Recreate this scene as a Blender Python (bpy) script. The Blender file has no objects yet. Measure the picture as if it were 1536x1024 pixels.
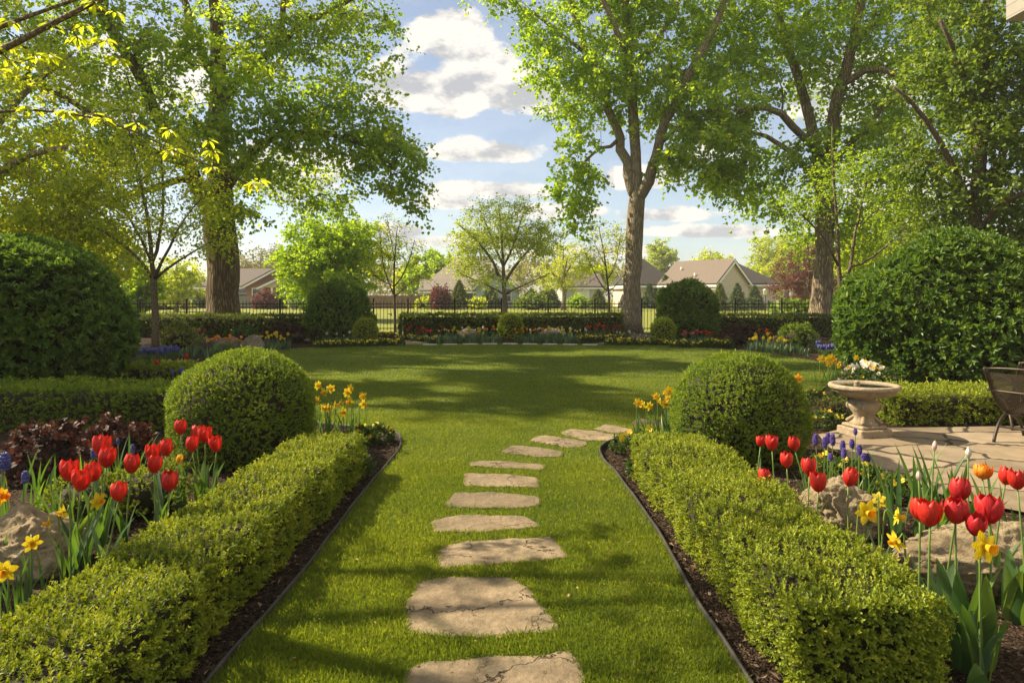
import bpy, math, random
import numpy as np
from mathutils import Vector, Matrix
PI = math.pi
SC = bpy.context.scene
COL = SC.collection

# ------------------------------------------------------------------ camera
CAM_H = 1.6
F = 1024.0          # focal length in pixels of a 1536 wide frame
HOR = 440.0         # row of the horizon
cd = bpy.data.cameras.new('camera')
cam = bpy.data.objects.new('camera', cd)
COL.objects.link(cam)
cam.location = (0, 0, CAM_H)
cam.rotation_euler = (PI / 2, 0, 0)
cd.sensor_width = 36
cd.lens = 24
cd.shift_y = -(512 - HOR) / 1536
cd.clip_start = 0.05
cd.clip_end = 2000
SC.camera = cam

# ------------------------------------------------------------------ light
SUN_EL = math.radians(41)
SUN_DIR = Vector((-0.95 * math.cos(SUN_EL), 0.31 * math.cos(SUN_EL), math.sin(SUN_EL))).normalized()
SC.view_settings.view_transform = 'Standard'
SC.view_settings.look = 'None'
SC.view_settings.exposure = 1.48
SC.view_settings.gamma = 1
SC.cycles.max_bounces = 6
SC.cycles.diffuse_bounces = 4
SC.cycles.glossy_bounces = 2
SC.cycles.transmission_bounces = 4
SC.cycles.transparent_max_bounces = 6
SC.cycles.caustics_reflective = False
SC.cycles.caustics_refractive = False

W = bpy.data.worlds.new('World')
SC.world = W
W.use_nodes = True
wn, wl = W.node_tree.nodes, W.node_tree.links
wn.clear()


def wmath(op, a, b=None, c=None):
    n = wn.new('ShaderNodeMath')
    n.operation = op
    for i, v in enumerate((a, b, c)):
        if v is None:
            continue
        if isinstance(v, (int, float)):
            n.inputs[i].default_value = v
        else:
            wl.new(v, n.inputs[i])
    return n.outputs[0]


sky = wn.new('ShaderNodeTexSky')
sky.sky_type = 'NISHITA'
sky.sun_disc = False
sky.sun_elevation = SUN_EL
sky.sun_rotation = math.atan2(SUN_DIR.x, SUN_DIR.y)
sky.air_density = 1.0
sky.dust_density = 0.6
sky.ozone_density = 1.6
tc = wn.new('ShaderNodeTexCoord')
sep = wn.new('ShaderNodeSeparateXYZ')
wl.new(tc.outputs['Generated'], sep.inputs[0])
X_, Y_, Z_ = sep.outputs
ay = wmath('MAXIMUM', wmath('ABSOLUTE', Y_), 0.05)
U_ = wmath('DIVIDE', X_, ay)
V_ = wmath('DIVIDE', Z_, ay)
comb = wn.new('ShaderNodeCombineXYZ')
wl.new(U_, comb.inputs[0])
wl.new(wmath('MULTIPLY', V_, 1.7), comb.inputs[1])


def wnoise(scale, detail, off=(0, 0, 0), rough=0.6):
    mp = wn.new('ShaderNodeMapping')
    mp.inputs['Location'].default_value = off
    wl.new(comb.outputs[0], mp.inputs[0])
    n = wn.new('ShaderNodeTexNoise')
    n.inputs['Scale'].default_value = scale
    n.inputs['Detail'].default_value = detail
    n.inputs['Roughness'].default_value = rough
    wl.new(mp.outputs[0], n.inputs['Vector'])
    return n.outputs['Fac']


# cumulus: (u, v, half width, half height) of each cloud, as directions on the sky
CLOUDS = [(-0.10, 0.365, 0.07, 0.055), (-0.04, 0.305, 0.115, 0.062), (-0.09, 0.275, 0.06, 0.03), (0.03, 0.30, 0.07, 0.05),
          (-0.05, 0.205, 0.090, 0.026), (-0.035, 0.150, 0.105, 0.020), (-0.10, 0.132, 0.06, 0.014), (0.07, 0.118, 0.08, 0.016),
          (0.20, 0.165, 0.07, 0.024), (0.24, 0.115, 0.10, 0.018), (0.30, 0.090, 0.13, 0.016), (-0.16, 0.30, 0.07, 0.06),
          (0.30, 0.20, 0.06, 0.028), (-0.20, 0.09, 0.09, 0.016), (-0.05, 0.075, 0.12, 0.012), (0.12, 0.06, 0.15, 0.012),
          (-0.33, 0.17, 0.12, 0.05), (-0.55, 0.30, 0.15, 0.09), (0.50, 0.30, 0.15, 0.08), (0.62, 0.14, 0.14, 0.04)]
dens = None
low = None
for (u, v, a, b) in CLOUDS:
    du = wmath('DIVIDE', wmath('SUBTRACT', U_, u), a)
    dv = wmath('DIVIDE', wmath('SUBTRACT', V_, v), b)
    dvl = wmath('MULTIPLY', wmath('MINIMUM', dv, 0), 1.5)
    dvh = wmath('MAXIMUM', dv, 0)
    q = wmath('SUBTRACT', 1.0, wmath('ADD', wmath('MULTIPLY', du, du), wmath('ADD', wmath('MULTIPLY', dvl, dvl), wmath('MULTIPLY', dvh, dvh))))
    q = wmath('MAXIMUM', q, -1.2)
    h = wmath('MULTIPLY', wmath('MAXIMUM', q, 0), dv)
    dens = q if dens is None else wmath('SMOOTH_MAX', dens, q, 0.25)
    low = h if low is None else wmath('ADD', low, h)
n1 = wnoise(9.0, 7, (3.1, 1.7, 0), 0.62)
n2 = wnoise(9.0, 7, (3.1 + 0.018, 1.7 - 0.03, 0), 0.62)
n3 = wnoise(3.0, 4, (8.3, 2.2, 0), 0.5)
d = wmath('ADD', wmath('ADD', dens, wmath('MULTIPLY', wmath('SUBTRACT', n1, 0.5), 3.6)), wmath('MULTIPLY', wmath('SUBTRACT', n3, 0.52), 1.6))
mr = wn.new('ShaderNodeMapRange')
mr.interpolation_type = 'SMOOTHSTEP'
mr.inputs['From Min'].default_value = -0.02
mr.inputs['From Max'].default_value = 0.50
wl.new(d, mr.inputs['Value'])
# thin veil of high cloud everywhere
veil = wmath('MULTIPLY', wmath('MAXIMUM', wmath('SUBTRACT', n3, 0.40), 0), 0.9)
fac = wmath('MAXIMUM', wmath('MULTIPLY', mr.outputs[0], 0.93), wmath('MINIMUM', veil, 0.12))
mo = wn.new('ShaderNodeMapRange')
mo.interpolation_type = 'SMOOTHSTEP'
mo.inputs['From Min'].default_value = 0.46
mo.inputs['From Max'].default_value = 0.62
wl.new(Z_, mo.inputs['Value'])
mo2 = wn.new('ShaderNodeMapRange')
mo2.interpolation_type = 'SMOOTHSTEP'
mo2.inputs['From Min'].default_value = 0.0
mo2.inputs['From Max'].default_value = -0.3
wl.new(Y_, mo2.inputs['Value'])
away = wmath('MAXIMUM', mo.outputs[0], mo2.outputs[0])
n5 = wn.new('ShaderNodeTexNoise')
n5.inputs['Scale'].default_value = 2.6
n5.inputs['Detail'].default_value = 6
wl.new(tc.outputs['Generated'], n5.inputs['Vector'])
fill_cloud = wmath('MINIMUM', wmath('MULTIPLY', wmath('MAXIMUM', wmath('SUBTRACT', n5.outputs['Fac'], 0.36), 0), 6.0), 0.9)  # unseen cloud added overhead and behind the camera as fill light
fac = wmath('MAXIMUM', fac, wmath('MULTIPLY', fill_cloud, away))
fac = wmath('MULTIPLY', fac, wmath('GREATER_THAN', Z_, 0.0))
# a cloud is lit from the upper left: tops white, bases grey
lit = wmath('ADD', wmath('ADD', 0.55, wmath('MULTIPLY', wmath('SUBTRACT', n1, n2), 5.0)), wmath('MULTIPLY', low, 0.55))
cr = wn.new('ShaderNodeValToRGB')
cr.color_ramp.elements[0].position = 0.05
cr.color_ramp.elements[0].color = (2.0, 2.02, 2.08, 1)
cr.color_ramp.elements[1].position = 0.75
cr.color_ramp.elements[1].color = (3.75, 3.55, 3.2, 1)
wl.new(lit, cr.inputs[0])
wmix = wn.new('ShaderNodeMix')
wmix.data_type = 'RGBA'
wl.new(fac, wmix.inputs[0])
hs_ = wn.new('ShaderNodeHueSaturation')
hs_.inputs['Saturation'].default_value = 0.82
hs_.inputs['Value'].default_value = 0.54
wl.new(sky.outputs[0], hs_.inputs['Color'])
wl.new(hs_.outputs[0], wmix.inputs[6])
wl.new(cr.outputs[0], wmix.inputs[7])
bg = wn.new('ShaderNodeBackground')
bg.inputs['Strength'].default_value = 0.106
wl.new(wmix.outputs[2], bg.inputs[0])
wo = wn.new('ShaderNodeOutputWorld')
wl.new(bg.outputs[0], wo.inputs[0])

sl = bpy.data.lights.new('sun', 'SUN')
sl.energy = 4.4
sl.angle = math.radians(0.55)
sl.color = (1.0, 0.85, 0.62)
so = bpy.data.objects.new('sun', sl)
so.rotation_euler = SUN_DIR.to_track_quat('Z', 'Y').to_euler()
so.location = SUN_DIR * 60
COL.objects.link(so)


# ------------------------------------------------------------------ helpers
def G(px, py, z=0.0):
    """point on the plane z under a pixel of the 1536x1024 photograph"""
    Y = (CAM_H - z) * F / (py - HOR)
    return ((px - 768) / F * Y, Y, z)


def P(px, py, Y):
    return ((px - 768) / F * Y, Y, CAM_H - (py - HOR) / F * Y)


def tag(o, label=None, cat=None, group=None, kind=None):
    if label: o['label'] = label
    if cat: o['category'] = cat
    if group: o['group'] = group
    if kind: o['kind'] = kind
    return o


def empty(name, loc, label, cat, group=None, rz=0.0):
    o = bpy.data.objects.new(name, None)
    o.empty_display_size = 0.1
    o.location = loc
    o.rotation_euler = (0, 0, rz)
    COL.objects.link(o)
    return tag(o, label, cat, group)


def copy_tree(o, parent=None):
    c = o.copy()
    COL.objects.link(c)
    c.parent = parent
    for ch in list(o.children):
        copy_tree(ch, c)
    return c


class MB:
    """collects geometry for ONE mesh object"""
    def __init__(self):
        self.v, self.f, self.n = [], [], 0

    def add(self, verts, faces, mat=0, rnd=None, smooth=False):
        verts = np.asarray(verts, float).reshape(-1, 3)
        if isinstance(faces, np.ndarray):
            groups = [faces]
        else:
            by = {}
            for q in faces:
                by.setdefault(len(q), []).append(q)
            groups = [np.array(g) for g in by.values()]
        for g in groups:
            r = rnd if rnd is not None else np.full(len(g), 0.5)
            if np.isscalar(r): r = np.full(len(g), float(r))
            self.f.append((g + self.n, mat, np.asarray(r, float)[:len(g)] if len(np.atleast_1d(r)) >= len(g) else np.full(len(g), 0.5), smooth))
        self.v.append(verts)
        self.n += len(verts)
        return self

    def box(self, c, s, rz=0.0, mat=0, bev=0.0):
        x, y, z = s[0] / 2, s[1] / 2, s[2] / 2
        if bev > 0:
            b = min(bev, x * .9, y * .9, z * .9)
            vs = []
            for sx in (-1, 1):
                for sy in (-1, 1):
                    for sz in (-1, 1):
                        vs += [(sx * (x - b), sy * (y - b), sz * z), (sx * (x - b), sy * y, sz * (z - b)), (sx * x, sy * (y - b), sz * (z - b))]
            import bmesh
            bm = bmesh.new()
            for q in vs: bm.verts.new(q)
            r = bmesh.ops.convex_hull(bm, input=bm.verts)
            bm.verts.index_update()
            vs = [tuple(q.co) for q in bm.verts]
            fs = [[q.index for q in f.verts] for f in bm.faces]
            bm.free()
        else:
            vs = [(i * x, j * y, k * z) for i in (-1, 1) for j in (-1, 1) for k in (-1, 1)]
            fs = [(0, 1, 3, 2), (4, 6, 7, 5), (0, 4, 5, 1), (2, 3, 7, 6), (0, 2, 6, 4), (1, 5, 7, 3)]
        vs = np.array(vs)
        ca, sa = math.cos(rz), math.sin(rz)
        R = np.array([[ca, sa, 0], [-sa, ca, 0], [0, 0, 1]])
        return self.add(vs @ R + np.array(c), fs, mat)

    def tube(self, pts, rad, sides=6, mat=0, cap=True, smooth=True, rnd=None):
        pts = np.asarray(pts, float)
        n = len(pts)
        rad = np.broadcast_to(np.asarray(rad, float), (n,))
        t = np.gradient(pts, axis=0)
        t /= np.linalg.norm(t, axis=1)[:, None] + 1e-9
        ref = np.array([0.31, 0.95, 0.05]) if abs(t[0][2]) > 0.8 else np.array([0.02, 0.05, 1.0])
        u = np.cross(t[0], ref); u /= np.linalg.norm(u)
        us = []
        for i in range(n):
            u = u - t[i] * np.dot(u, t[i])
            u /= np.linalg.norm(u) + 1e-9
            us.append(u)
        us = np.array(us)
        ws = np.cross(t, us)
        a = np.linspace(0, 2 * PI, sides, endpoint=False)
        ring = us[:, None, :] * np.cos(a)[None, :, None] + ws[:, None, :] * np.sin(a)[None, :, None]
        v = (pts[:, None, :] + ring * rad[:, None, None]).reshape(-1, 3)
        i = np.arange(n - 1)[:, None] * sides
        j = np.arange(sides)[None, :]
        k = (j + 1) % sides
        f = np.stack([i + j, i + k, i + sides + k, i + sides + j], -1).reshape(-1, 4)
        self.add(v, f, mat, rnd, smooth)
        if cap:
            self.f.append((np.array([list(range((n - 1) * sides, n * sides))]) + self.n - len(v), mat, np.array([0.5]), smooth))
            self.f.append((np.array([list(range(sides - 1, -1, -1))]) + self.n - len(v), mat, np.array([0.5]), smooth))
        return self

    def lathe(self, prof, seg=32, c=(0, 0, 0), mat=0, wob=None):
        """prof: (r, z) from bottom to top"""
        n = len(prof)
        a = np.linspace(0, 2 * PI, seg, endpoint=False)
        v = []
        for i, (r, z) in enumerate(prof):
            rr = r + (wob(i, a) if wob else 0)
            v.append(np.stack([c[0] + rr * np.cos(a), c[1] + rr * np.sin(a), np.full(seg, c[2] + z)], -1))
        v = np.concatenate(v)
        i = np.arange(n - 1)[:, None] * seg
        j = np.arange(seg)[None, :]
        k = (j + 1) % seg
        f = np.stack([i + j, i + k, i + seg + k, i + seg + j], -1).reshape(-1, 4)
        return self.add(v, f, mat, None, True)

    def build(self, name, mats, parent=None, loc=None):
        me = bpy.data.meshes.new(name)
        v = np.concatenate(self.v).astype(np.float32)
        me.vertices.add(len(v))
        me.vertices.foreach_set('co', v.ravel())
        loops = np.concatenate([g.ravel() for g, _, _, _ in self.f]).astype(np.int32)
        tot = np.concatenate([np.full(len(g), g.shape[1]) for g, _, _, _ in self.f])
        start = np.concatenate([[0], np.cumsum(tot)[:-1]]).astype(np.int32)
        me.loops.add(len(loops))
        me.loops.foreach_set('vertex_index', loops)
        me.polygons.add(len(tot))
        me.polygons.foreach_set('loop_start', start)
        me.polygons.foreach_set('material_index', np.concatenate([np.full(len(g), m) for g, m, _, _ in self.f]).astype(np.int32))
        at = me.attributes.new('rnd', 'FLOAT', 'FACE')
        at.data.foreach_set('value', np.concatenate([r for _, _, r, _ in self.f]).astype(np.float32))
        me.update(calc_edges=True)
        sm = np.concatenate([np.full(len(g), s) for g, _, _, s in self.f]).astype(bool)
        me.polygons.foreach_set('use_smooth', sm)
        me.validate()
        for m in (mats if isinstance(mats, (list, tuple)) else [mats]):
            me.materials.append(m)
        o = bpy.data.objects.new(name, me)
        COL.objects.link(o)
        if parent is not None: o.parent = parent
        if loc is not None: o.location = loc
        return o


def nrm(a):
    return a / (np.linalg.norm(a, axis=-1, keepdims=True) + 1e-9)


# leaf templates: (along, across, up) and faces
T_DIAMOND = (np.array([(0, 0, 0), (.45, .5, .10), (1, 0, -.05), (.45, -.5, .10)]), np.array([(0, 3, 2), (0, 2, 1)]))
T_OVAL = (np.array([(0, 0, 0), (.3, .42, .07), (.72, .40, .06), (1, 0, -.10), (.72, -.40, .06), (.3, -.42, .07)]), np.array([(0, 3, 2, 1), (0, 5, 4, 3)]))
T_LOBED = (np.array([(0, 0, 0), (.12, .5, .03), (.45, .28, .05), (.62, .52, .0), (1, 0, -.10), (.62, -.52, .0), (.45, -.28, .05), (.12, -.5, .03), (.45, 0, .0)]),
           np.array([(0, 8, 2, 1), (8, 4, 3, 2), (0, 7, 6, 8), (8, 6, 5, 4)]))


def leaves(mb, P_, D, N, L, Wd, tmpl=T_DIAMOND, rnd=None, mat=0):
    D = nrm(D)
    S = nrm(np.cross(N, D))
    N = np.cross(D, S)
    tv, tf = tmpl
    n = len(P_)
    L = np.broadcast_to(np.asarray(L, float), (n,))
    Wd = np.broadcast_to(np.asarray(Wd, float), (n,))
    v = (P_[:, None, :] + tv[None, :, 0:1] * (L[:, None] * D)[:, None, :].reshape(n, 1, 3) + tv[None, :, 1:2] * (Wd[:, None] * S).reshape(n, 1, 3)
         + tv[None, :, 2:3] * (L[:, None] * N).reshape(n, 1, 3)).reshape(-1, 3)
    f = (np.arange(n)[:, None, None] * len(tv) + tf[None]).reshape(-1, tf.shape[1])
    if rnd is None: rnd = np.random.rand(n)
    mb.add(v, f, mat, np.repeat(rnd, len(tf)))


def lump(p, k=1.0, seed=0.0):
    """cheap smooth noise, about -1..1"""
    x, y, z = p[:, 0] * k + seed, p[:, 1] * k + seed * 1.7, p[:, 2] * k - seed
    return (np.sin(x * 1.9 + 1.3 * np.sin(y * 1.3)) + np.sin(y * 2.3 + 1.1 * np.sin(z * 1.7)) + np.sin(z * 2.1 + 1.2 * np.sin(x * 1.1))) / 2.2


def sprigs(mb, P_, N, rng, sl, k, L, Wd, up=0.45, jit=0.6, depth=0.03, ang=0.9, tmpl=T_DIAMOND, spread=(0, 1), mat=0, cl=None):
    """short shoots, each with k leaves set round it"""
    n = len(P_)
    d = nrm(N + np.array([0, 0, up]) + rng.normal(0, jit, (n, 3)) * 0.6)
    base = P_ - N * (rng.random((n, 1)) ** 1.5 * depth)
    a0 = rng.random(n) * 2 * PI
    ref = nrm(np.cross(d, nrm(rng.normal(0, 1, (n, 3)))))
    ref2 = np.cross(d, ref)
    sln = sl * (0.5 + rng.random(n))
    tone = np.clip(rng.random(n) * 0.50 + (0 if cl is None else cl) + 0.0, 0, 1)
    for i in range(k):
        t = spread[0] + (spread[1] - spread[0]) * (i + 0.5) / k
        a = a0 + i * 2.4 + rng.normal(0, .3, n)
        rad = ref * np.cos(a)[:, None] + ref2 * np.sin(a)[:, None]
        an = ang * (1.15 - 0.55 * t) + rng.normal(0, .22, n)
        ld = d * np.cos(an)[:, None] + rad * np.sin(an)[:, None]
        ln = d * np.sin(an)[:, None] - rad * np.cos(an)[:, None] + rng.normal(0, .25, (n, 3))
        s = 0.75 + 0.5 * rng.random(n)
        leaves(mb, base + d * (sln * t)[:, None], ld, ln, L * s, Wd * s, tmpl, np.clip(tone + 0.25 * t + rng.normal(0, .12, n), 0, 1), mat)


# ------------------------------------------------------------------ materials
def new_mat(name):
    m = bpy.data.materials.new(name)
    m.use_nodes = True
    nt = m.node_tree
    nt.nodes.clear()
    out = nt.nodes.new('ShaderNodeOutputMaterial')
    return m, nt, out


def N_(nt, kind, **kw):
    n = nt.nodes.new(kind)
    for k, v in kw.items():
        if k.startswith('i_'):
            key = k[2:].replace('_', ' ')
            n.inputs[key].default_value = v
        else:
            setattr(n, k, v)
    return n


def ramp(nt, fac, stops):
    r = nt.nodes.new('ShaderNodeValToRGB')
    e = r.color_ramp.elements
    while len(e) < len(stops): e.new(0.5)
    for q, (p, c) in zip(e, stops):
        q.position = p
        q.color = (*c, 1)
    nt.links.new(fac, r.inputs[0])
    return r.outputs[0]


def leaf_mat(name, c0, c1, c2, trans=0.4, tcol=None, rough=0.45, spec=0.35):
    m, nt, out = new_mat(name)
    at = N_(nt, 'ShaderNodeAttribute', attribute_name='rnd')
    col = ramp(nt, at.outputs['Fac'], [(0.0, c0), (0.5, c1), (1.0, c2)])
    p = N_(nt, 'ShaderNodeBsdfPrincipled', i_Roughness=rough)
    p.inputs['Specular IOR Level'].default_value = spec
    nt.links.new(col, p.inputs['Base Color'])
    tr = nt.nodes.new('ShaderNodeBsdfTranslucent')
    mul = N_(nt, 'ShaderNodeMix', data_type='RGBA', blend_type='MULTIPLY')
    mul.inputs[0].default_value = 1
    nt.links.new(col, mul.inputs[6])
    mul.inputs[7].default_value = (*(tcol or (1.9, 1.7, 0.6)), 1)
    nt.links.new(mul.outputs[2], tr.inputs[0])
    mx = nt.nodes.new('ShaderNodeMixShader')
    mx.inputs[0].default_value = trans
    nt.links.new(p.outputs[0], mx.inputs[1])
    nt.links.new(tr.outputs[0], mx.inputs[2])
    nt.links.new(mx.outputs[0], out.inputs[0])
    return m


def noise_mat(name, stops, scale=4.0, detail=6, rough=0.8, bump=0.0, bscale=20.0, stretch=(1, 1, 1), spec=0.3, dist=0.02, metallic=0.0, warp=0.0, coord='Object'):
    m, nt, out = new_mat(name)
    tcn = nt.nodes.new('ShaderNodeTexCoord')
    mp = nt.nodes.new('ShaderNodeMapping')
    mp.inputs['Scale'].default_value = stretch
    nt.links.new(tcn.outputs[coord], mp.inputs[0])
    n = N_(nt, 'ShaderNodeTexNoise', i_Scale=scale, i_Detail=detail, i_Roughness=0.62, i_Distortion=warp)
    nt.links.new(mp.outputs[0], n.inputs['Vector'])
    col = ramp(nt, n.outputs['Fac'], stops)
    p = N_(nt, 'ShaderNodeBsdfPrincipled', i_Roughness=rough, i_Metallic=metallic)
    p.inputs['Specular IOR Level'].default_value = spec
    nt.links.new(col, p.inputs['Base Color'])
    if bump:
        b = N_(nt, 'ShaderNodeTexNoise', i_Scale=bscale, i_Detail=5.0, i_Roughness=0.65)
        nt.links.new(mp.outputs[0], b.inputs['Vector'])
        bp = N_(nt, 'ShaderNodeBump', i_Strength=bump, i_Distance=dist)
        nt.links.new(b.outputs['Fac'], bp.inputs['Height'])
        nt.links.new(bp.outputs[0], p.inputs['Normal'])
    nt.links.new(p.outputs[0], out.inputs[0])
    return m


def bark_mat(name, dark, light, scale=9.0, strength=0.9, zs=0.16):
    m, nt, out = new_mat(name)
    tcn = nt.nodes.new('ShaderNodeTexCoord')
    mp = nt.nodes.new('ShaderNodeMapping')
    mp.inputs['Scale'].default_value = (1, 1, zs)
    nt.links.new(tcn.outputs['Object'], mp.inputs[0])
    w = N_(nt, 'ShaderNodeTexNoise', i_Scale=3.0, i_Detail=3.0)
    nt.links.new(mp.outputs[0], w.inputs['Vector'])
    ad = N_(nt, 'ShaderNodeMix', data_type='RGBA', blend_type='LINEAR_LIGHT')
    ad.inputs[0].default_value = 0.10
    nt.links.new(mp.outputs[0], ad.inputs[6])
    nt.links.new(w.outputs['Color'], ad.inputs[7])
    vo = N_(nt, 'ShaderNodeTexVoronoi', feature='DISTANCE_TO_EDGE', i_Scale=scale)
    nt.links.new(ad.outputs[2], vo.inputs['Vector'])
    mr = N_(nt, 'ShaderNodeMapRange')
    mr.inputs['From Max'].default_value = 0.32
    nt.links.new(vo.outputs['Distance'], mr.inputs['Value'])
    fn = N_(nt, 'ShaderNodeTexNoise', i_Scale=14.0, i_Detail=6.0)
    nt.links.new(mp.outputs[0], fn.inputs['Vector'])
    h = N_(nt, 'ShaderNodeMath', operation='MULTIPLY_ADD')
    h.inputs[1].default_value = 0.5
    nt.links.new(fn.outputs['Fac'], h.inputs[0])
    nt.links.new(mr.outputs[0], h.inputs[2])
    mid = tuple((a + b) / 2 for a, b in zip(dark, light))
    col = ramp(nt, h.outputs[0], [(0.2, dark), (0.75, mid), (1.25, light)])
    p = N_(nt, 'ShaderNodeBsdfPrincipled', i_Roughness=0.9)
    p.inputs['Specular IOR Level'].default_value = 0.15
    nt.links.new(col, p.inputs['Base Color'])
    bp = N_(nt, 'ShaderNodeBump', i_Strength=strength, i_Distance=0.05)
    nt.links.new(h.outputs[0], bp.inputs['Height'])
    nt.links.new(bp.outputs[0], p.inputs['Normal'])
    nt.links.new(p.outputs[0], out.inputs[0])
    return m


def petal_mat(name, c0, c1, trans=0.35, tcol=(1.3, 0.9, 0.6)):
    m = leaf_mat(name, c0, tuple((a + b) / 2 for a, b in zip(c0, c1)), c1, trans, tcol, 0.5, 0.3)
    nt = m.node_tree
    tcn = nt.nodes.new('ShaderNodeTexCoord')
    mp = nt.nodes.new('ShaderNodeMapping')
    mp.inputs['Scale'].default_value = (1, 1, .12)
    nt.links.new(tcn.outputs['Object'], mp.inputs[0])
    n = N_(nt, 'ShaderNodeTexNoise', i_Scale=260.0, i_Detail=3.0)
    nt.links.new(mp.outputs[0], n.inputs['Vector'])
    st = ramp(nt, n.outputs['Fac'], [(.35, (.62, .55, .60)), (.65, (1.1, 1.1, 1.1))])
    for node in [q for q in nt.nodes if q.type in ('BSDF_PRINCIPLED', 'BSDF_TRANSLUCENT')]:
        src = node.inputs[0].links[0].from_socket
        mm = N_(nt, 'ShaderNodeMix', data_type='RGBA', blend_type='MULTIPLY')
        mm.inputs[0].default_value = 1
        nt.links.new(src, mm.inputs[6]); nt.links.new(st, mm.inputs[7])
        nt.links.new(mm.outputs[2], node.inputs[0])
    return m


M = {}
M['box'] = leaf_mat('box_leaf', (0.083, 0.123, 0.012), (0.181, 0.24, 0.021), (0.347, 0.378, 0.036), .30, (1.7, 1.5, .5), .5, .2)
M['boxdark'] = leaf_mat('clipped_leaf', (0.061, 0.116, 0.016), (0.129, 0.205, 0.022), (0.261, 0.327, 0.034), 0.38, (1.7, 1.5, .5), .5, .2)
M['laurel'] = leaf_mat('laurel_leaf', (0.043, 0.09, 0.018), (0.087, 0.159, 0.026), (0.187, 0.259, 0.04), 0.3, (2.0, 1.9, .6), .42, .3)
M['boxlit'] = leaf_mat('sunlit_box_leaf', (.12, .17, .016), (.24, .32, .03), (.46, .50, .05), .34, (1.7, 1.5, .5), .5, .2)  # lighter copy of the box leaf, sunlit look put into the colour
M['yew'] = leaf_mat('dark_hedge_leaf', (0.041, 0.079, 0.015), (0.085, 0.131, 0.021), (0.188, 0.235, 0.034), .30, (1.7, 1.5, .5), .5, .2)
M['maple'] = leaf_mat('maple_leaf', (0.121, 0.21, 0.023), (0.206, 0.321, 0.033), (0.362, 0.441, 0.041), 0.55, (2.3, 2.1, .6), .45, .35)
M['oak'] = leaf_mat('oak_leaf', (0.102, 0.198, 0.027), (0.18, 0.289, 0.036), (0.382, 0.441, 0.048), 0.55, (2.3, 2.0, .6), .45, .35)
M['lime'] = leaf_mat('young_leaf', (0.176, 0.266, 0.029), (0.317, 0.407, 0.038), (0.49, 0.548, 0.053), 0.6, (2.0, 1.7, .5), .45, .3)
M['bright'] = leaf_mat('spring_leaf', (0.133, 0.227, 0.02), (0.216, 0.341, 0.029), (0.339, 0.437, 0.041), 0.55, (2.0, 1.8, .5), .45, .3)
M['olive'] = leaf_mat('olive_leaf', (.10, .11, .030), (.17, .17, .045), (.26, .24, .065), .42, (1.7, 1.5, .7), .5, .3)
M['shade'] = leaf_mat('dark_maple_leaf', (0.059, 0.106, 0.021), (0.116, 0.19, 0.028), (0.224, 0.289, 0.036), 0.45, (2.2, 2.0, .6), .45, .35)
M['pale'] = leaf_mat('pale_spring_leaf', (0.236, 0.3, 0.06), (0.354, 0.435, 0.084), (0.472, 0.555, 0.12), .5, (1.6, 1.5, .7), .5, .25)
M['purple'] = leaf_mat('purple_leaf', (0.075, 0.031, 0.03), (0.139, 0.055, 0.047), (0.212, 0.108, 0.068), .35, (1.6, .9, .8), .5, .3)
M['heuchera'] = leaf_mat('dark_red_leaf', (0.023, 0.013, 0.011), (0.061, 0.028, 0.021), (0.122, 0.081, 0.052), .25, (1.6, .9, .7), .6, .2)
M['spruce'] = leaf_mat('spruce_needles', (0.053, 0.105, 0.047), (0.093, 0.158, 0.068), (0.219, 0.263, 0.097), 0.15, (1.4, 1.4, .7), .6, .2)
M['fir'] = leaf_mat('fir_needles', (0.063, 0.108, 0.033), (0.126, 0.181, 0.045), (0.303, 0.34, 0.074), 0.15, (1.4, 1.4, .7), .6, .2)
M['strap'] = leaf_mat('strap_leaf', (.045, .105, .030), (.075, .145, .036), (.13, .20, .045), .36, (1.9, 1.8, .5), .38, .4)
M['bluestrap'] = leaf_mat('blue_green_leaf', (.045, .090, .045), (.075, .13, .060), (.12, .18, .075), .3, (1.6, 1.6, .6), .45, .35)
M['cream'] = leaf_mat('variegated_leaf', (.08, .13, .025), (.24, .26, .06), (.45, .43, .16), .35, (1.4, 1.2, .6), .5, .3)
M['pansyleaf'] = leaf_mat('pansy_leaf', (.030, .065, .014), (.055, .10, .018), (.09, .15, .025), .3, (1.9, 1.8, .5), .5, .3)
M['grass'] = leaf_mat('grass_blade', (0.082, 0.128, 0.018), (0.152, 0.203, 0.026), (0.265, 0.29, 0.051), 0.5, (1.6, 1.5, .45), .5, .3)
M['red'] = petal_mat('red_petal', (.42, .010, .012), (.62, .036, .018), .22, (1.5, .8, .5))
M['crimson'] = petal_mat('crimson_petal', (.38, .010, .022), (.56, .028, .028), .22, (1.5, .8, .6))
M['pink'] = petal_mat('pink_petal', (.50, .05, .10), (.66, .16, .16), .35)
M['yellow'] = petal_mat('yellow_petal', (.70, .54, .014), (.80, .68, .045), .28, (1.1, 1.1, .5))
M['gold'] = petal_mat('golden_petal', (.72, .44, .012), (.80, .56, .030), .35, (1.3, .9, .5))
M['orange'] = petal_mat('orange_petal', (.75, .22, .010), (.82, .36, .02), .35, (1.3, .9, .5))
M['blue'] = petal_mat('blue_petal', (.06, .075, .28), (.15, .17, .42), .3, (1.2, 1.1, 1.2))
M['violet'] = petal_mat('violet_petal', (.065, .04, .24), (.15, .10, .40), .3, (1.2, 1.0, 1.2))
M['white'] = petal_mat('white_petal', (.62, .60, .50), (.80, .78, .70), .35, (1.1, 1.1, 1.0))
M['blush'] = petal_mat('blush_petal', (.55, .45, .38), (.75, .62, .55), .35, (1.1, 1.0, .9))
M['stem'] = noise_mat('green_stem', [(0.3, (.09, .16, .03)), (0.7, (.15, .22, .05))], 12, 3, .5)
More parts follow.
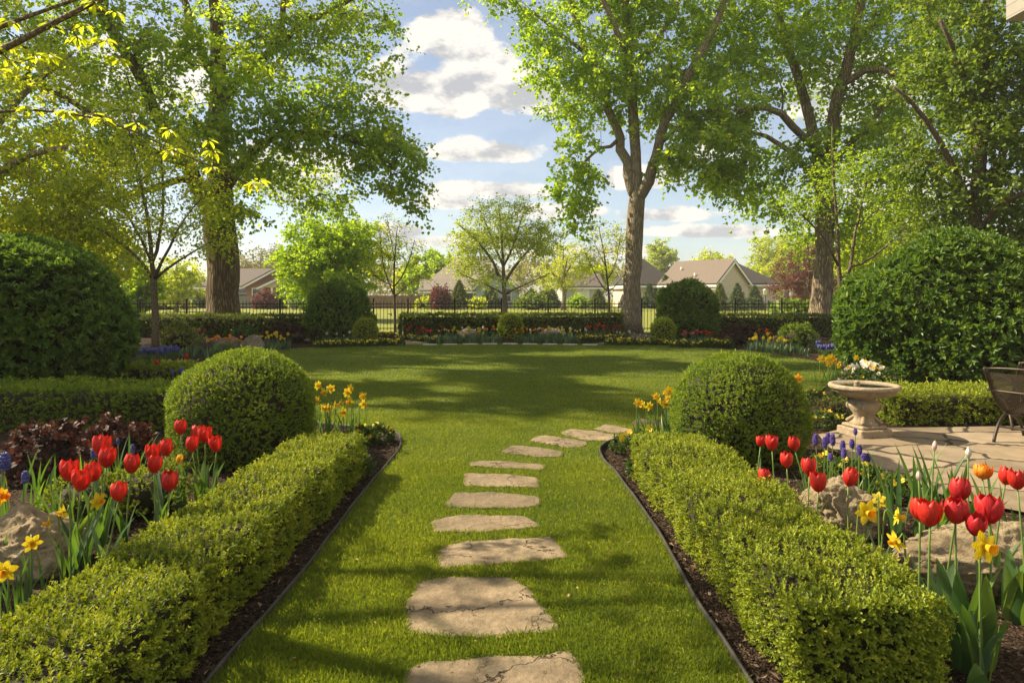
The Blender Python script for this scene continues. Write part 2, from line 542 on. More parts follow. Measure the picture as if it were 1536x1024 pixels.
M['eye'] = noise_mat('dark_flower_eye', [(0.3, (.06, .02, .01)), (0.7, (.10, .03, .01))], 12, 3, .6)
M['twig'] = noise_mat('hedge_twig', [(0.3, (.016, .017, .008)), (0.7, (.045, .036, .018))], 30, 5, .9, .6, 60)
M['bark_oak'] = bark_mat('ridged_bark', (0.084, 0.06, 0.034), (0.266, 0.2, 0.116), 15.0, 1.0, .09)
M['bark_maple'] = bark_mat('grey_maple_bark', (0.14, 0.113, 0.076), (0.378, 0.313, 0.22), 24.0, .6, .10)
M['bark_right'] = bark_mat('rough_grey_bark', (0.105, 0.08, 0.051), (0.378, 0.299, 0.195), 19.0, .8, .10)
M['bark_young'] = bark_mat('young_bark', (.075, .058, .038), (.18, .14, .095), 26.0, .35, .35)
M['bark_pale'] = bark_mat('pale_bark', (.13, .105, .065), (.26, .21, .14), 26.0, .3, .3)
M['iron'] = noise_mat('black_iron', [(0.3, (.008, .008, .008)), (0.7, (.016, .016, .015))], 30, 3, .45, 0, spec=.4)
M['edging'] = noise_mat('black_edging', [(0.3, (.020, .018, .015)), (0.65, (.045, .040, .034)), (.9, (.10, .09, .075))], 9, 4, .55, .2, 40)
M['chair'] = noise_mat('brown_chair_metal', [(0.3, (.030, .022, .016)), (0.7, (.060, .045, .032))], 40, 4, .42, .1, 90, metallic=.4)
M['white_paint'] = noise_mat('white_paint', [(0.3, (.66, .64, .60)), (0.7, (.78, .77, .74))], 3, 4, .5)
M['glass'] = noise_mat('window_glass', [(0.3, (.03, .04, .05)), (0.7, (.07, .08, .09))], 2, 2, .08, spec=.8)


def graph_mat(name, fn, rough=0.9, spec=0.2):
    """fn(nt, link, objcoord) -> (colour socket, height socket or None, bump strength, bump distance)"""
    m, nt, out = new_mat(name)
    tcn = nt.nodes.new('ShaderNodeTexCoord')
    col, h, st, di = fn(nt, nt.links.new, tcn.outputs['Object'])
    p = N_(nt, 'ShaderNodeBsdfPrincipled', i_Roughness=rough)
    p.inputs['Specular IOR Level'].default_value = spec
    nt.links.new(col, p.inputs['Base Color'])
    if h is not None:
        bp = N_(nt, 'ShaderNodeBump', i_Strength=st, i_Distance=di)
        nt.links.new(h, bp.inputs['Height'])
        nt.links.new(bp.outputs[0], p.inputs['Normal'])
    nt.links.new(p.outputs[0], out.inputs[0])
    return m


def noise_(nt, vec, scale, detail=5, rough=.6):
    n = N_(nt, 'ShaderNodeTexNoise', i_Scale=scale, i_Detail=float(detail), i_Roughness=rough)
    nt.links.new(vec, n.inputs['Vector'])
    return n


def mathn(nt, op, a, b):
    n = N_(nt, 'ShaderNodeMath', operation=op)
    for i, v in enumerate((a, b)):
        if isinstance(v, (int, float)): n.inputs[i].default_value = v
        else: nt.links.new(v, n.inputs[i])
    return n.outputs[0]


def mixc(nt, fac, a, b, mode='MIX'):
    n = N_(nt, 'ShaderNodeMix', data_type='RGBA', blend_type=mode)
    for i, v in ((0, fac), (6, a), (7, b)):
        if isinstance(v, (int, float)): n.inputs[i].default_value = v
        elif isinstance(v, tuple): n.inputs[i].default_value = (*v, 1)
        else: nt.links.new(v, n.inputs[i])
    return n.outputs[2]


def m_lawn(nt, L, oc):
    a = noise_(nt, oc, 0.9, 4)
    b = noise_(nt, oc, 55.0, 4, .7)
    c = noise_(nt, oc, 7.0, 4)
    base = ramp(nt, b.outputs[0], [(.25, (.030, .050, .006)), (.5, (.075, .11, .010)), (.78, (.14, .175, .018))])
    dry = ramp(nt, c.outputs[0], [(.58, (0, 0, 0)), (.75, (1, 1, 1))])
    col = mixc(nt, mathn(nt, 'MULTIPLY', dry, .35), base, (.17, .15, .055))
    col = mixc(nt, mathn(nt, 'MULTIPLY', a.outputs[0], .35), col, (.10, .135, .012))
    return col, b.outputs[0], 1.0, .03


def m_field(nt, L, oc):
    a = noise_(nt, oc, 0.15, 4)
    b = noise_(nt, oc, 6.0, 6, .7)
    col = ramp(nt, b.outputs[0], [(.3, (.11, .135, .016)), (.7, (.21, .23, .035))])
    col = mixc(nt, mathn(nt, 'MULTIPLY', a.outputs[0], .5), col, (.23, .22, .045))
    return col, b.outputs[0], .6, .05


def m_mulch(nt, L, oc):
    mp = nt.nodes.new('ShaderNodeMapping')
    mp.inputs['Scale'].default_value = (1, 1, .3)
    L(oc, mp.inputs[0])
    w = noise_(nt, mp.outputs[0], 9, 3)
    wv = mixc(nt, .12, mp.outputs[0], w.outputs['Color'], 'LINEAR_LIGHT')
    v = N_(nt, 'ShaderNodeTexVoronoi', i_Scale=48.0)
    L(wv, v.inputs['Vector'])
    n = noise_(nt, oc, 80, 5, .7)
    sp = N_(nt, 'ShaderNodeSeparateColor')
    L(v.outputs['Color'], sp.inputs[0])
    k = mathn(nt, 'ADD', mathn(nt, 'MULTIPLY', sp.outputs[0], .65), mathn(nt, 'MULTIPLY', n.outputs[0], .35))
    col = ramp(nt, k, [(.2, (.018, .012, .008)), (.55, (.055, .036, .023)), (.85, (.12, .080, .052))])
    h = mathn(nt, 'SUBTRACT', sp.outputs[1], v.outputs['Distance'])
    return col, h, 1.0, .03


def m_stone(c0, c1, c2, cracks=True, ns=3.0):
    def fn(nt, L, oc):
        a = noise_(nt, oc, ns, 7, .65)
        b = noise_(nt, oc, 26.0, 8, .7)
        c = noise_(nt, oc, 1.1, 3)
        col = ramp(nt, a.outputs[0], [(.3, c0), (.5, c1), (.72, c2)])
        col = mixc(nt, mathn(nt, 'MULTIPLY', b.outputs[0], .55), col, tuple(x * .55 for x in c1), 'MULTIPLY') if False else mixc(nt, .35, col, ramp(nt, b.outputs[0], [(.3, tuple(x * .6 for x in c0)), (.7, c2)]))
        h = mathn(nt, 'ADD', mathn(nt, 'MULTIPLY', b.outputs[0], .5), a.outputs[0])
        if cracks:
            w = noise_(nt, oc, 3.0, 5)
            wv = mixc(nt, .35, oc, w.outputs['Color'], 'LINEAR_LIGHT')
            v = N_(nt, 'ShaderNodeTexVoronoi', feature='DISTANCE_TO_EDGE', i_Scale=1.7)
            L(wv, v.inputs['Vector'])
            ck = ramp(nt, v.outputs['Distance'], [(.0, (0, 0, 0)), (.010, (1, 1, 1))])
            gate = ramp(nt, c.outputs[0], [(.46, (1, 1, 1)), (.52, (0, 0, 0))])
            ck = mixc(nt, 1.0, ck, gate, 'LIGHTEN')
            col = mixc(nt, 1.0, col, mixc(nt, ck, (.25, .20, .15), (1, 1, 1)), 'MULTIPLY')
            h = mathn(nt, 'ADD', h, mathn(nt, 'MULTIPLY', ck, .8))
        return col, h, .95, .03
    return fn


def m_patio(nt, L, oc):
    w = noise_(nt, oc, 1.3, 4)
    wv = mixc(nt, .28, oc, w.outputs['Color'], 'LINEAR_LIGHT')
    mp = nt.nodes.new('ShaderNodeMapping')
    mp.inputs['Scale'].default_value = (.8, 1.15, 0)
    L(wv, mp.inputs[0])
    v = N_(nt, 'ShaderNodeTexVoronoi', feature='DISTANCE_TO_EDGE', i_Scale=1.35)
    L(mp.outputs[0], v.inputs['Vector'])
    vc = N_(nt, 'ShaderNodeTexVoronoi', i_Scale=1.35)
    L(mp.outputs[0], vc.inputs['Vector'])
    sp = N_(nt, 'ShaderNodeSeparateColor')
    L(vc.outputs['Color'], sp.inputs[0])
    a = noise_(nt, oc, 3.5, 7, .65)
    b = noise_(nt, oc, 30, 6, .7)
    col = ramp(nt, a.outputs[0], [(.3, (.12, .092, .06)), (.5, (.22, .17, .11)), (.72, (.31, .245, .165))])
    col = mixc(nt, .5, col, ramp(nt, sp.outputs[0], [(.0, (.125, .098, .068)), (.35, (.27, .205, .13)), (.65, (.20, .165, .12)), (1, (.34, .27, .185))]))
    joint = ramp(nt, v.outputs['Distance'], [(.012, (0, 0, 0)), (.034, (1, 1, 1))])
    st_ = noise_(nt, oc, 2.1, 6, .7)
    col = mixc(nt, mathn(nt, 'MULTIPLY', ramp(nt, st_.outputs[0], [(.5, (0, 0, 0)), (.68, (1, 1, 1))]), .5), col, (.085, .068, .045))
    col = mixc(nt, joint, (.035, .028, .02), col)
    h = mathn(nt, 'ADD', mathn(nt, 'MULTIPLY', joint, 1.2), mathn(nt, 'ADD', mathn(nt, 'MULTIPLY', b.outputs[0], .35), mathn(nt, 'MULTIPLY', a.outputs[0], .5)))
    return col, h, .6, .02


def m_rock(c0, c1, c2, sc=2.6):
    def fn(nt, L, oc):
        a = noise_(nt, oc, sc, 8, .66)
        b = noise_(nt, oc, 22.0, 8, .72)
        mo = noise_(nt, oc, 5.0, 5)
        col = ramp(nt, a.outputs[0], [(.28, c0), (.5, c1), (.7, c2)])
        col = mixc(nt, .45, col, ramp(nt, b.outputs[0], [(.3, tuple(x * .45 for x in c0)), (.68, c2)]))
        lich = ramp(nt, mo.outputs[0], [(.58, (0, 0, 0)), (.68, (1, 1, 1))])
        col = mixc(nt, mathn(nt, 'MULTIPLY', lich, .55), col, (.24, .20, .055))
        g2 = noise_(nt, oc, 85.0, 6, .75)
        col = mixc(nt, .5, col, ramp(nt, g2.outputs[0], [(.35, (.35, .33, .30)), (.65, (1.25, 1.25, 1.25))]), 'MULTIPLY')
        return col, mathn(nt, 'ADD', mathn(nt, 'ADD', a.outputs[0], mathn(nt, 'MULTIPLY', b.outputs[0], .6)), mathn(nt, 'MULTIPLY', g2.outputs[0], .3)), 1.0, .06
    return fn


M['lawn'] = graph_mat('mown_lawn', m_lawn)
M['field'] = graph_mat('sunny_field', m_field)
M['mulch'] = graph_mat('bark_mulch', m_mulch, .95, .1)
def varied(m, lo, hi, moss=0.0):
    """each object of this material gets its own tone, and mossy stains"""
    nt = m.node_tree
    p = [q for q in nt.nodes if q.type == 'BSDF_PRINCIPLED'][0]
    src = p.inputs['Base Color'].links[0].from_socket
    oi = nt.nodes.new('ShaderNodeObjectInfo')
    mr = N_(nt, 'ShaderNodeMapRange')
    mr.inputs['To Min'].default_value = lo
    mr.inputs['To Max'].default_value = hi
    nt.links.new(oi.outputs['Random'], mr.inputs['Value'])
    cb = nt.nodes.new('ShaderNodeCombineColor')
    for i in range(3): nt.links.new(mr.outputs[0], cb.inputs[i])
    col = mixc(nt, 1.0, src, cb.outputs[0], 'MULTIPLY')
    if moss:
        tcn = nt.nodes.new('ShaderNodeTexCoord')
        n = noise_(nt, tcn.outputs['Object'], 4.2, 6, .7)
        f = ramp(nt, n.outputs[0], [(.50, (0, 0, 0)), (.66, (1, 1, 1))])
        col = mixc(nt, mathn(nt, 'MULTIPLY', f, moss), col, (.060, .058, .030))
    nt.links.new(col, p.inputs['Base Color'])


M['flag'] = graph_mat('tan_flagstone', m_stone((.11, .084, .052), (.215, .160, .095), (.315, .245, .155), True, 2.2), .85, .25)
M['palestone'] = graph_mat('pale_stone', m_stone((.35, .31, .25), (.45, .41, .34), (.55, .50, .42), False), .85, .25)
M['patio'] = graph_mat('patio_flagstone', m_patio, .8, .25)
M['rock'] = graph_mat('tan_boulder', m_rock((.19, .125, .06), (.45, .345, .20), (.62, .52, .34)), .9, .2)
M['greyrock'] = graph_mat('grey_boulder', m_rock((.12, .10, .07), (.25, .21, .15), (.40, .35, .26)), .9, .2)
M['cast'] = graph_mat('cast_stone', m_stone((.23, .175, .11), (.34, .27, .18), (.44, .365, .26), False, 5.0), .9, .2)

varied(M['flag'], .78, 1.2, .6)
varied(M['cast'], 1, 1, .35)
rng = np.random.default_rng(7)
random.seed(7)


def sheet(name, poly, z, mat, kind='structure'):
    import bmesh
    bm = bmesh.new()
    f = bm.faces.new([bm.verts.new((x, y, z)) for x, y in poly])
    f.normal_update()
    if f.normal.z < 0: f.normal_flip()
    bmesh.ops.triangulate(bm, faces=bm.faces[:])
    me = bpy.data.meshes.new(name)
    bm.to_mesh(me); bm.free()
    me.materials.append(mat)
    o = bpy.data.objects.new(name, me)
    COL.objects.link(o)
    o['kind'] = kind
    return o


def smooth_poly(pts, per=6):
    """Catmull-Rom through 2-D points (open)"""
    p = [np.array(q, float) for q in pts]
    p = [2 * p[0] - p[1]] + p + [2 * p[-1] - p[-2]]
    out = []
    for i in range(1, len(p) - 2):
        for k in range(per):
            t = k / per
            a, b, c, d_ = p[i - 1], p[i], p[i + 1], p[i + 2]
            out.append(.5 * (2 * b + (c - a) * t + (2 * a - 5 * b + 4 * c - d_) * t * t + (3 * b - a - 3 * c + d_) * t ** 3))
    out.append(p[-2])
    return np.array(out)


def inside(poly, x, y):
    poly = np.asarray(poly)
    c = np.zeros(x.shape, bool)
    x0, y0 = poly[-1]
    for x1, y1 in poly:
        m = ((y1 > y) != (y0 > y)) & (x < (x0 - x1) * (y - y1) / ((y0 - y1) + 1e-12) + x1)
        c ^= m
        x0, y0 = x1, y1
    return c


# ------------------------------------------------------------------ the ground
g = sheet('ground', [(-205, -58), (205, -58), (205, 198), (-205, 198)], -0.012, M['field'])
soil = sheet('garden_soil', [(-24, 0.2), (20, 0.2), (20, 28.4), (-24, 28.4)], 0.0, M['mulch'])

EDGE_L = smooth_poly([(-1.24, 1.2), (-1.23, 2.8), (-1.18, 3.81), (-1.177, 5.28), (-1.14, 6.55), (-1.157, 7.1), (-1.27, 7.62), (-1.50, 7.88), (-1.9, 8.05), (-2.4, 8.3)])
EDGE_R = smooth_poly([(.985, 1.2), (.963, 2.8), (.945, 3.56), (.964, 4.55), (.913, 5.96), (.866, 6.5), (.90, 6.95), (1.05, 7.25), (1.22, 7.4), (1.7, 7.62)])
back = smooth_poly([(-2.4, 8.3), (-3.4, 9.0), (-5.0, 10.6), (-6.3, 12.5), (-6.95, 14.5), (-7.1, 16.8), (-6.76, 18.8), (-5.7, 20.2), (-4.2, 20.75), (-2.66, 21.3), (0.04, 21.55),
                    (2.7, 21.3), (4.67, 20.6), (5.94, 19.5), (6.75, 18.1), (7.1, 15.45), (6.6, 13.6), (5.4, 11.7), (4.2, 9.9), (2.8, 8.3), (1.7, 7.62)])
LAWN = np.concatenate([EDGE_L, back[1:], EDGE_R[::-1][1:]])
sheet('lawn', LAWN, 0.016, M['lawn'])
sheet('patio', smooth_poly([(3.42, 7.62), (3.25, 7.0), (3.18, 6.3), (3.25, 5.6), (3.6, 5.0), (4.2, 4.6), (6, 4.3), (9.05, 4.3), (9.05, 8.15), (6.5, 8.12), (4.6, 8.0), (3.95, 7.97), (3.42, 7.62)], 4)[:-1], 0.03, M['patio'])
# the paved walk at the far side of the lawn, two arcs that leave through the bed
for pts in ([(-3.05, 21.12), (-3.5, 22.2), (-4.0, 23.4), (-4.45, 25.2), (-4.7, 28.3)], [(3.1, 21.15), (3.7, 22.3), (4.3, 23.6), (4.75, 25.2), (4.95, 28.3)]):
    q = smooth_poly(pts)
    t = np.gradient(q, axis=0); t /= np.linalg.norm(t, axis=1)[:, None]
    nn = np.stack([t[:, 1], -t[:, 0]], 1)
    wd = np.linspace(.62, .40, len(q))[:, None]
    sheet('walk', np.concatenate([q + nn * wd, (q - nn * wd)[::-1]]), 0.022, M['flag'])


def edging(q, label):
    t = np.gradient(q, axis=0); t /= np.linalg.norm(t, axis=1)[:, None]
    nn = np.stack([t[:, 1], -t[:, 0]], 1)
    mb = MB()
    h, w = .048, .0085
    vs = []
    for s, z in ((-1, 0), (-1, h - .006), (-.5, h), (.5, h), (1, h - .006), (1, 0)):
        vs.append(np.concatenate([q + nn * w * s, np.full((len(q), 1), z)], 1))
    n = len(q)
    v = np.concatenate(vs)
    v[:, 2] += .004 * np.sin(v[:, 1] * 9 + v[:, 0] * 5)
    i = np.arange(n - 1)[:, None]; k = np.arange(5)[None]
    f = np.stack([k * n + i, k * n + i + 1, (k + 1) * n + i + 1, (k + 1) * n + i], -1).reshape(-1, 4)
    mb.add(v, f, 0, None, True)
    tag(mb.build('bed_edging', M['edging']), label, 'edging', 'bed edging strips')


edging(EDGE_L, 'black edging strip curving round the mulch tip with yellow pansies by the left hedge')
edging(EDGE_R, 'black edging strip between the lawn and the mulch on the bird bath side')

# ------------------------------------------------------------------ stepping stones
STONES = [
    ([(603, 1004), (640, 990), (760, 984), (862, 976), (876, 1010), (885, 1075), (600, 1085), (596, 1040)], 'tan stepping stone cut off by the near edge, closest of all'),
    ([(625, 872), (665, 866), (770, 864), (800, 886), (822, 915), (840, 943), (828, 950), (700, 954), (606, 950), (612, 910)], 'largest whole stepping stone, tan with cracks across its middle'),
    ([(652, 820), (700, 811), (827, 805), (843, 820), (856, 836), (760, 844), (660, 853), (655, 836)], 'wide tan stepping stone just beyond the largest cracked one'),
    ([(646, 780), (690, 772), (790, 774), (815, 790), (735, 797), (648, 798)], 'stepping stone fourth from the near end, pale with a shaded rim'),
    ([(681, 739), (720, 737), (812, 744), (815, 757), (760, 762), (700, 761), (664, 757)], 'stepping stone fifth from the near end of the path'),
    ([(694, 709), (740, 710), (808, 716), (809, 730), (755, 730), (697, 728)], 'small squarish stepping stone with one dark crack, sixth from the near end'),
    ([(714, 690), (760, 692), (819, 697), (816, 705), (760, 702), (700, 698)], 'thin looking stepping stone where the path starts to bend'),
    ([(767, 668), (800, 670), (849, 677), (842, 685), (795, 684), (751, 678)], 'stepping stone in the bend, eighth from the near end'),
    ([(807, 652), (835, 655), (884, 663), (872, 671), (850, 671), (793, 660)], 'sunlit stepping stone past the bend, ninth from the near end'),
    ([(857, 643), (890, 646), (929, 653), (922, 661), (880, 660), (838, 649)], 'stepping stone in front of the daffodils by the bird bath side edging'),
    ([(908, 636), (949, 644), (951, 650), (925, 650), (890, 643)], 'second stepping stone from the far end of the path'),
    ([(958, 628), (990, 632), (988, 640), (944, 635)], 'farthest stepping stone, half hidden by the daffodils near the clipped ball'),
]
STONE_POLY = []
for px, lab in STONES:
    base = np.array([G(x, y, .025)[:2] for x, y in px])
    pts = []
    for i in range(len(base)):
        a, b = base[i], base[(i + 1) % len(base)]
        k = max(3, int(np.linalg.norm(b - a) / .035))
        for j in range(k):
            t = j / k
            pts.append(a + (b - a) * t)
    pts = np.array(pts)
    c = pts.mean(0)
    for _ in range(2):
        pts = .5 * pts + .25 * (np.roll(pts, 1, 0) + np.roll(pts, -1, 0))
    pts += rng.normal(0, .006, pts.shape) + np.stack([lump(np.concatenate([pts, pts[:, :1] * 0], 1), 9, len(STONE_POLY)), lump(np.concatenate([pts, pts[:, :1] * 0], 1), 11, len(STONE_POLY) + 5)], 1) * .010
    STONE_POLY.append(c + (pts - c) * .985)
    mb = MB()
    n = len(pts)
    rings = []
    for s, z in ((1.0, -.03), (1.0, .018), (.992, .026), (.95, .030), (.7, .031), (.4, .032)):
        r = c + (pts - c) * s
        zz = np.full((n, 1), z) + (0.0035 * np.sin(r[:, :1] * 17 + 3) * np.sin(r[:, 1:] * 13) if s < 1 else 0)
        rings.append(np.concatenate([r, zz], 1))
    v = np.concatenate(rings + [np.array([[c[0], c[1], .032]])])
    i = np.arange(5)[:, None] * n; j = np.arange(n)[None]; k = (j + 1) % n
    mb.add(v, np.stack([i + j, i + k, i + n + k, i + n + j], -1).reshape(-1, 4), 0)
    mb.f.append((np.stack([5 * n + np.arange(n), 5 * n + (np.arange(n) + 1) % n, np.full(n, 6 * n)], -1), 0, np.full(n, .5), False))
    tag(mb.build('stepping_stone', M['flag']), lab, 'stepping stone', 'stepping stones in the lawn')

for k in range(9):
    x0 = 634 + k * 30
    mb = MB()
    a = np.array(G(x0, 517.2 - .35 * (4 - abs(k - 4)), .02)); b = np.array(G(x0 + 22, 517.2 - .35 * (4 - abs(k - 3.5)), .02))
    mb.box((a + b) / 2 + np.array([0, 0, 0]), (abs(b - a)[0], .20, .05), math.atan2(b[1] - a[1], b[0] - a[0]), 0, .012)
    tag(mb.build('edging_stone', M['palestone']), 'flat pale edging stone let into the far rim of the lawn', 'edging stone', 'pale stones along the far rim of the lawn')

# ------------------------------------------------------------------ grass (stuff)
gm = MB()


def grass(y0, y1, per_m2, h, w, xr):
    A = (y1 - y0) * (xr[1] - xr[0])
    n = int(A * per_m2)
    x = rng.uniform(xr[0], xr[1], n); y = rng.uniform(y0, y1, n)
    ok = inside(LAWN, x, y) & (np.abs(x) < .78 * y + .3)
    for sp in STONE_POLY:
        if sp[:, 1].max() > y0 and sp[:, 1].min() < y1:
            ok &= ~inside(sp.mean(0) + (sp - sp.mean(0)) * np.where(rng.random() < 2, .955, 1), x, y)
    x, y = x[ok], y[ok]
    n = len(x)
    b = np.stack([x, y, np.full(n, .012)], 1)
    az = rng.random(n) * 2 * PI
    tilt = rng.random(n) ** 1.3 * .8
    d = np.stack([np.cos(az) * np.sin(tilt), np.sin(az) * np.sin(tilt), np.cos(tilt)], 1)
    s = np.stack([-np.sin(az), np.cos(az), np.zeros(n)], 1)
    pat = lump(b, 1.3, 2.0) * .16 + lump(b, 5.0, 1.0) * .10
    hh = h * (.5 + .6 * rng.random(n) + .9 * rng.random(n) ** 6) * (1 + .25 * pat)
    dr = np.stack([np.cos(az), np.sin(az), -.4 * np.ones(n)], 1)
    v = np.stack([b - s * w / 2, b + s * w / 2, b + d * (hh * .6)[:, None] + s * w * .35, b + d * hh[:, None] * .95 + dr * (hh * .14)[:, None]], 1).reshape(-1, 3)
    i = np.arange(n)[:, None] * 4
    f = np.concatenate([i, i + 1, i + 2, i + 3], 1)
    gm.add(v, f, 0, np.clip(.45 + pat + rng.normal(0, .2, n), 0, 1))


grass(1.9, 3.2, 52000, .030, .0024, (-1.6, 1.4))
grass(3.2, 4.6, 32000, .030, .0029, (-1.6, 1.4))
grass(4.6, 6.4, 18000, .030, .0038, (-1.6, 1.4))
grass(6.4, 9.0, 8500, .030, .0052, (-4, 3.4))
grass(9.0, 13.0, 3200, .030, .008, (-7.2, 6.6))
grass(13.0, 21.6, 1300, .030, .012, (-7.2, 7.2))
tag(gm.build('grass', M['grass']), 'short mown green grass of the lawn', 'grass', None, 'stuff')

# ------------------------------------------------------------------ mulch chips and dry leaves (stuff)
cm = MB()


def chips(n, poly, size):
    poly = np.array(poly)
    lo, hi = poly.min(0), poly.max(0)
    x = rng.uniform(lo[0], hi[0], n); y = rng.uniform(lo[1], hi[1], n)
    ok = inside(poly, x, y)
    x, y = x[ok], y[ok]; n = len(x)
    p = np.stack([x, y, rng.uniform(.002, .022, n)], 1)
    d = nrm(np.concatenate([rng.normal(0, 1, (n, 2)), rng.normal(0, .22, (n, 1))], 1))
    nn = nrm(np.array([0, 0, 1.]) + rng.normal(0, .45, (n, 3)))
    L = size * (.4 + 1.1 * rng.random(n) ** 2)
    leaves(cm, p, d, nn, L, L * rng.uniform(.18, .5, n), T_DIAMOND, rng.random(n) ** 1.6)


chips(9000, [(-1.75, 2.2), (-1.21, 2.2), (-1.16, 6.5), (-1.17, 7.1), (-1.3, 7.6), (-1.9, 8.0), (-2.6, 8.0), (-1.9, 6.4), (-1.55, 5)], .034)
chips(8000, [(.98, 2.2), (1.45, 2.2), (1.3, 6), (2.2, 7.6), (1.6, 7.55), (1.1, 7.25), (.88, 6.6), (.93, 5.9)], .034)
chips(9000, [(1.7, 2.2), (3.1, 2.2), (4.2, 4.5), (3.2, 5.6), (3.2, 7), (3.9, 7.9), (2.6, 8), (1.8, 5)], .034)
chips(7000, [(-4.6, 2.4), (-2.0, 2.4), (-1.95, 6), (-3.2, 7.8), (-7, 7.8)], .034)
chips(7000, [(-8, 22), (-5, 20.6), (5, 20.6), (8, 16), (9, 22), (5, 24), (-5, 24)], .06)
fm = MB()
n = 260
x = rng.uniform(-1.3, 1.1, n); y = 2.0 + 7 * rng.random(n) ** 1.4
ok = inside(LAWN, x, y)
x, y = x[ok], y[ok]; n = len(x)
leaves(fm, np.stack([x, y, np.full(n, .036)], 1), nrm(np.concatenate([rng.normal(0, 1, (n, 2)), rng.normal(0, .3, (n, 1))], 1)), nrm(np.array([0, 0, 1.]) + rng.normal(0, .4, (n, 3))), rng.uniform(.012, .032, n), rng.uniform(.006, .016, n), T_OVAL, rng.random(n))
M['dry'] = leaf_mat('dry_leaf', (.12, .07, .03), (.24, .16, .07), (.36, .27, .12), .2, (1.2, 1, .7), .7, .2)
tag(fm.build('fallen_leaves', M['dry']), 'small dry leaves and clippings scattered on the near lawn', 'leaves', None, 'stuff')
M['chip'] = leaf_mat('bark_chip', (.022, .014, .009), (.085, .055, .035), (.25, .18, .12), .0, (1, 1, 1), .9, .1)
tag(cm.build('mulch', M['chip']), 'loose brown bark mulch under the hedges and flowers', 'mulch', None, 'stuff')


# ------------------------------------------------------------------ clipped hedges and shrubs
def dome_pts(n, c, rx, ry, h, e=2.6, zlow=0.0, lumpy=.03, seed=0.0):
    """points and normals on a clipped dome that stands on the ground"""
    a = rng.random(n) * 2 * PI
    cz = h * .45
    zz = rng.uniform(-1, 1, n)
    # superellipsoid direction
    el = np.arcsin(zz)
    ce, se = np.cos(el), np.sin(el)
    u = np.stack([ce * np.cos(a), ce * np.sin(a), se], 1)
    R = np.array([rx, ry, 1.0])
    up = u[:, 2] > 0
    rz = np.where(up, h - cz, cz * 1.55)
    q = u / np.stack([np.full(n, rx), np.full(n, ry), rz], 1)
    r = 1 / (np.sum(np.abs(q) ** e, 1) ** (1 / e))
    p = u * r[:, None]
    g_ = np.sign(p) * np.abs(p) ** (e - 1) / np.stack([np.full(n, rx ** e), np.full(n, ry ** e), rz ** e], 1)
    N = nrm(g_)
    p = p + N * (lump(p, 3.0 / max(rx, .3), seed) * lumpy)[:, None]
    p[:, 2] += cz
    ok = p[:, 2] > zlow + .01
    return p[ok] + np.array([c[0], c[1], 0]), N[ok]


def dome_core(mb, c, rx, ry, h, e, k, mat):
    a = np.linspace(0, 2 * PI, 28, endpoint=False)
    prof = []
    cz = h * .45
    for el in np.linspace(-1.2, PI / 2 - .02, 14):
        ce, se = math.cos(el), math.sin(el)
        rz = (h - cz) if se > 0 else cz * 1.55
        r = 1 / ((ce / rx) ** e + (abs(se) / rz) ** e) ** (1 / e)
        prof.append((max(.004, ce * r * k), max(0.0, cz + se * r * k)))
    mb.lathe(prof, 28, (c[0], c[1], 0), mat)


def rough_clip(p, N):
    """thin places in a clipped surface, and clumps of older and newer growth"""
    hole = lump(p, 9.0, 1.0) + lump(p, 17.0, 3.0) * .7 + rng.normal(0, .35, len(p))
    keep = hole < 1.15
    p, N = p[keep], N[keep]
    cl = .10 + lump(p, 4.5, 5.0) * .10 + lump(p, 15.0, 2.0) * .10
    return p - N * (np.maximum(0, lump(p, 12.0, 4.0)) * .012)[:, None], N, cl


def ball(px_c, w_px, top_py, Y, dens, L, mat, name, label, cat, group=None, e=2.3, lumpy=.026, k=6, **kw):
    cx = (px_c - 768) / F * Y
    r = w_px / 2 / F * Y * .97
    h = CAM_H - (top_py - HOR) / F * Y
    o = empty(name, (cx, Y, 0), label, cat, group)
    mb = MB()
    core = MB()
    dome_core(core, (0, 0), r, r, h, e, .93 - .012 / r, 0)
    core.build('twig_mass', M['twig'], o)
    area = 2 * PI * r * h * 1.15 + PI * r * r * .4
    p, N = dome_pts(int(dens * area), (0, 0), r - L * .4, r - L * .4, h - L * .4, e, 0, lumpy, px_c * .01)
    p, N, cl = rough_clip(p, N)
    sprigs(mb, p, N, rng, L * 1.6, k, L, L * .58, cl=cl, **kw)
    stray = rng.random(len(p)) < .03
    sprigs(mb, p[stray] + N[stray] * L * .7, N[stray], rng, L * 2.4, k, L * 1.15, L * .6, up=.7, cl=cl[stray] + .25)
    mb.build('foliage', mat, o)
    return o


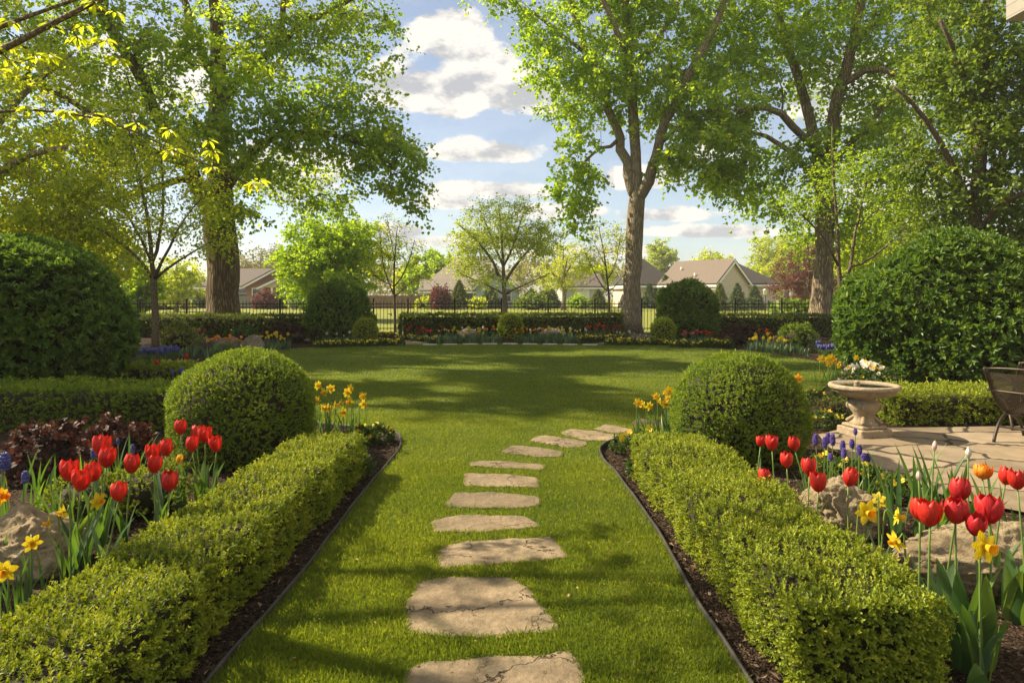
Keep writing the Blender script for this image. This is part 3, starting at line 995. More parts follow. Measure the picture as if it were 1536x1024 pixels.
def hedge(path, w, h, dens, L, mat, label, name='clipped_hedge', group=None, k=6, lumpy=.02, rnd_r=.035, bow=0.0, **kw):
    """a clipped hedge along a path of 2-D points; w and h may be pairs"""
    q = np.array(path, float)
    seg = np.linalg.norm(np.diff(q, axis=0), axis=1)
    cum = np.concatenate([[0], np.cumsum(seg)])
    Lt = cum[-1]
    o = empty(name, (*q.mean(0), 0), label, 'hedge', group)
    org = np.array([*q.mean(0), 0])

    def at(s):
        x = np.interp(s, cum, q[:, 0]); y = np.interp(s, cum, q[:, 1])
        e_ = .05
        tx = np.interp(s + e_, cum, q[:, 0]) - np.interp(s - e_, cum, q[:, 0])
        ty = np.interp(s + e_, cum, q[:, 1]) - np.interp(s - e_, cum, q[:, 1])
        t = nrm(np.stack([tx, ty], -1))
        return np.stack([x, y], -1), t

    def surf(s, a, hw, hh):
        """a in 0..1 round the section left-bottom, top, right-bottom"""
        per = 2 * hh + 2 * hw
        d_ = a * per
        X = np.where(d_ < hh, -hw, np.where(d_ < hh + 2 * hw, d_ - hh - hw, hw))
        Z = np.where(d_ < hh, d_, np.where(d_ < hh + 2 * hw, hh, per - d_))
        nx = np.where(d_ < hh, -1., np.where(d_ < hh + 2 * hw, 0, 1.))
        nz = np.where((d_ >= hh) & (d_ < hh + 2 * hw), 1., 0.)
        # round the shoulders
        cx_, cz_ = np.abs(X) - (hw - rnd_r), Z - (hh - rnd_r)
        m = (cx_ > 0) & (cz_ > 0)
        l = np.sqrt(cx_ ** 2 + cz_ ** 2) + 1e-9
        ux, uz = cx_ / l, cz_ / l
        X = np.where(m, np.sign(X) * ((hw - rnd_r) + ux * rnd_r), X)
        Z = np.where(m, (hh - rnd_r) + uz * rnd_r, Z)
        nx = np.where(m, np.sign(X) * ux, nx); nz = np.where(m, uz, nz)
        return X, Z, nx, nz

    hw, hh = w / 2 - L * .4, h - L * .4
    n = int(dens * Lt * (2 * h + w))
    s = rng.random(n) * Lt; a = rng.random(n)
    X, Z, nx, nz = surf(s, a, np.full(n, hw), np.full(n, hh))
    # draw the ends in a little so that they are rounded
    c, t = at(s)
    nn = np.stack([t[:, 1], -t[:, 0]], 1)
    p = np.concatenate([c + nn * X[:, None], Z[:, None]], 1)
    N = np.concatenate([nn * nx[:, None], nz[:, None]], 1)
    # the two ends
    ne = int(dens * w * h * 1.6)
    for s0, sg in ((0., -1.), (Lt, 1.)):
        xx = rng.uniform(-hw, hw, ne); zz = rng.uniform(0, hh, ne)
        c, t = at(np.full(ne, s0))
        nn = np.stack([t[:, 1], -t[:, 0]], 1)
        pull = .10 * (np.maximum(0, np.abs(xx) / hw - .6) ** 2 + np.maximum(0, zz / hh - .7) ** 2) * 2
        p = np.concatenate([p, np.concatenate([c + nn * xx[:, None] + t * (sg * (.0 - pull))[:, None], zz[:, None]], 1)])
        N = np.concatenate([N, np.concatenate([t * sg, np.zeros((ne, 1))], 1)])
    p[:, :] += N * (lump(p, 2.6, Lt) * lumpy + lump(p, 7.0, Lt + 2) * lumpy * .55)[:, None]
    mb = MB()
    p, N, cl = rough_clip(p, N)
    sprigs(mb, p - org, N, rng, L * 1.6, k, L, L * .58, cl=cl, **kw)
    stray = rng.random(len(p)) < .035
    sprigs(mb, p[stray] - org + N[stray] * L * .7, N[stray], rng, L * 2.6, k, L * 1.15, L * .6, up=.9, cl=cl[stray] + .25)
    mb.build('foliage', mat, o)
    core = MB()
    ss = np.linspace(.10, Lt - .10, max(3, int(Lt / .15)))
    aa = np.linspace(0, 1, 15)
    vs = []
    for s_ in ss:
        X, Z, _, _ = surf(np.full(15, s_), aa, np.full(15, hw * .84 - .01), np.full(15, hh - .045))
        c, t = at(np.array([s_]))
        nn = np.array([t[0, 1], -t[0, 0]])
        vs.append(np.concatenate([c + nn[None] * X[:, None], Z[:, None]], 1) - org)
    v = np.concatenate(vs)
    ii = np.arange(len(ss) - 1)[:, None] * 15; kk = np.arange(14)[None]
    f = np.stack([ii + kk, ii + kk + 1, ii + 15 + kk + 1, ii + 15 + kk], -1).reshape(-1, 4)
    core.add(v, f, 0, None, True)
    core.f.append((np.array([list(range(15))]), 0, np.array([.5]), False))
    core.f.append((np.array([list(range(len(v) - 1, len(v) - 16, -1))]), 0, np.array([.5]), False))
    core.build('twig_mass', M['twig'], o)
    return o


hedge([(-1.72, 1.75), (-1.68, 3.0), (-1.64, 4.5), (-1.60, 6.0)], .60, .36, 2500, .0175, M['box'], 'long low clipped hedge running along the path in front of the left tulips', k=7, lumpy=.030, jit=.62)
hedge([(1.42, 2.72), (1.40, 4.0), (1.38, 5.0), (1.35, 6.0)], .62, .36, 2500, .0175, M['box'], 'long low clipped hedge running along the path on the boulder side', k=7, lumpy=.030, jit=.62)
ball(366, 204, 529, 6.65, 2700, .0185, M['boxdark'], 'clipped_ball', 'big clipped round bush behind the left tulips', 'round bush', 'clipped round bushes', jit=.5)
ball(1107, 193, 534, 6.65, 2700, .0185, M['boxdark'], 'clipped_ball', 'big clipped round bush beside the bird bath', 'round bush', 'clipped round bushes', jit=.5)
hedge([(-7.6, 8.35), (-5.0, 8.35), (-3.2, 8.35)], .98, .47, 760, .030, M['boxdark'], 'wide low clipped hedge behind the left flower bed, in front of the big leafy shrub', lumpy=.02)
hedge([(4.62, 8.72), (6.2, 8.80), (8.6, 8.95)], .95, .36, 760, .030, M['box'], 'low clipped hedge at the back of the stone patio behind the bird bath', lumpy=.02)
hedge([(-8.2, 12.3), (-6.9, 12.3), (-5.9, 12.35)], .75, .30, 600, .036, M['box'], 'short low hedge block between the big leafy shrub and the round bush', lumpy=.02)
hedge([(-15.2, 25.2), (-10, 25.2), (-5.2, 25.6)], .8, .76, 260, .055, M['yew'], 'far clipped hedge below the thick ridged trunk', lumpy=.03)
hedge([(-4.2, 26.0), (0, 26.1), (4.15, 26.0)], .8, .77, 280, .055, M['yew'], 'far clipped hedge in the middle behind the small round bush', lumpy=.03)
hedge([(5.7, 25.8), (9, 25.6), (13.2, 25.2)], .8, .76, 260, .055, M['yew'], 'far clipped hedge behind the arching dark red shrub and red tulips', lumpy=.03)
ball(548, 37, 478, 22.3, 900, .03, M['boxlit'], 'clipped_ball', 'small clipped round bush beside the garden gate', 'round bush', 'clipped round bushes')
ball(766, 37, 470.5, 24.4, 900, .03, M['boxlit'], 'clipped_ball', 'small clipped round bush in the middle of the far flower bed', 'round bush', 'clipped round bushes')
ball(995, 36, 477, 22.3, 900, .03, M['boxlit'], 'clipped_ball', 'small clipped round bush beside the tall grey forked trunk', 'round bush', 'clipped round bushes')
ball(506, 88, 427, 23.4, 300, .075, M['laurel'], 'evergreen_bush', 'tall dark egg shaped evergreen bush left of the garden gate', 'evergreen bush', None, e=2.3, lumpy=.10, k=6)
ball(1031, 84, 424, 24.2, 300, .075, M['laurel'], 'evergreen_bush', 'dome shaped dark evergreen bush in front of the beige house', 'evergreen bush', None, e=2.3, lumpy=.10, k=6)


def big_shrub(cx, cy, rx, ry, h, label, seed):
    o = empty('leafy_shrub', (cx, cy, 0), label, 'shrub', 'big broad leaved shrubs')
    core = MB()
    dome_core(core, (0, 0), rx, ry, h, 1.72, .64, 0)
    core.build('branch_mass', M['twig'], o)
    mb = MB()
    n = int(240 * (2 * PI * (rx + ry) / 2 * h))
    p, N = dome_pts(n, (0, 0), rx - .08, ry - .08, h - .08, 1.72, 0, .14, seed)
    # whorls of long leaves at the shoot tips
    sprigs(mb, p, N, rng, .065, 7, .108, .042, up=.35, jit=.55, depth=.34, ang=1.05, tmpl=T_OVAL, spread=(.55, 1.0))
    mb.build('foliage', M['laurel'], o)


big_shrub(-8.3, 11.35, 1.96, 1.8, 2.6, 'big dark broad leaved shrub behind the left hedge under the yellow leaved sapling', 1.0)
big_shrub(7.25, 11.2, 1.92, 1.75, 2.52, 'big dark broad leaved shrub behind the patio hedge and bird bath', 4.0)


def loose_shrub(px, Y, w_px, top_py, mat, name, label, cat, dens=260, L=.06, tmpl=T_OVAL, e=2.0, group=None, lumpy=.12, wr=.6, k=6, depth=.2):
    cx = (px - 768) / F * Y
    r = w_px / 2 / F * Y
    h = CAM_H - (top_py - HOR) / F * Y
    o = empty(name, (cx, Y, 0), label, cat, group)
    core = MB()
    dome_core(core, (0, 0), r, r * .8, h, e, .66, 0)
    core.build('branch_mass', M['twig'], o)
    mb = MB()
    p, N = dome_pts(int(dens * (2 * PI * r * h + .3 * r * r)), (0, 0), r, r * .8, h, e, 0, lumpy * min(1, r), px * .013)
    sprigs(mb, p, N, rng, L * 1.5, k, L, L * wr, up=.5, jit=.8, depth=depth * r, tmpl=tmpl)
    mb.build('foliage', mat, o)
    return o


loose_shrub(70, 5.9, 140, 656, M['heuchera'], 'red_leaved_plant', 'low dark red leaved plant before the wide hedge, nearest the left edge', 'leafy plant', 420, .05, T_LOBED, 2.0, 'dark red leaved plants', .2, .85)
loose_shrub(168, 6.4, 92, 640, M['heuchera'], 'red_leaved_plant', 'low brownish red leaved plant before the wide hedge, nearer the round bush', 'leafy plant', 420, .05, T_LOBED, 2.0, 'dark red leaved plants', .2, .85)
loose_shrub(128, 4.75, 118, 712, M['box'], 'dwarf_box_bush', 'low loose box bush behind the left boulder among the red tulips', 'small bush', 900, .021, T_DIAMOND, 2.4, 'dwarf box bushes', .10, .6, 7, .12)
loose_shrub(222, 5.0, 120, 700, M['box'], 'dwarf_box_bush', 'low loose box bush under the middle red tulips in the left bed', 'small bush', 900, .021, T_DIAMOND, 2.4, 'dwarf box bushes', .10, .6, 7, .12)
loose_shrub(432, 22.2, 86, 494, M['heuchera'], 'arching_red_shrub', 'arching brown red shrub in the far bed left of the egg shaped bush', 'shrub', 190, .07, T_OVAL, 2.0, 'arching dark red shrubs', .18)
loose_shrub(1106, 21.2, 56, 492, M['heuchera'], 'arching_red_shrub', 'arching dark brown shrub in the far bed beside the red tulips', 'shrub', 190, .07, T_OVAL, 2.0, 'arching dark red shrubs', .18)
loose_shrub(268, 20.0, 62, 493, M['cream'], 'variegated_shrub', 'cream and green leaved shrub beside the slim trunk on the left', 'shrub', 150, .075, T_OVAL, 2.0, None, .2)
loose_shrub(368, 23.0, 46, 493, M['pansyleaf'], 'white_flowered_bush', 'small green bush with white specks behind the two grey boulders', 'shrub', 160, .07, T_OVAL, 2.0)
loose_shrub(1195, 18.8, 52, 487, M['boxdark'], 'green_bush', 'loose green bush between two grey boulders in the far bed', 'shrub', 170, .06, T_OVAL, 2.0)
loose_shrub(1250, 8.9, 52, 598, M['cream'], 'variegated_mound', 'small mound of cream speckled leaves left of the bird bath', 'leafy plant', 800, .022, T_OVAL, 2.2, None, .1)


# ------------------------------------------------------------------ trees
def spline3(pts, step):
    p = [np.array(q, float) for q in pts]
    if len(p) == 2:
        p = [p[0], (p[0] + p[1]) / 2, p[1]]
    p = [2 * p[0] - p[1]] + p + [2 * p[-1] - p[-2]]
    out = []
    for i in range(1, len(p) - 2):
        n = max(2, int(np.linalg.norm(p[i + 1][:3] - p[i][:3]) / step))
        for k in range(n):
            t = k / n
            a, b, c, d_ = p[i - 1], p[i], p[i + 1], p[i + 2]
            out.append(.5 * (2 * b + (c - a) * t + (2 * a - 5 * b + 4 * c - d_) * t * t + (3 * b - a - 3 * c + d_) * t ** 3))
    out.append(p[-2])
    return np.array(out)


def tree(name, label, cat, limbs, blobs, mat, bark, seed, L=.13, per=110, spread=.45, rtip=.006, step=.5, tmpl=T_DIAMOND, group=None, flare=1.35,
         wr=.8, droop=.35, twigleaf=0.35, flat=.55, sides0=14, exps=.5, rmax=9, base=None, subs=4, limbleaf=False):
    """limbs: polylines of (x, y, z, r), the first one is the trunk; blobs: ellipsoids (x, y, z, rx, ry, rz, number of sprays)"""
    r_ = np.random.default_rng(seed)
    pos, par, rex, lim_f = [], [], [], []
    trunk0 = np.array(limbs[0][0][:3], float)
    for li, lb in enumerate(limbs):
        q = spline3(lb, step)
        if li == 0:
            last = -1
        else:
            a = np.array(pos)
            last = int(np.argmin(np.linalg.norm(a - q[0][:3], axis=1)))
            q = q[1:]
        for iq, row in enumerate(q):
            lim_f.append(iq / max(1, len(q) - 1) if li and lb[-1][2] > 1.5 else 0)
            jit = r_.normal(0, 1, 3) * min(.05, row[3] * .25) if li else r_.normal(0, 1, 3) * np.array([1, 1, 0]) * row[3] * .06
            pos.append(row[:3] + (jit if len(pos) > 2 else 0)); par.append(last); rex.append(row[3]); last = len(pos) - 1
    nl = len(pos)
    cs = []
    for (x, y, z, rx, ry, rz, n) in blobs:
        u = nrm(r_.normal(0, 1, (n, 3))) * (r_.random((n, 1)) ** .40)
        cs.append(np.array([x, y, z]) + u * np.array([rx, ry, rz]))
    if cs:
        cs = np.concatenate(cs)
        A = np.array(pos)
        d0 = np.array([np.min(np.linalg.norm(A - c, axis=1)) for c in cs])
        cs = cs[np.argsort(d0)]
    buf = np.zeros((nl + len(cs) * 14 + 10, 3)); buf[:nl] = pos
    cnt_nodes = nl
    tips = []
    limb_tips = [q for q in range(nl) if lim_f[q] > .42] if limbleaf and per else []
    z0 = trunk0[2]
    rexa = np.zeros(len(buf)); rexa[:nl] = rex
    for c in cs:
        B = buf[:cnt_nodes]
        dv = c - B
        dd = np.linalg.norm(dv, axis=1)
        cost = dd + .55 * np.maximum(0, -dv[:, 2]) + np.where(rexa[:cnt_nodes] > 0, 0, .05)
        # not straight out of the lower trunk
        cost = cost + np.where(np.arange(cnt_nodes) < 3, 50, 0)
        i = int(np.argmin(cost))
        s = buf[i]; d_ = dd[i]
        k = int(min(12, max(2, d_ / (step * 1.1))))
        mid = s + (c - s) * .5 + np.array([0, 0, .16 * d_]) + r_.normal(0, .07, 3) * d_
        last = i
        for j in range(1, k + 1):
            t = j / k
            buf[cnt_nodes] = (1 - t) ** 2 * s + 2 * t * (1 - t) * mid + t * t * c + (r_.normal(0, .02, 3) if j < k else 0)
            par.append(last); last = cnt_nodes; cnt_nodes += 1
        tips.append(last)
    pos = buf[:cnt_nodes]
    n = cnt_nodes
    cnt = np.zeros(n)
    for t in tips: cnt[t] += 1
    tips = tips + limb_tips
    for i in range(n - 1, 0, -1):
        if par[i] >= 0: cnt[par[i]] += cnt[i]
    rad = rtip * np.maximum(cnt, 1) ** exps
    rad = np.where(rexa[:n] > 0, rexa[:n], np.minimum(rad, rmax))
    for i in range(1, n):
        if par[i] >= 0 and rexa[i] == 0: rad[i] = min(rad[i], rad[par[i]] * .85)
    kids = [[] for _ in range(n)]
    for i in range(1, n):
        if par[i] >= 0: kids[par[i]].append(i)
    org = np.array([trunk0[0], trunk0[1], 0.])
    root = empty(name, tuple(org), label, cat, group)
    mb = MB()
    stack = [(0, None)]
    while stack:
        i, fr = stack.pop()
        ch = [i] if fr is None else [fr, i]
        while kids[i]:
            ks = sorted(kids[i], key=lambda q: (rexa[q] > 0 and (q == i + 1), rad[q]), reverse=True)
            for q in ks[1:]: stack.append((q, i))
            i = ks[0]
            ch.append(i)
        rr = rad[ch].copy()
        if fr is not None: rr[0] = min(rr[0] * .8, rr[1] * 1.25)
        pp = pos[ch].copy()
        main = fr is None
        if main:
            # root flare
            zz = pp[:, 2]
            rr = rr * (1 + (flare - 1) * np.exp(-np.maximum(zz, 0) / (rr[0] * 1.3)))
            pp[0, 2] -= .05
        sides = sides0 * 2 if main else (10 if rr.max() > .12 else 6 if rr.max() > .03 else 3)
        mb.tube(pp - org, rr, sides, 0, True, True)
        if main and rr[0] > .25:
            v = mb.v[-1].reshape(len(pp), sides, 3)
            a = np.linspace(0, 2 * PI, sides, endpoint=False)
            but = 1 + .07 * np.sin(a * 5 + seed)[None] * np.exp(-np.maximum(pp[:, 2:3], 0) / 1.2) + .025 * np.sin(a * 3 + 1)[None] + .02 * np.sin(a[None] * 4 + pp[:, 2:3] * 1.7)
            cc = (pp - org)[:, None]
            mb.v[-1] = (cc + (v - cc) * but[..., None]).reshape(-1, 3)
    if per and len(tips):
        T = pos[tips]
        prev = pos[[par[t] for t in tips]]
        m = len(T)
        axis = np.array([trunk0[0], trunk0[1], T[:, 2].mean() - 1])
        # every spray carries a few thin drooping twigs with leaves set along them
        ns = subs
        ti = np.repeat(np.arange(m), ns)
        outd = nrm(T - axis)[ti]
        sd = nrm(r_.normal(0, 1, (m * ns, 3)) * np.array([1, 1, flat]) + outd * .55 + np.array([0, 0, -droop * .5]))
        sl = spread * 1.25 * r_.uniform(.45, 1.25, m * ns)
        f0 = r_.random((m * ns, 1))
        s0 = prev[ti] * (1 - f0) * .8 + T[ti] * (1 - (1 - f0) * .8)
        s1 = s0 + sd * sl[:, None] * .55
        s2 = s1 + nrm(sd + np.array([0, 0, -droop])) * sl[:, None] * .45
        tw = MB()
        k3 = np.arange(m * ns)
        ref = nrm(np.cross(sd, r_.normal(0, 1, (m * ns, 3))))
        ref2 = np.cross(sd, ref)
        vv = []
        for q, rr0 in ((s0, 1.0), (s1, .7), (s2, .35)):
            for c3 in range(3):
                an = c3 * 2 * PI / 3
                vv.append(q - org + (ref * math.cos(an) + ref2 * math.sin(an)) * rtip * .55 * rr0)
        vv = np.stack(vv, 1).reshape(-1, 3)
        fb = np.array([(r3 * 3 + c3, r3 * 3 + (c3 + 1) % 3, r3 * 3 + 3 + (c3 + 1) % 3, r3 * 3 + 3 + c3) for r3 in range(2) for c3 in range(3)])
        mb.add(vv, (k3[:, None, None] * 9 + fb[None]).reshape(-1, 4), 0, None, True)
        pl = max(2, per // ns)
        idx = np.repeat(k3, pl)
        nL = len(idx)
        t = (r_.random((nL, 1)) ** .8) * 1.06
        c = np.where(t < .55, s0[idx] + (s1 - s0)[idx] * (t / .55), s1[idx] + (s2 - s1)[idx] * ((t - .55) / .45))
        c = c + r_.normal(0, 1, (nL, 3)) * (.20 * L + .07 * spread)
        D = nrm(r_.normal(0, .75, (nL, 3)) + sd[idx] * .8 + np.array([0, 0, -droop]))
        Nn = nrm(r_.normal(0, .6, (nL, 3)) + np.array([0, 0, .85]))
        s = r_.uniform(.6, 1.25, nL)
        tone = np.clip(np.repeat(np.repeat(r_.normal(.45, .13, m), ns) + r_.normal(0, .12, m * ns), pl) + r_.normal(0, .14, nL), 0, 1)
        cm_ = MB()
        leaves(cm_, c - org, D, Nn, L * s, L * wr * s, tmpl, tone)
        cm_.build('crown', mat, root)
    mb.build('trunk', bark, root)
    return root


def PL(Y, *pts):
    """limb from (px, py, radius in px of the photograph[, extra depth])"""
    out = []
    for q in pts:
        y = Y + (q[3] if len(q) > 3 else 0)
        x, yy, z = P(q[0], q[1], y)
        out.append((x, yy, z, q[2] / F * y))
    return out


def BL(Y, *bl):
    out = []
    for (px, py, rx, ry, ryd, n, *dy) in bl:
        y = Y + (dy[0] if dy else 0)
        x, yy, z = P(px, py, y)
        out.append((x, yy, z, rx / F * y, ryd, ry / F * y, n))
    return out


# the thick ridged tree on the left
Y = 26.2
t1 = [PL(Y, (336, 502.5, 23), (335, 440, 22), (334, 380, 22.5), (331, 330, 23), (328, 270, 17, 0), (326, 180, 13, .3), (327, 80, 10.5, .4), (322, 0, 8.5, .4), (318, -120, 5, .5), (320, -230, 3, 0)),
      PL(Y, (331, 335, 15), (305, 295, 13, -.3), (280, 250, 11, -.8), (255, 210, 9.5, -1.3), (205, 110, 8, -2), (150, 10, 6.5, -2.8), (110, -80, 4, -3)),
      PL(Y, (332, 290, 8), (372, 235, 8, -.6), (410, 205, 5.5, -1.2), (470, 198, 4.5, -1.8), (540, 215, 3, -2), (590, 250, 1.8, -2.2)),
      PL(Y, (326, 175, 7), (350, 130, 7, .6), (405, 80, 6, 1.2), (440, 50, 5, 1.6), (490, 20, 4, 2), (560, -20, 2.5, 2)),
      PL(Y, (405, 82, 4, 1.2), (420, 40, 4.5, 1.0), (425, 0, 4, 1), (430, -80, 3, 1)),
      PL(Y, (290, 265, 6, -.6), (250, 275, 5, -1.5), (190, 292, 4.5, -2.5), (120, 305, 3, -3)),
      PL(Y, (326, 120, 7, .4), (295, 60, 6, 1.2), (270, -10, 5, 2), (240, -100, 3, 2.5)),
      PL(Y, (333, 250, 6), (365, 262, 4, 1.5), (410, 270, 3, 2.5), (450, 300, 2, 3)),
      PL(Y, (280, 250, 6, -.8), (210, 215, 5, -1.5), (120, 160, 4, -2.0), (40, 120, 3, -2.2))]
b1 = BL(Y, (500, 185, 110, 62, 2.6, 105, -1.8), (565, 235, 66, 58, 2.0, 52, -2), (605, 285, 34, 32, 1.2, 14, -2), (430, 255, 90, 45, 2.4, 52, 1), (370, 190, 85, 70, 1.6, 60, -3), (300, 200, 60, 50, 1.4, 20, -3), (330, 90, 80, 50, 1.6, 24, -3), (500, 60, 105, 75, 2.6, 105, 1.6), (360, 60, 110, 90, 3.0, 105), (200, 90, 120, 90, 3.0, 105, -2),
        (120, 230, 110, 85, 2.6, 90, -2.4), (230, 200, 80, 70, 2.4, 50, -2), (30, 120, 110, 100, 2.6, 75, -2), (60, 0, 130, 60, 3, 60, -2.5), (345, 300, 45, 30, 2, 20, -1.2),
        (470, 300, 60, 22, 2, 20, 2))
rs_ = np.random.default_rng(3)
for _ in range(20):
    a_, b_ = rs_.normal(0, 1, 2)
    b1 += BL(Y, (340 + 150 * a_, -130 + 70 * b_, 34, 24, 1.0, 17, rs_.normal(0, 3)))
tree('shade_tree', 'thick old tree with deeply ridged trunk standing behind the far left hedge', 'tree', t1, b1, M['oak'], M['bark_oak'], 11, L=.158, per=52, spread=.75, wr=.85, rtip=.0085, sides0=18, rmax=.16)

# the forked grey tree right of the middle
Y = 27.2
t2 = [PL(Y, (946, 501.5, 15), (947, 460, 13.2), (950, 400, 12.6), (953, 340, 12.6), (955, 300, 12), (954, 250, 8.2), (950, 180, 7.5), (946, 100, 7), (940, 20, 6.5), (938, -90, 4.5), (940, -220, 2)),
      PL(Y, (954, 305, 9), (942, 262, 8), (928, 205, 7, .3), (905, 140, 6, .6), (880, 80, 5.5, .9), (862, 20, 4.5, 1.2), (840, -70, 3, 1.4)),
      PL(Y, (956, 308, 10), (972, 272, 9, -.3), (990, 215, 7.5, -.8), (1012, 160, 7, -1.2), (1045, 90, 6, -1.8), (1080, 20, 5, -2.2), (1110, -70, 3, -2.4)),
      PL(Y, (948, 150, 4.5), (930, 60, 4.5, -1), (905, 0, 4, -1.5), (890, -90, 2.6, -1.6)),
      PL(Y, (880, 82, 3, .9), (840, 50, 3, 1), (800, 20, 2, 1.2)),
      PL(Y, (990, 210, 4, -.8), (1040, 175, 3.5, -1.4), (1090, 160, 2.4, -1.6)),
      PL(Y, (930, 215, 3, .3), (890, 230, 2.4, -.6), (862, 262, 1.6, -1)),
      PL(Y, (946, 105, 3.5), (985, 60, 4, 1.5), (1020, 0, 3.5, 2.2))]
b2 = BL(Y, (880, 115, 85, 80, 2.4, 80), (815, 70, 40, 55, 1.8, 26), (862, 235, 44, 72, 1.7, 30, -.8), (866, 315, 26, 34, 1.2, 10, -.8), (960, 95, 100, 95, 2.8, 110), (1050, 140, 85, 75, 2.6, 90, -1.2),
        (1060, 215, 60, 48, 2, 42, -1.2), (1010, 240, 32, 24, 1.8, 12, -1.2), (1020, 10, 110, 75, 3, 75), (880, -20, 120, 70, 3, 80), (945, -140, 190, 100, 4, 120), (750, -18, 50, 22, 1.5, 14))
tree('shade_tree', 'tall grey barked tree forking into three stems right of the middle', 'tree', t2, b2, M['maple'], M['bark_maple'], 12, L=.17, per=60, spread=.70, wr=.85, rtip=.008, sides0=16, rmax=.13)

# the big tree at the right
Y = 27.4
t3 = [PL(Y, (1231, 500.5, 17), (1232, 460, 15), (1236, 400, 13.5), (1237, 340, 13), (1235, 290, 12.5), (1228, 240, 8.5), (1215, 180, 7.5, .3), (1195, 110, 6.5, .6), (1172, 40, 5.5, 1), (1155, -60, 4, 1), (1140, -180, 2, 1)),
      PL(Y, (1236, 292, 10), (1246, 220, 9, -.3), (1258, 150, 8.5, -.6), (1275, 80, 7.5, -1), (1292, 0, 6, -1.5), (1310, -110, 4, -1.5)),
      PL(Y, (1228, 235, 6), (1190, 190, 5.5, -1), (1150, 162, 5, -1.6), (1110, 168, 3.5, -2.2)),
      PL(Y, (1262, 135, 5, -.6), (1300, 105, 4.5, -1.5), (1345, 112, 4, -2.2), (1390, 120, 3, -3)),
      PL(Y, (1238, 260, 5), (1290, 200, 4.5, -1.4), (1340, 150, 3.5, -2), (1400, 130, 2.5, -2.4)),
      PL(Y, (1276, 75, 5, -1), (1320, 30, 4, -.4), (1370, -10, 3, 0)),
      PL(Y, (1235, 285, 5), (1190, 232, 4, .6), (1130, 200, 3, 1), (1080, 240, 2, 1))]
b3 = BL(Y, (1110, 110, 70, 80, 2.4, 62), (1180, 60, 85, 75, 2.6, 80), (1280, 90, 100, 90, 2.8, 105), (1370, 130, 95, 85, 2.8, 85, -1), (1300, 210, 100, 65, 2.6, 75, -1), (1150, 240, 85, 48, 2.2, 45), (1090, 270, 60, 36, 1.8, 30),
        (1160, 300, 60, 32, 2, 24, .5), (1240, 330, 70, 60, 2.4, 40, 1.2), (1350, 290, 80, 60, 2.4, 50, -.5), (1290, 390, 40, 30, 1.8, 12, 1.4), (1240, -20, 180, 60, 3.4, 110), (1240, -140, 170, 90, 4, 100), (1060, 40, 40, 50, 2, 20), (1420, 30, 70, 70, 2.4, 50))
tree('shade_tree', 'tall rough barked tree at the right with one sunlit side of its trunk', 'tree', t3, b3, M['bright'], M['bark_right'], 13, L=.165, per=56, spread=.74, wr=.85, rtip=.008, sides0=16, rmax=.13)

# the dark maple above the right hand shrub
Y = 17.5
t4 = [PL(Y, (1468, 535, 12), (1466, 440, 10), (1462, 360, 9.5), (1466, 280, 9), (1476, 180, 8), (1480, 60, 6), (1482, -120, 3)),
      PL(Y, (1464, 330, 6), (1430, 250, 5, -.6), (1390, 180, 4, -1), (1340, 130, 2.5, -1.2)),
      PL(Y, (1466, 300, 6), (1510, 220, 5, .6), (1560, 140, 4, 1), (1610, 60, 2.5, 1)),
      PL(Y, (1476, 180, 5), (1440, 100, 4, -.5), (1410, 30, 3, -1)),
      PL(Y, (1464, 345, 4), (1510, 300, 3.5, -1), (1570, 280, 2.5, -1.4))]
b4 = BL(Y, (1440, 130, 80, 65, 1.7, 80), (1520, 90, 80, 80, 2.0, 85), (1500, 210, 90, 65, 2.0, 95), (1400, 230, 60, 50, 1.5, 42), (1560, 290, 90, 70, 2.0, 75), (1450, 300, 70, 48, 1.7, 40), (1510, 370, 60, 40, 1.6, 45), (1450, 20, 90, 60, 2, 50), (1640, 160, 120, 130, 2.4, 110), (1500, -90, 150, 90, 3, 70))
tree('shade_tree', 'dark dense maple whose crown hangs over the shrub behind the patio', 'tree', t4, b4, M['shade'], M['bark_young'], 14, L=.118, per=52, spread=.55, wr=.85, rtip=.006, rmax=.08, twigleaf=.3)

# a yellow green tree mostly outside the left edge
Y = 18.5
t5 = [PL(Y, (-60, 530, 16), (-58, 440, 14), (-50, 350, 13), (-48, 240, 10), (-45, 100, 8), (-40, -120, 5), (-45, -330, 2)),
      PL(Y, (-52, 330, 7), (-10, 270, 6, -.5), (40, 235, 5, -1), (100, 220, 3, -1)),
      PL(Y, (-48, 260, 7), (0, 180, 5, .5), (60, 120, 4, 1), (110, 80, 2.5, 1)),
      PL(Y, (-52, 300, 7), (-120, 230, 5, 0), (-200, 160, 3, 0)),
      PL(Y, (-55, 370, 5), (-15, 340, 4, .8), (50, 330, 3, 1.2), (120, 335, 2, 1.4))]
r5 = np.random.default_rng(8)
b5 = []
for _ in range(10):
    b5.append((-15.2 + r5.normal(0, 1.7), 18.3 + r5.normal(0, 1.7), 14.2 + r5.normal(0, 2.2), .95, .95, .55, 12))
b5 += BL(Y, (20, 330, 100, 42, 1.8, 75), (110, 350, 75, 36, 1.6, 45, .6), (30, 240, 105, 60, 2.0, 70), (120, 290, 60, 36, 1.6, 34), (10, 120, 110, 80, 2.2, 60), (-110, 180, 90, 110, 2.2, 22), (-40, 10, 130, 90, 2.6, 30), (150, 400, 40, 36, 1.2, 22, .8))
tree('young_leaved_tree', 'yellow green tree rising behind the big shrub at the left edge', 'tree', t5, b5, M['lime'], M['bark_maple'], 15, L=.115, per=52, spread=.55, rtip=.006, rmax=.09)

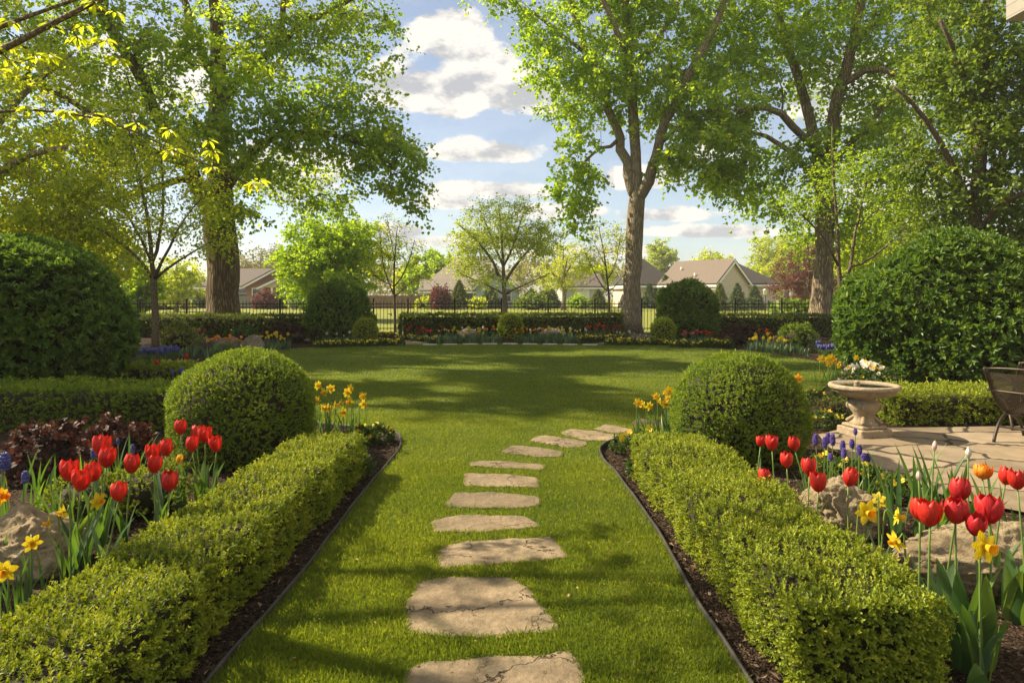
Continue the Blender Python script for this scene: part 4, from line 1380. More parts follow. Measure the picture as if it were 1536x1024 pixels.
# off to the left: the trees whose shade falls across the middle of the lawn
for i, (x, y, hgt, cr) in enumerate([(-17.6, 14.6, 19.0, 4.6), (-12.6, 9.4, 7.2, 2.3), (-20.8, 23.2, 27.0, 5.0)]):
    lb = [[(x, y, 0, .26), (x + .1, y, hgt * .3, .22), (x, y + .1, hgt * .6, .15), (x + .1, y, hgt * .92, .05)],
          [(x, y, hgt * .34, .11), (x + 1.2, y - .4, hgt * .5, .08), (x + 2.3, y - .6, hgt * .58, .04)],
          [(x, y, hgt * .38, .11), (x - 1.3, y + .4, hgt * .52, .08), (x - 2.2, y + .4, hgt * .6, .04)],
          [(x, y, hgt * .42, .10), (x + .3, y + 1.3, hgt * .56, .07), (x + .2, y + 2.4, hgt * .64, .04)]]
    r3 = np.random.default_rng(60 + i)
    bl = []
    for _ in range(int(1.7 * cr + 2) if i < 2 else 15):
        q = r3.normal(0, 1, 3)
        q = q / np.linalg.norm(q) * r3.random() ** .4
        bl.append((x + q[0] * cr, y + q[1] * cr, hgt * .66 + q[2] * hgt * .28, cr * .24, cr * .24, cr * .16, int(2.6 * cr)))
    tree('garden_tree', ['leafy garden tree beyond the left edge whose shade falls on the far lawn', 'small leafy tree beyond the left edge whose shade falls on the wide hedge', 'tallest leafy tree beyond the left edge, farther back'][i], 'tree', lb, bl, M['bright'], M['bark_maple'], 21 + i, L=.26, per=85, spread=.62, rtip=.008, rmax=.1)

# the near tree whose yellow sprays hang into the top left corner
lb = [[(-6.3, 4.6, 0, .17), (-6.3, 4.65, 1.6, .15), (-6.2, 4.7, 2.9, .12), (-6.1, 4.7, 4.4, .08), (-6.2, 4.6, 6.2, .03)],
      [(-6.25, 4.7, 2.3, .055), (-5.2, 4.85, 2.75, .040), (-3.75, 5.0, 3.38, .024), (-3.1, 5.05, 3.75, .018), (-2.2, 5.2, 4.25, .010)],
      [(-6.25, 4.7, 2.5, .045), (-5.2, 4.95, 2.95, .030), (-3.75, 5.1, 3.62, .016), (-3.0, 5.2, 3.95, .010)],
      [(-6.2, 4.7, 2.2, .04), (-5.2, 4.95, 2.6, .028), (-4.0, 5.2, 2.98, .012), (-3.2, 5.3, 2.95, .009), (-2.65, 5.35, 2.72, .006), (-2.05, 5.4, 2.45, .004)],
      [(-6.1, 4.7, 4.2, .05), (-5.0, 5.2, 4.9, .03), (-3.4, 5.5, 5.5, .012)],
      [(-6.1, 4.7, 3.6, .05), (-7.2, 4.2, 4.4, .03), (-8.2, 4.0, 5.2, .012)]]
bl = [(-3.75, 5.1, 3.45, .50, .40, .22, 11), (-3.1, 5.2, 3.55, .4, .3, .3, 6), (-2.4, 5.3, 2.75, .35, .2, .28, 4), (-3.3, 5.2, 2.95, .45, .3, .12, 6), (-2.05, 5.4, 2.50, .12, .15, .12, 2), (-2.9, 5.2, 4.1, .7, .5, .3, 7),
      (-5.6, 4.9, 4.6, 1.5, 1.3, .9, 40), (-4.2, 5.2, 5.4, 1.2, 1.2, .7, 26), (-6.3, 4.6, 5.8, 1.7, 1.6, .9, 45), (-7.6, 4.2, 4.6, 1.2, 1.2, .9, 24)]
r_near = tree('chestnut_tree', 'near young leaved tree whose bare brown branches reach in at the top left corner', 'tree', lb, bl, M['lime'], M['bark_young'], 31, L=.13, per=0, rtip=.0035, step=.25, rmax=.03, flare=1.2)
# palmate sprays of drooping leaflets at its tips
cm2 = MB()
rr_ = np.random.default_rng(5)
bl_pts = []
for (x, y, z, rx, ry, rz, n) in bl:
    u = nrm(rr_.normal(0, 1, (n * 2, 3))) * (rr_.random((n * 2, 1)) ** .4)
    bl_pts.append(np.array([x, y, z]) + u * np.array([rx, ry, rz]))
tr_me = [c for c in r_near.children][0].data
tv = np.zeros(len(tr_me.vertices) * 3); tr_me.vertices.foreach_get('co', tv); tv = tv.reshape(-1, 3)
org_n = np.array(r_near.location)
wanted = np.concatenate(bl_pts) - org_n
near_pts = []
for q in wanted:      # every spray sits on the wood nearest to it
    near_pts.append(tv[np.argmin(np.linalg.norm(tv - q, axis=1))])
pts = np.array(near_pts)
n = len(pts)
for k in range(6):
    a = rr_.random(n) * .5 + k * 2 * PI / 6
    D = np.stack([np.cos(a), np.sin(a), -.55 + rr_.normal(0, .25, n)], 1)
    Nn = np.stack([np.cos(a) * .5, np.sin(a) * .5, np.ones(n)], 1) + rr_.normal(0, .2, (n, 3))
    s = rr_.uniform(.7, 1.25, n)
    leaves(cm2, pts + nrm(D) * .02 + np.array([0, 0, .02]), D, Nn, .082 * s, .031 * s, T_OVAL, np.clip(rr_.normal(.55, .2, n), 0, 1))
cm2.build('crown', M['lime'], r_near)

# slim young trees
Y = 18.4
t = [PL(Y, (233, 531, 5.2), (233, 470, 5), (230, 420, 4.4), (228, 395, 3.2), (222, 330, 2.4), (205, 250, 1.8, .3), (190, 180, 1, .4)),
     PL(Y, (230, 418, 3), (205, 385, 2, -.3), (160, 350, 1.6, -.6), (100, 318, 1, -.8)),
     PL(Y, (229, 400, 3), (240, 350, 2.3, .3), (245, 280, 1.7, .4), (238, 200, 1, .4)),
     PL(Y, (231, 415, 2.6), (255, 370, 2, -.3), (275, 330, 1.4, -.4), (310, 290, .8, -.5)),
     PL(Y, (231, 416, 2.6), (270, 390, 1.8, .3), (320, 360, 1.0, .5)),
     PL(Y, (228, 390, 2), (195, 330, 1.6, .4), (150, 270, 1.2, .6), (110, 220, .8, .7))]
b = BL(Y, (150, 300, 110, 70, 1.6, 80), (240, 260, 90, 80, 1.5, 66), (90, 350, 70, 36, 1.2, 44), (225, 345, 70, 30, 1.2, 22), (320, 360, 50, 30, 1, 12), (300, 320, 45, 50, 1.2, 18), (190, 200, 90, 50, 1.4, 26), (200, 390, 60, 20, 1, 8), (60, 290, 60, 40, 1.2, 22))
tree('young_tree', 'slim young tree with wispy yellow leaves in front of the thick ridged trunk', 'tree', t, b, M['lime'], M['bark_young'], 41, L=.085, limbleaf=True, per=48, spread=.60, rtip=.0032, exps=.42, rmax=.03, flare=1.2, sides0=8, twigleaf=.6)
Y = 18.6
t = [PL(Y, (1264, 531, 5), (1263, 470, 4.6), (1262, 440, 4), (1258, 400, 3), (1256, 340, 2.3), (1250, 260, 1.6), (1248, 190, .9)),
     PL(Y, (1263, 436, 3), (1276, 400, 2.5, .2), (1282, 350, 2, .4), (1296, 290, 1.4, .5), (1310, 220, .8, .5)),
     PL(Y, (1274, 405, 2), (1310, 385, 1.6, -.4), (1350, 350, 1, -.6)),
     PL(Y, (1258, 400, 2), (1230, 350, 1.6, -.3), (1190, 310, 1, -.5)),
     PL(Y, (1282, 350, 1.6, .4), (1320, 310, 1.2, .6), (1380, 280, .8, .7))]
b = BL(Y, (1260, 260, 60, 60, 1.3, 26), (1320, 270, 60, 55, 1.3, 26), (1200, 310, 40, 36, 1.1, 14), (1370, 300, 60, 40, 1.2, 22), (1340, 360, 40, 24, 1, 10))
tree('young_tree', 'slim young tree beside the big shrub on the patio side', 'tree', t, b, M['bright'], M['bark_young'], 42, L=.08, limbleaf=True, per=44, spread=.60, rtip=.0042, exps=.42, rmax=.03, flare=1.2, sides0=8, twigleaf=.6)
Y = 27.6
t = [PL(Y, (593, 500, 3), (592, 460, 2.8), (591, 430, 2.3), (592, 390, 1.8), (596, 340, .9)),
     PL(Y, (591, 440, 1.7), (575, 400, 1.3), (570, 350, .8)), PL(Y, (591, 435, 1.7), (610, 400, 1.3), (622, 360, .8)),
     PL(Y, (592, 445, 1.4), (620, 420, 1), (636, 410, .6)), PL(Y, (591, 430, 1.3), (560, 412, .9), (550, 380, .5)), PL(Y, (592, 390, 1.2), (585, 350, .8), (580, 325, .5))]
t = [[(x, y, z, r * .68) for x, y, z, r in l] for l in t]
b = BL(Y, (592, 370, 34, 50, .9, 42), (618, 400, 24, 30, .8, 14), (565, 390, 22, 30, .8, 14))
tree('sapling', 'thin bare sapling with few leaves beside the garden gate', 'tree', t, b, M['lime'], M['bark_young'], 43, L=.08, limbleaf=True, per=32, spread=.5, rtip=.006, exps=.4, rmax=.03, flare=1.2, sides0=6, twigleaf=.6)
t = [PL(Y, (914, 498, 2.6), (914, 455, 2.4), (911, 420, 2), (906, 380, 1.5), (898, 340, .8)),
     PL(Y, (913, 445, 1.6), (895, 415, 1.2), (878, 380, .7)), PL(Y, (911, 425, 1.5), (925, 390, 1.2), (932, 345, .7)), PL(Y, (913, 440, 1.2), (930, 420, .9), (942, 405, .5)), PL(Y, (908, 395, 1), (890, 360, .7), (885, 335, .5))]
t = [[(x, y, z, r * .68) for x, y, z, r in l] for l in t]
b = BL(Y, (905, 375, 32, 46, .9, 38), (882, 400, 18, 26, .8, 10), (928, 370, 16, 34, .8, 14))
tree('sapling', 'thin sparse sapling just left of the tall forked grey trunk', 'tree', t, b, M['lime'], M['bark_young'], 44, L=.08, limbleaf=True, per=32, spread=.5, rtip=.006, exps=.4, rmax=.03, flare=1.2, sides0=6, twigleaf=.6)
Y = 27.8
t = [PL(Y, (757, 501, 4), (757, 460, 3.7), (756, 425, 3.3), (755, 400, 2.3), (752, 350, 1.6), (748, 310, .8)),
     PL(Y, (756, 428, 2.6), (740, 395, 2, -.3), (715, 360, 1.5, -.5), (685, 335, .9, -.6)), PL(Y, (756, 422, 2.6), (780, 390, 2, .3), (805, 365, 1.4, .5), (835, 350, .8, .6)),
     PL(Y, (755, 405, 2), (772, 360, 1.5, -.3), (785, 320, .8, -.4)), PL(Y, (754, 400, 2), (735, 350, 1.4, .4), (720, 315, .8, .5)),
     PL(Y, (757, 440, 1.8), (730, 428, 1.3, .4), (690, 410, .8, .6)), PL(Y, (757, 440, 1.6), (790, 425, 1.2, -.4), (825, 410, .7, -.6))]
b = BL(Y, (755, 345, 75, 44, 1.7, 150), (710, 370, 40, 34, 1.2, 46), (805, 365, 38, 30, 1.2, 46), (750, 415, 55, 20, 1.2, 22), (700, 400, 30, 18, 1, 14))
tree('spreading_tree', 'round crowned tree with fine pale twigs in the middle distance over the central hedge', 'tree', t, b, M['pale'], M['bark_pale'], 45, L=.085, limbleaf=True, per=60, spread=.5, rtip=.004, exps=.42, rmax=.03, flare=1.2, sides0=8, twigleaf=.5)


# ------------------------------------------------------------------ trees beyond the fence
def far_tree(px, Y, top, w, label, mat, seed, base_py=None, trunk=.035, n=150, per=60, L=.3, name='leafy_tree', clear=.22, bark='bark_maple', group='trees beyond the fence', spread=None, tm=T_DIAMOND):
    x = (px - 768) / F * Y
    h = CAM_H - (top - HOR) / F * Y
    r = w / 2 / F * Y
    tr = max(.08, h * trunk)
    s = random.Random(seed)
    lb = [[(x, Y, 0, tr), (x + s.uniform(-.1, .1), Y, h * .3, tr * .8), (x + s.uniform(-.2, .2), Y, h * .6, tr * .5), (x, Y, h * .93, tr * .12)]]
    for k in range(6):
        a = k * 1.05 + s.random()
        z0 = h * (clear + .05 * k)
        lb.append([(x, Y, z0, tr * .5), (x + r * .4 * math.cos(a), Y + r * .4 * math.sin(a), z0 + h * .17, tr * .33), (x + r * .75 * math.cos(a), Y + r * .75 * math.sin(a), z0 + h * .30, tr * .15)])
    c0 = h * clear
    bl = [(x, Y, c0 + (h - c0) * .50, r * .92, r * .92, (h - c0) * .46, int(n * .7)), (x - r * .3, Y, c0 + (h - c0) * .35, r * .62, r * .62, (h - c0) * .30, int(n * .15)), (x + r * .25, Y, c0 + (h - c0) * .6, r * .6, r * .6, (h - c0) * .34, int(n * .15))]
    return tree(name, label, 'tree', lb, bl, M[mat], M[bark], seed, L=L * .72, per=int(per * 1.15), spread=spread or r * .20, rtip=tr * .05, step=max(.5, h * .06), tmpl=tm, group=group, sides0=6, rmax=tr * .4)


far_tree(500, 41, 316, 176, 'bright lime green round maple beyond the fence, above the egg shaped bush', 'bright', 101, n=330, per=100, L=.24, clear=.12)
far_tree(652, 95, 374, 90, 'dense green tree behind the tan roofed house, left of it', 'bright', 102, n=150, per=80, L=.5)
far_tree(845, 66, 358, 96, 'upright yellow green tree beyond the fence right of the spreading one', 'lime', 103, n=150, per=48, L=.2)
far_tree(992, 120, 356, 66, 'round bare topped tree behind the beige house', 'pale', 104, n=120, per=55, L=.5)
far_tree(1066, 125, 374, 78, 'low yellow green crown showing over the beige roof ridge', 'lime', 105, n=110, per=55, L=.55)
far_tree(1180, 105, 345, 120, 'yellow green tree right of the beige house', 'lime', 106, n=220, per=80, L=.45)
far_tree(1212, 48, 364, 116, 'purple leaved tree beyond the fence behind the rough barked trunk', 'purple', 107, n=190, per=70, L=.16, clear=.10, name='purple_leaved_tree')
far_tree(1330, 44, 300, 170, 'yellow green tree beyond the fence behind the slim tree on the patio side', 'lime', 108, n=240, per=80, L=.24, clear=.08)
far_tree(1440, 40, 330, 140, 'green tree beyond the fence behind the big patio shrub', 'bright', 109, n=200, per=80, L=.24, clear=.08)
far_tree(265, 60, 386, 90, 'pale yellow tree beyond the fence between slim and thick trunks', 'lime', 110, n=150, per=50, L=.26, clear=.1)
far_tree(392, 120, 366, 110, 'pale wispy tree behind the brick house', 'olive', 111, n=150, per=40, L=.45)
far_tree(215, 42, 396, 60, 'green tree beyond the fence just left of the slim trunk', 'maple', 112, n=140, per=80, L=.2, clear=.08)
far_tree(150, 45, 330, 130, 'yellow green tree beyond the fence behind the big left shrub', 'lime', 113, n=200, per=70, L=.26, clear=.08)
far_tree(40, 40, 300, 150, 'green tree beyond the fence at the far left edge', 'bright', 114, n=200, per=80, L=.24, clear=.08)
far_tree(618, 100, 392, 60, 'yellowish tree behind the brown board fence', 'lime', 115, n=100, per=55, L=.5)
far_tree(888, 90, 395, 70, 'yellowish tree behind the pale shed left of the forked trunk', 'lime', 116, n=110, per=50, L=.45)
far_tree(1268, 85, 372, 90, 'far olive tree right of the purple leaved tree', 'olive', 117, n=130, per=60, L=.4)


# the far belt of woodland that closes the horizon: one mass
wood = MB()
rw = np.random.default_rng(77)
nW = 1500
xa = rw.uniform(-190, 190, nW); ya = rw.uniform(150, 185, nW)
hh = (6.2 + 2.2 * np.sin(xa * .11) + 1.6 * np.sin(xa * .037 + 2) + 1.2 * np.sin(xa * .31))
za = rw.random(nW) ** .7 * hh
cc = np.stack([xa, ya, za], 1)
idx = np.repeat(np.arange(nW), 26)
pp = cc[idx] + rw.normal(0, 1, (len(idx), 3)) * np.array([1.3, 1.3, .9])
pp[:, 2] = np.maximum(pp[:, 2], .1)
leaves(wood, pp, rw.normal(0, 1, (len(idx), 3)), rw.normal(0, .7, (len(idx), 3)) + np.array([0, -.3, .8]), .9, .8, T_DIAMOND, np.clip(rw.normal(.5, .2, nW)[idx] + rw.normal(0, .12, len(idx)), 0, 1))
tag(wood.build('woodland', M['olive']), 'far belt of hazy spring woodland along the horizon', 'woodland', None, 'stuff')


# ------------------------------------------------------------------ conifers and shrubs beyond the fence
def conifer(px, Y, top, w, label, mat, seed):
    rs = np.random.default_rng(seed)
    x = (px - 768) / F * Y
    h = CAM_H - (top - HOR) / F * Y
    r = w / 2 / F * Y
    o = empty('spruce_tree', (x, Y, 0), label, 'conifer', 'young conifers beyond the fence')
    mb = MB(); mb.tube([(0, 0, -.02), (0, 0, h * .5), (0, 0, h * .97)], [r * .09, r * .06, .01], 6)
    fol = MB()
    tiers = 13
    for k in range(tiers):
        f = k / (tiers - 1)
        z = h * (.08 + .86 * f)
        R = r * 1.15 * (1 - f) ** .72 + .02
        nb = int(11 - 5 * f)
        for j in range(nb):
            a = j * 2 * PI / nb + k * 1.3 + rs.normal(0, .15)
            R1 = R * rs.uniform(.8, 1.12)
            d = np.array([math.cos(a), math.sin(a), 0])
            tip = np.array([0, 0, z]) + d * R1 + np.array([0, 0, -.16 * R1 + .05 * R])
            st = np.array([0, 0, z + .10 * R])
            mb.tube([st, tip], [.012, .004], 3)
            m = int(40 + 60 * (1 - f))
            t = rs.random((m, 1)) ** .7
            p = st + (tip - st) * t + rs.normal(0, 1, (m, 3)) * np.array([.10, .10, .05]) * R
            D = nrm(d + rs.normal(0, .5, (m, 3)) + np.array([0, 0, .12]))
            leaves(fol, p, D, nrm(rs.normal(0, .4, (m, 3)) + np.array([0, 0, 1.])), .24 * r * rs.uniform(.6, 1.2, m), .12 * r, T_DIAMOND, np.clip(.35 + .4 * t[:, 0] + rs.normal(0, .15, m), 0, 1))
    m = 30
    p = np.stack([rs.normal(0, .04 * r, m), rs.normal(0, .04 * r, m), h * rs.uniform(.9, 1.0, m)], 1)
    leaves(fol, p, rs.normal(0, .4, (m, 3)) + np.array([0, 0, 1.]), rs.normal(0, 1, (m, 3)), .14 * r, .06 * r, T_DIAMOND)
    mb.build('trunk', M['bark_young'], o)
    fol.build('crown', M[mat], o)


for a in [(266, 73, 430, 26, 'small dark conifer left of the thick trunk, the left one of two', 'spruce', 1), (300, 74, 434, 22, 'small dark conifer close to the thick ridged trunk', 'spruce', 2),
          (417, 72, 428, 22, 'small conifer beside the purple bush below the brick house', 'fir', 3), (655, 70, 430, 26, 'slender olive conifer left in front of the tan roofed house', 'fir', 4),
          (689, 70, 420, 30, 'tall olive conifer in front of the tan roofed house', 'fir', 5), (735, 72, 430, 34, 'broad dark conifer left of the spreading tree stem', 'spruce', 6),
          (797, 74, 434, 34, 'broad dark conifer right of the spreading tree stem', 'spruce', 7), (822, 74, 427, 36, 'tall dark conifer below the upright yellow green tree', 'spruce', 8),
          (897, 70, 434, 26, 'small pale conifer in front of the white shed', 'fir', 9), (974, 72, 424, 26, 'conifer just right of the forked grey trunk', 'spruce', 10),
          (998, 74, 412, 28, 'taller conifer in front of the dark roof of the beige house', 'fir', 11), (1080, 61, 424, 24, 'pale conifer under the beige gable, first of three', 'fir', 12),
          (1106, 63, 424, 26, 'blue green conifer under the beige gable, middle of three', 'spruce', 13), (1132, 66, 428, 26, 'dark conifer under the right end of the beige gable', 'spruce', 14)]:
    conifer(*a)

for a in [(396, 70, 28, 440, 'purple', 'purple_bush', 'round purple red bush in front of the brick house', 'bush'), (637, 72, 34, 449, 'lime', 'yellow_bush', 'low yellow green bush at the porch of the tan roofed house', 'bush'),
          (716, 69, 24, 452, 'lime', 'yellow_bush', 'small yellow green bush right of the tall olive conifer', 'bush'), (868, 71, 26, 446, 'bright', 'clipped_bush', 'boxy bright green bush in front of the pale shed', 'bush'),
          (1195, 31, 80, 462, 'boxdark', 'green_bush', 'low dark green bush behind the fence left of the sunlit trunk', 'bush'), (660, 68, 22, 430, 'purple', 'purple_bush', 'small purple bush between two olive conifers', 'bush'),
          (800, 68, 60, 446, 'boxdark', 'green_bush', 'dark bush row end below the spreading tree', 'bush'), (250, 68, 80, 452, 'olive', 'brown_bush', 'brownish bush behind the fence left of the thick trunk', 'bush'),
          (215, 72, 50, 446, 'boxdark', 'green_bush', 'dark bush behind the fence post left of the slim trunk', 'bush'), (455, 68, 30, 450, 'spruce', 'green_bush', 'dark bush behind the fence left of the egg shaped bush', 'bush')]:
    loose_shrub(a[0], a[1], a[2], a[3], M[a[4]], a[5], a[6], a[7], 40, .22, T_DIAMOND, 2.1, None, .25, .7, 5, .3)


# ------------------------------------------------------------------ fence, gate
FY, FH = 28.5, 1.22
fence = empty('iron_fence', (0, FY, 0), 'long black iron picket fence behind the hedges at the end of the garden', 'fence')


def panel(x0, x1, name, parent, oy=0.0, n=None):
    mb = MB()
    for z in (.14, FH - .20, FH - .05):
        mb.box(((x0 + x1) / 2, oy, z), (x1 - x0, .030, .034))
    n = n or int(round((x1 - x0) / .142))
    for i in range(n):
        x = x0 + (i + .5) * (x1 - x0) / n
        mb.box((x, oy, FH / 2 + .04), (.020, .020, FH))
        mb.add(np.array([(x - .012, oy - .012, FH + .041), (x + .012, oy - .012, FH + .041), (x + .012, oy + .012, FH + .041), (x - .012, oy + .012, FH + .041), (x, oy, FH + .085)]), [(0, 1, 4), (1, 2, 4), (2, 3, 4), (3, 0, 4)])
    return mb.build(name, M['iron'], parent)


def post(x, parent, h=FH + .16, w=.062):
    mb = MB()
    mb.box((x, 0, h / 2), (w, w, h))
    mb.add(np.array([(x - w * .62, -w * .62, h + .001), (x + w * .62, -w * .62, h + .001), (x + w * .62, w * .62, h + .001), (x - w * .62, w * .62, h + .001), (x, 0, h + .055)]), [(0, 1, 4), (1, 2, 4), (2, 3, 4), (3, 0, 4), (0, 3, 2, 1)])
    return mb.build('post', M['iron'], parent)


GX0, GX1 = -5.72, -4.40
xs = list(np.arange(GX0 - .06, -23, -1.95))
for i, x in enumerate(xs):
    post(x, fence)
    if i: panel(x + .032, xs[i - 1] - .032, 'picket_panel', fence)
xs = list(np.arange(GX1 + .06, 23, 1.95))
for i, x in enumerate(xs):
    post(x, fence)
    if i: panel(xs[i - 1] + .032, x - .032, 'picket_panel', fence)
gate = empty('iron_gate', (0, FY, 0), 'narrow black iron picket gate with a latch between two hedge ends', 'gate')
panel(GX0, GX1, 'picket_leaf', gate, 0, 9)
mb = MB()
mb.box((GX0 + .62 + .06, -.05, .72), (.05, .07, .13), 0, 0, .01); mb.box((GX0 + .62, -.06, .74), (.14, .025, .03))
mb.build('latch', M['iron'], gate)

# wooden fences beyond
M['board'] = noise_mat('brown_board', [(0.3, (.13, .075, .05)), (0.7, (.24, .15, .10))], 6, 5, .85, .4, 30, (1, 1, .15))
M['greyboard'] = noise_mat('grey_board', [(0.3, (.17, .16, .14)), (0.7, (.27, .26, .23))], 6, 5, .85, .4, 30, (1, 1, .15))


def board_fence(px0, px1, Y, top, label, mat):
    x0, x1 = (px0 - 768) / F * Y, (px1 - 768) / F * Y
    h = CAM_H - (top - HOR) / F * Y
    o = empty('board_fence', ((x0 + x1) / 2, Y, 0), label, 'fence', 'board fences beyond the field')
    L = x1 - x0
    mb = MB()
    n = int(L / .16)
    for i in range(n):
        mb.box((-L / 2 + (i + .5) * L / n, 0, h / 2 + random.uniform(-.02, .02)), (L / n * .93, .025, h))
    mb.build('boards', M[mat], o).name = 'boarding'
    mb = MB()
    for i in range(int(L / 2.4) + 1): mb.box((-L / 2 + i * 2.4, .07, h / 2), (.09, .09, h))
    for z in (.35, h - .3): mb.box((0, .03, z), (L, .035, .08))
    mb.build('frame', M[mat], o)


board_fence(535, 640, 72, 443, 'brown board fence across the field behind the garden gate', 'board')
board_fence(345, 425, 72, 444, 'grey board fence below the brick house', 'greyboard')
board_fence(846, 895, 80, 437, 'reddish brown board fence left of the pale shed', 'board')

# ------------------------------------------------------------------ houses
def brick_(nt, oc):
    b = N_(nt, 'ShaderNodeTexBrick', i_Scale=4.0)
    mp = nt.nodes.new('ShaderNodeMapping')
    mp.inputs['Rotation'].default_value = (PI / 2, 0, 0)
    nt.links.new(oc, mp.inputs[0])
    nt.links.new(mp.outputs[0], b.inputs['Vector'])
    return b.outputs[0]


M['brick'] = graph_mat('red_brick', lambda nt, L, oc: (mixc(nt, .5, brick_(nt, oc), ramp(nt, noise_(nt, oc, 9, 4).outputs[0], [(.3, (.14, .055, .035)), (.7, (.26, .11, .07))])), None, 0, 0))
bt = [n for n in M['brick'].node_tree.nodes if n.type == 'TEX_BRICK'][0]
bt.inputs['Color1'].default_value = (.20, .075, .05, 1); bt.inputs['Color2'].default_value = (.27, .12, .08, 1); bt.inputs['Mortar'].default_value = (.35, .31, .27, 1)


def m_shingle(a, b):
    def fn(nt, L, oc):
        n = noise_(nt, oc, 14, 5, .7)
        w = N_(nt, 'ShaderNodeTexWave', wave_type='BANDS', bands_direction='Z', i_Scale=3.2, i_Distortion=.6)
        L(oc, w.inputs['Vector'])
        col = ramp(nt, n.outputs[0], [(.3, a), (.7, b)])
        return mixc(nt, .25, col, w.outputs['Color'], 'MULTIPLY'), w.outputs['Fac'], .4, .03
    return fn


def m_siding(a, b):
    def fn(nt, L, oc):
        n = noise_(nt, oc, 3, 4)
        w = N_(nt, 'ShaderNodeTexWave', wave_type='BANDS', bands_direction='Z', wave_profile='SAW', i_Scale=1.6)
        L(oc, w.inputs['Vector'])
        col = ramp(nt, n.outputs[0], [(.3, a), (.7, b)])
        lines = ramp(nt, w.outputs['Fac'], [(.0, (.55, .55, .55)), (.14, (1, 1, 1))])
        return mixc(nt, 1., col, lines, 'MULTIPLY'), w.outputs['Fac'], .5, .03
    return fn


M['roof_tan'] = graph_mat('tan_shingles', m_shingle((.13, .105, .085), (.22, .18, .145)))
M['roof_tan_lit'] = graph_mat('sunlit_tan_shingles', m_shingle((.24, .21, .175), (.34, .30, .25)))  # tan shingles made lighter, the sunlight on them put into the colour
M['roof_grey'] = graph_mat('grey_shingles', m_shingle((.10, .085, .075), (.19, .16, .14)))
M['roof_dark'] = graph_mat('dark_shingles', m_shingle((.035, .032, .030), (.075, .068, .062)))
M['side_beige'] = graph_mat('beige_siding', m_siding((.52, .45, .35), (.60, .53, .42)))
M['side_grey'] = graph_mat('pale_grey_siding', m_siding((.44, .45, .44), (.54, .55, .53)))
M['side_blue'] = graph_mat('pale_blue_siding', m_siding((.32, .40, .45), (.40, .48, .53)))


class Frame:
    """local house frame: front along u, depth along v"""
    def __init__(s, o, ang):
        s.o = np.array(o, float); s.c, s.s = math.cos(ang), math.sin(ang)

    def __call__(s, u, v, z):
        return (u * s.c - v * s.s, u * s.s + v * s.c, z)


def slab(mb, quad, th=.14, mat=0):
    q = np.array(quad, float)
    n = np.cross(q[1] - q[0], q[2] - q[0]); n /= np.linalg.norm(n)
    if n[2] < 0: n = -n
    v = np.concatenate([q, q - n * th])
    k = len(q)
    fs = [list(range(k)), list(range(2 * k - 1, k - 1, -1))] + [[i, i + k, (i + 1) % k + k, (i + 1) % k] for i in range(k)]
    mb.add(v, fs, mat)


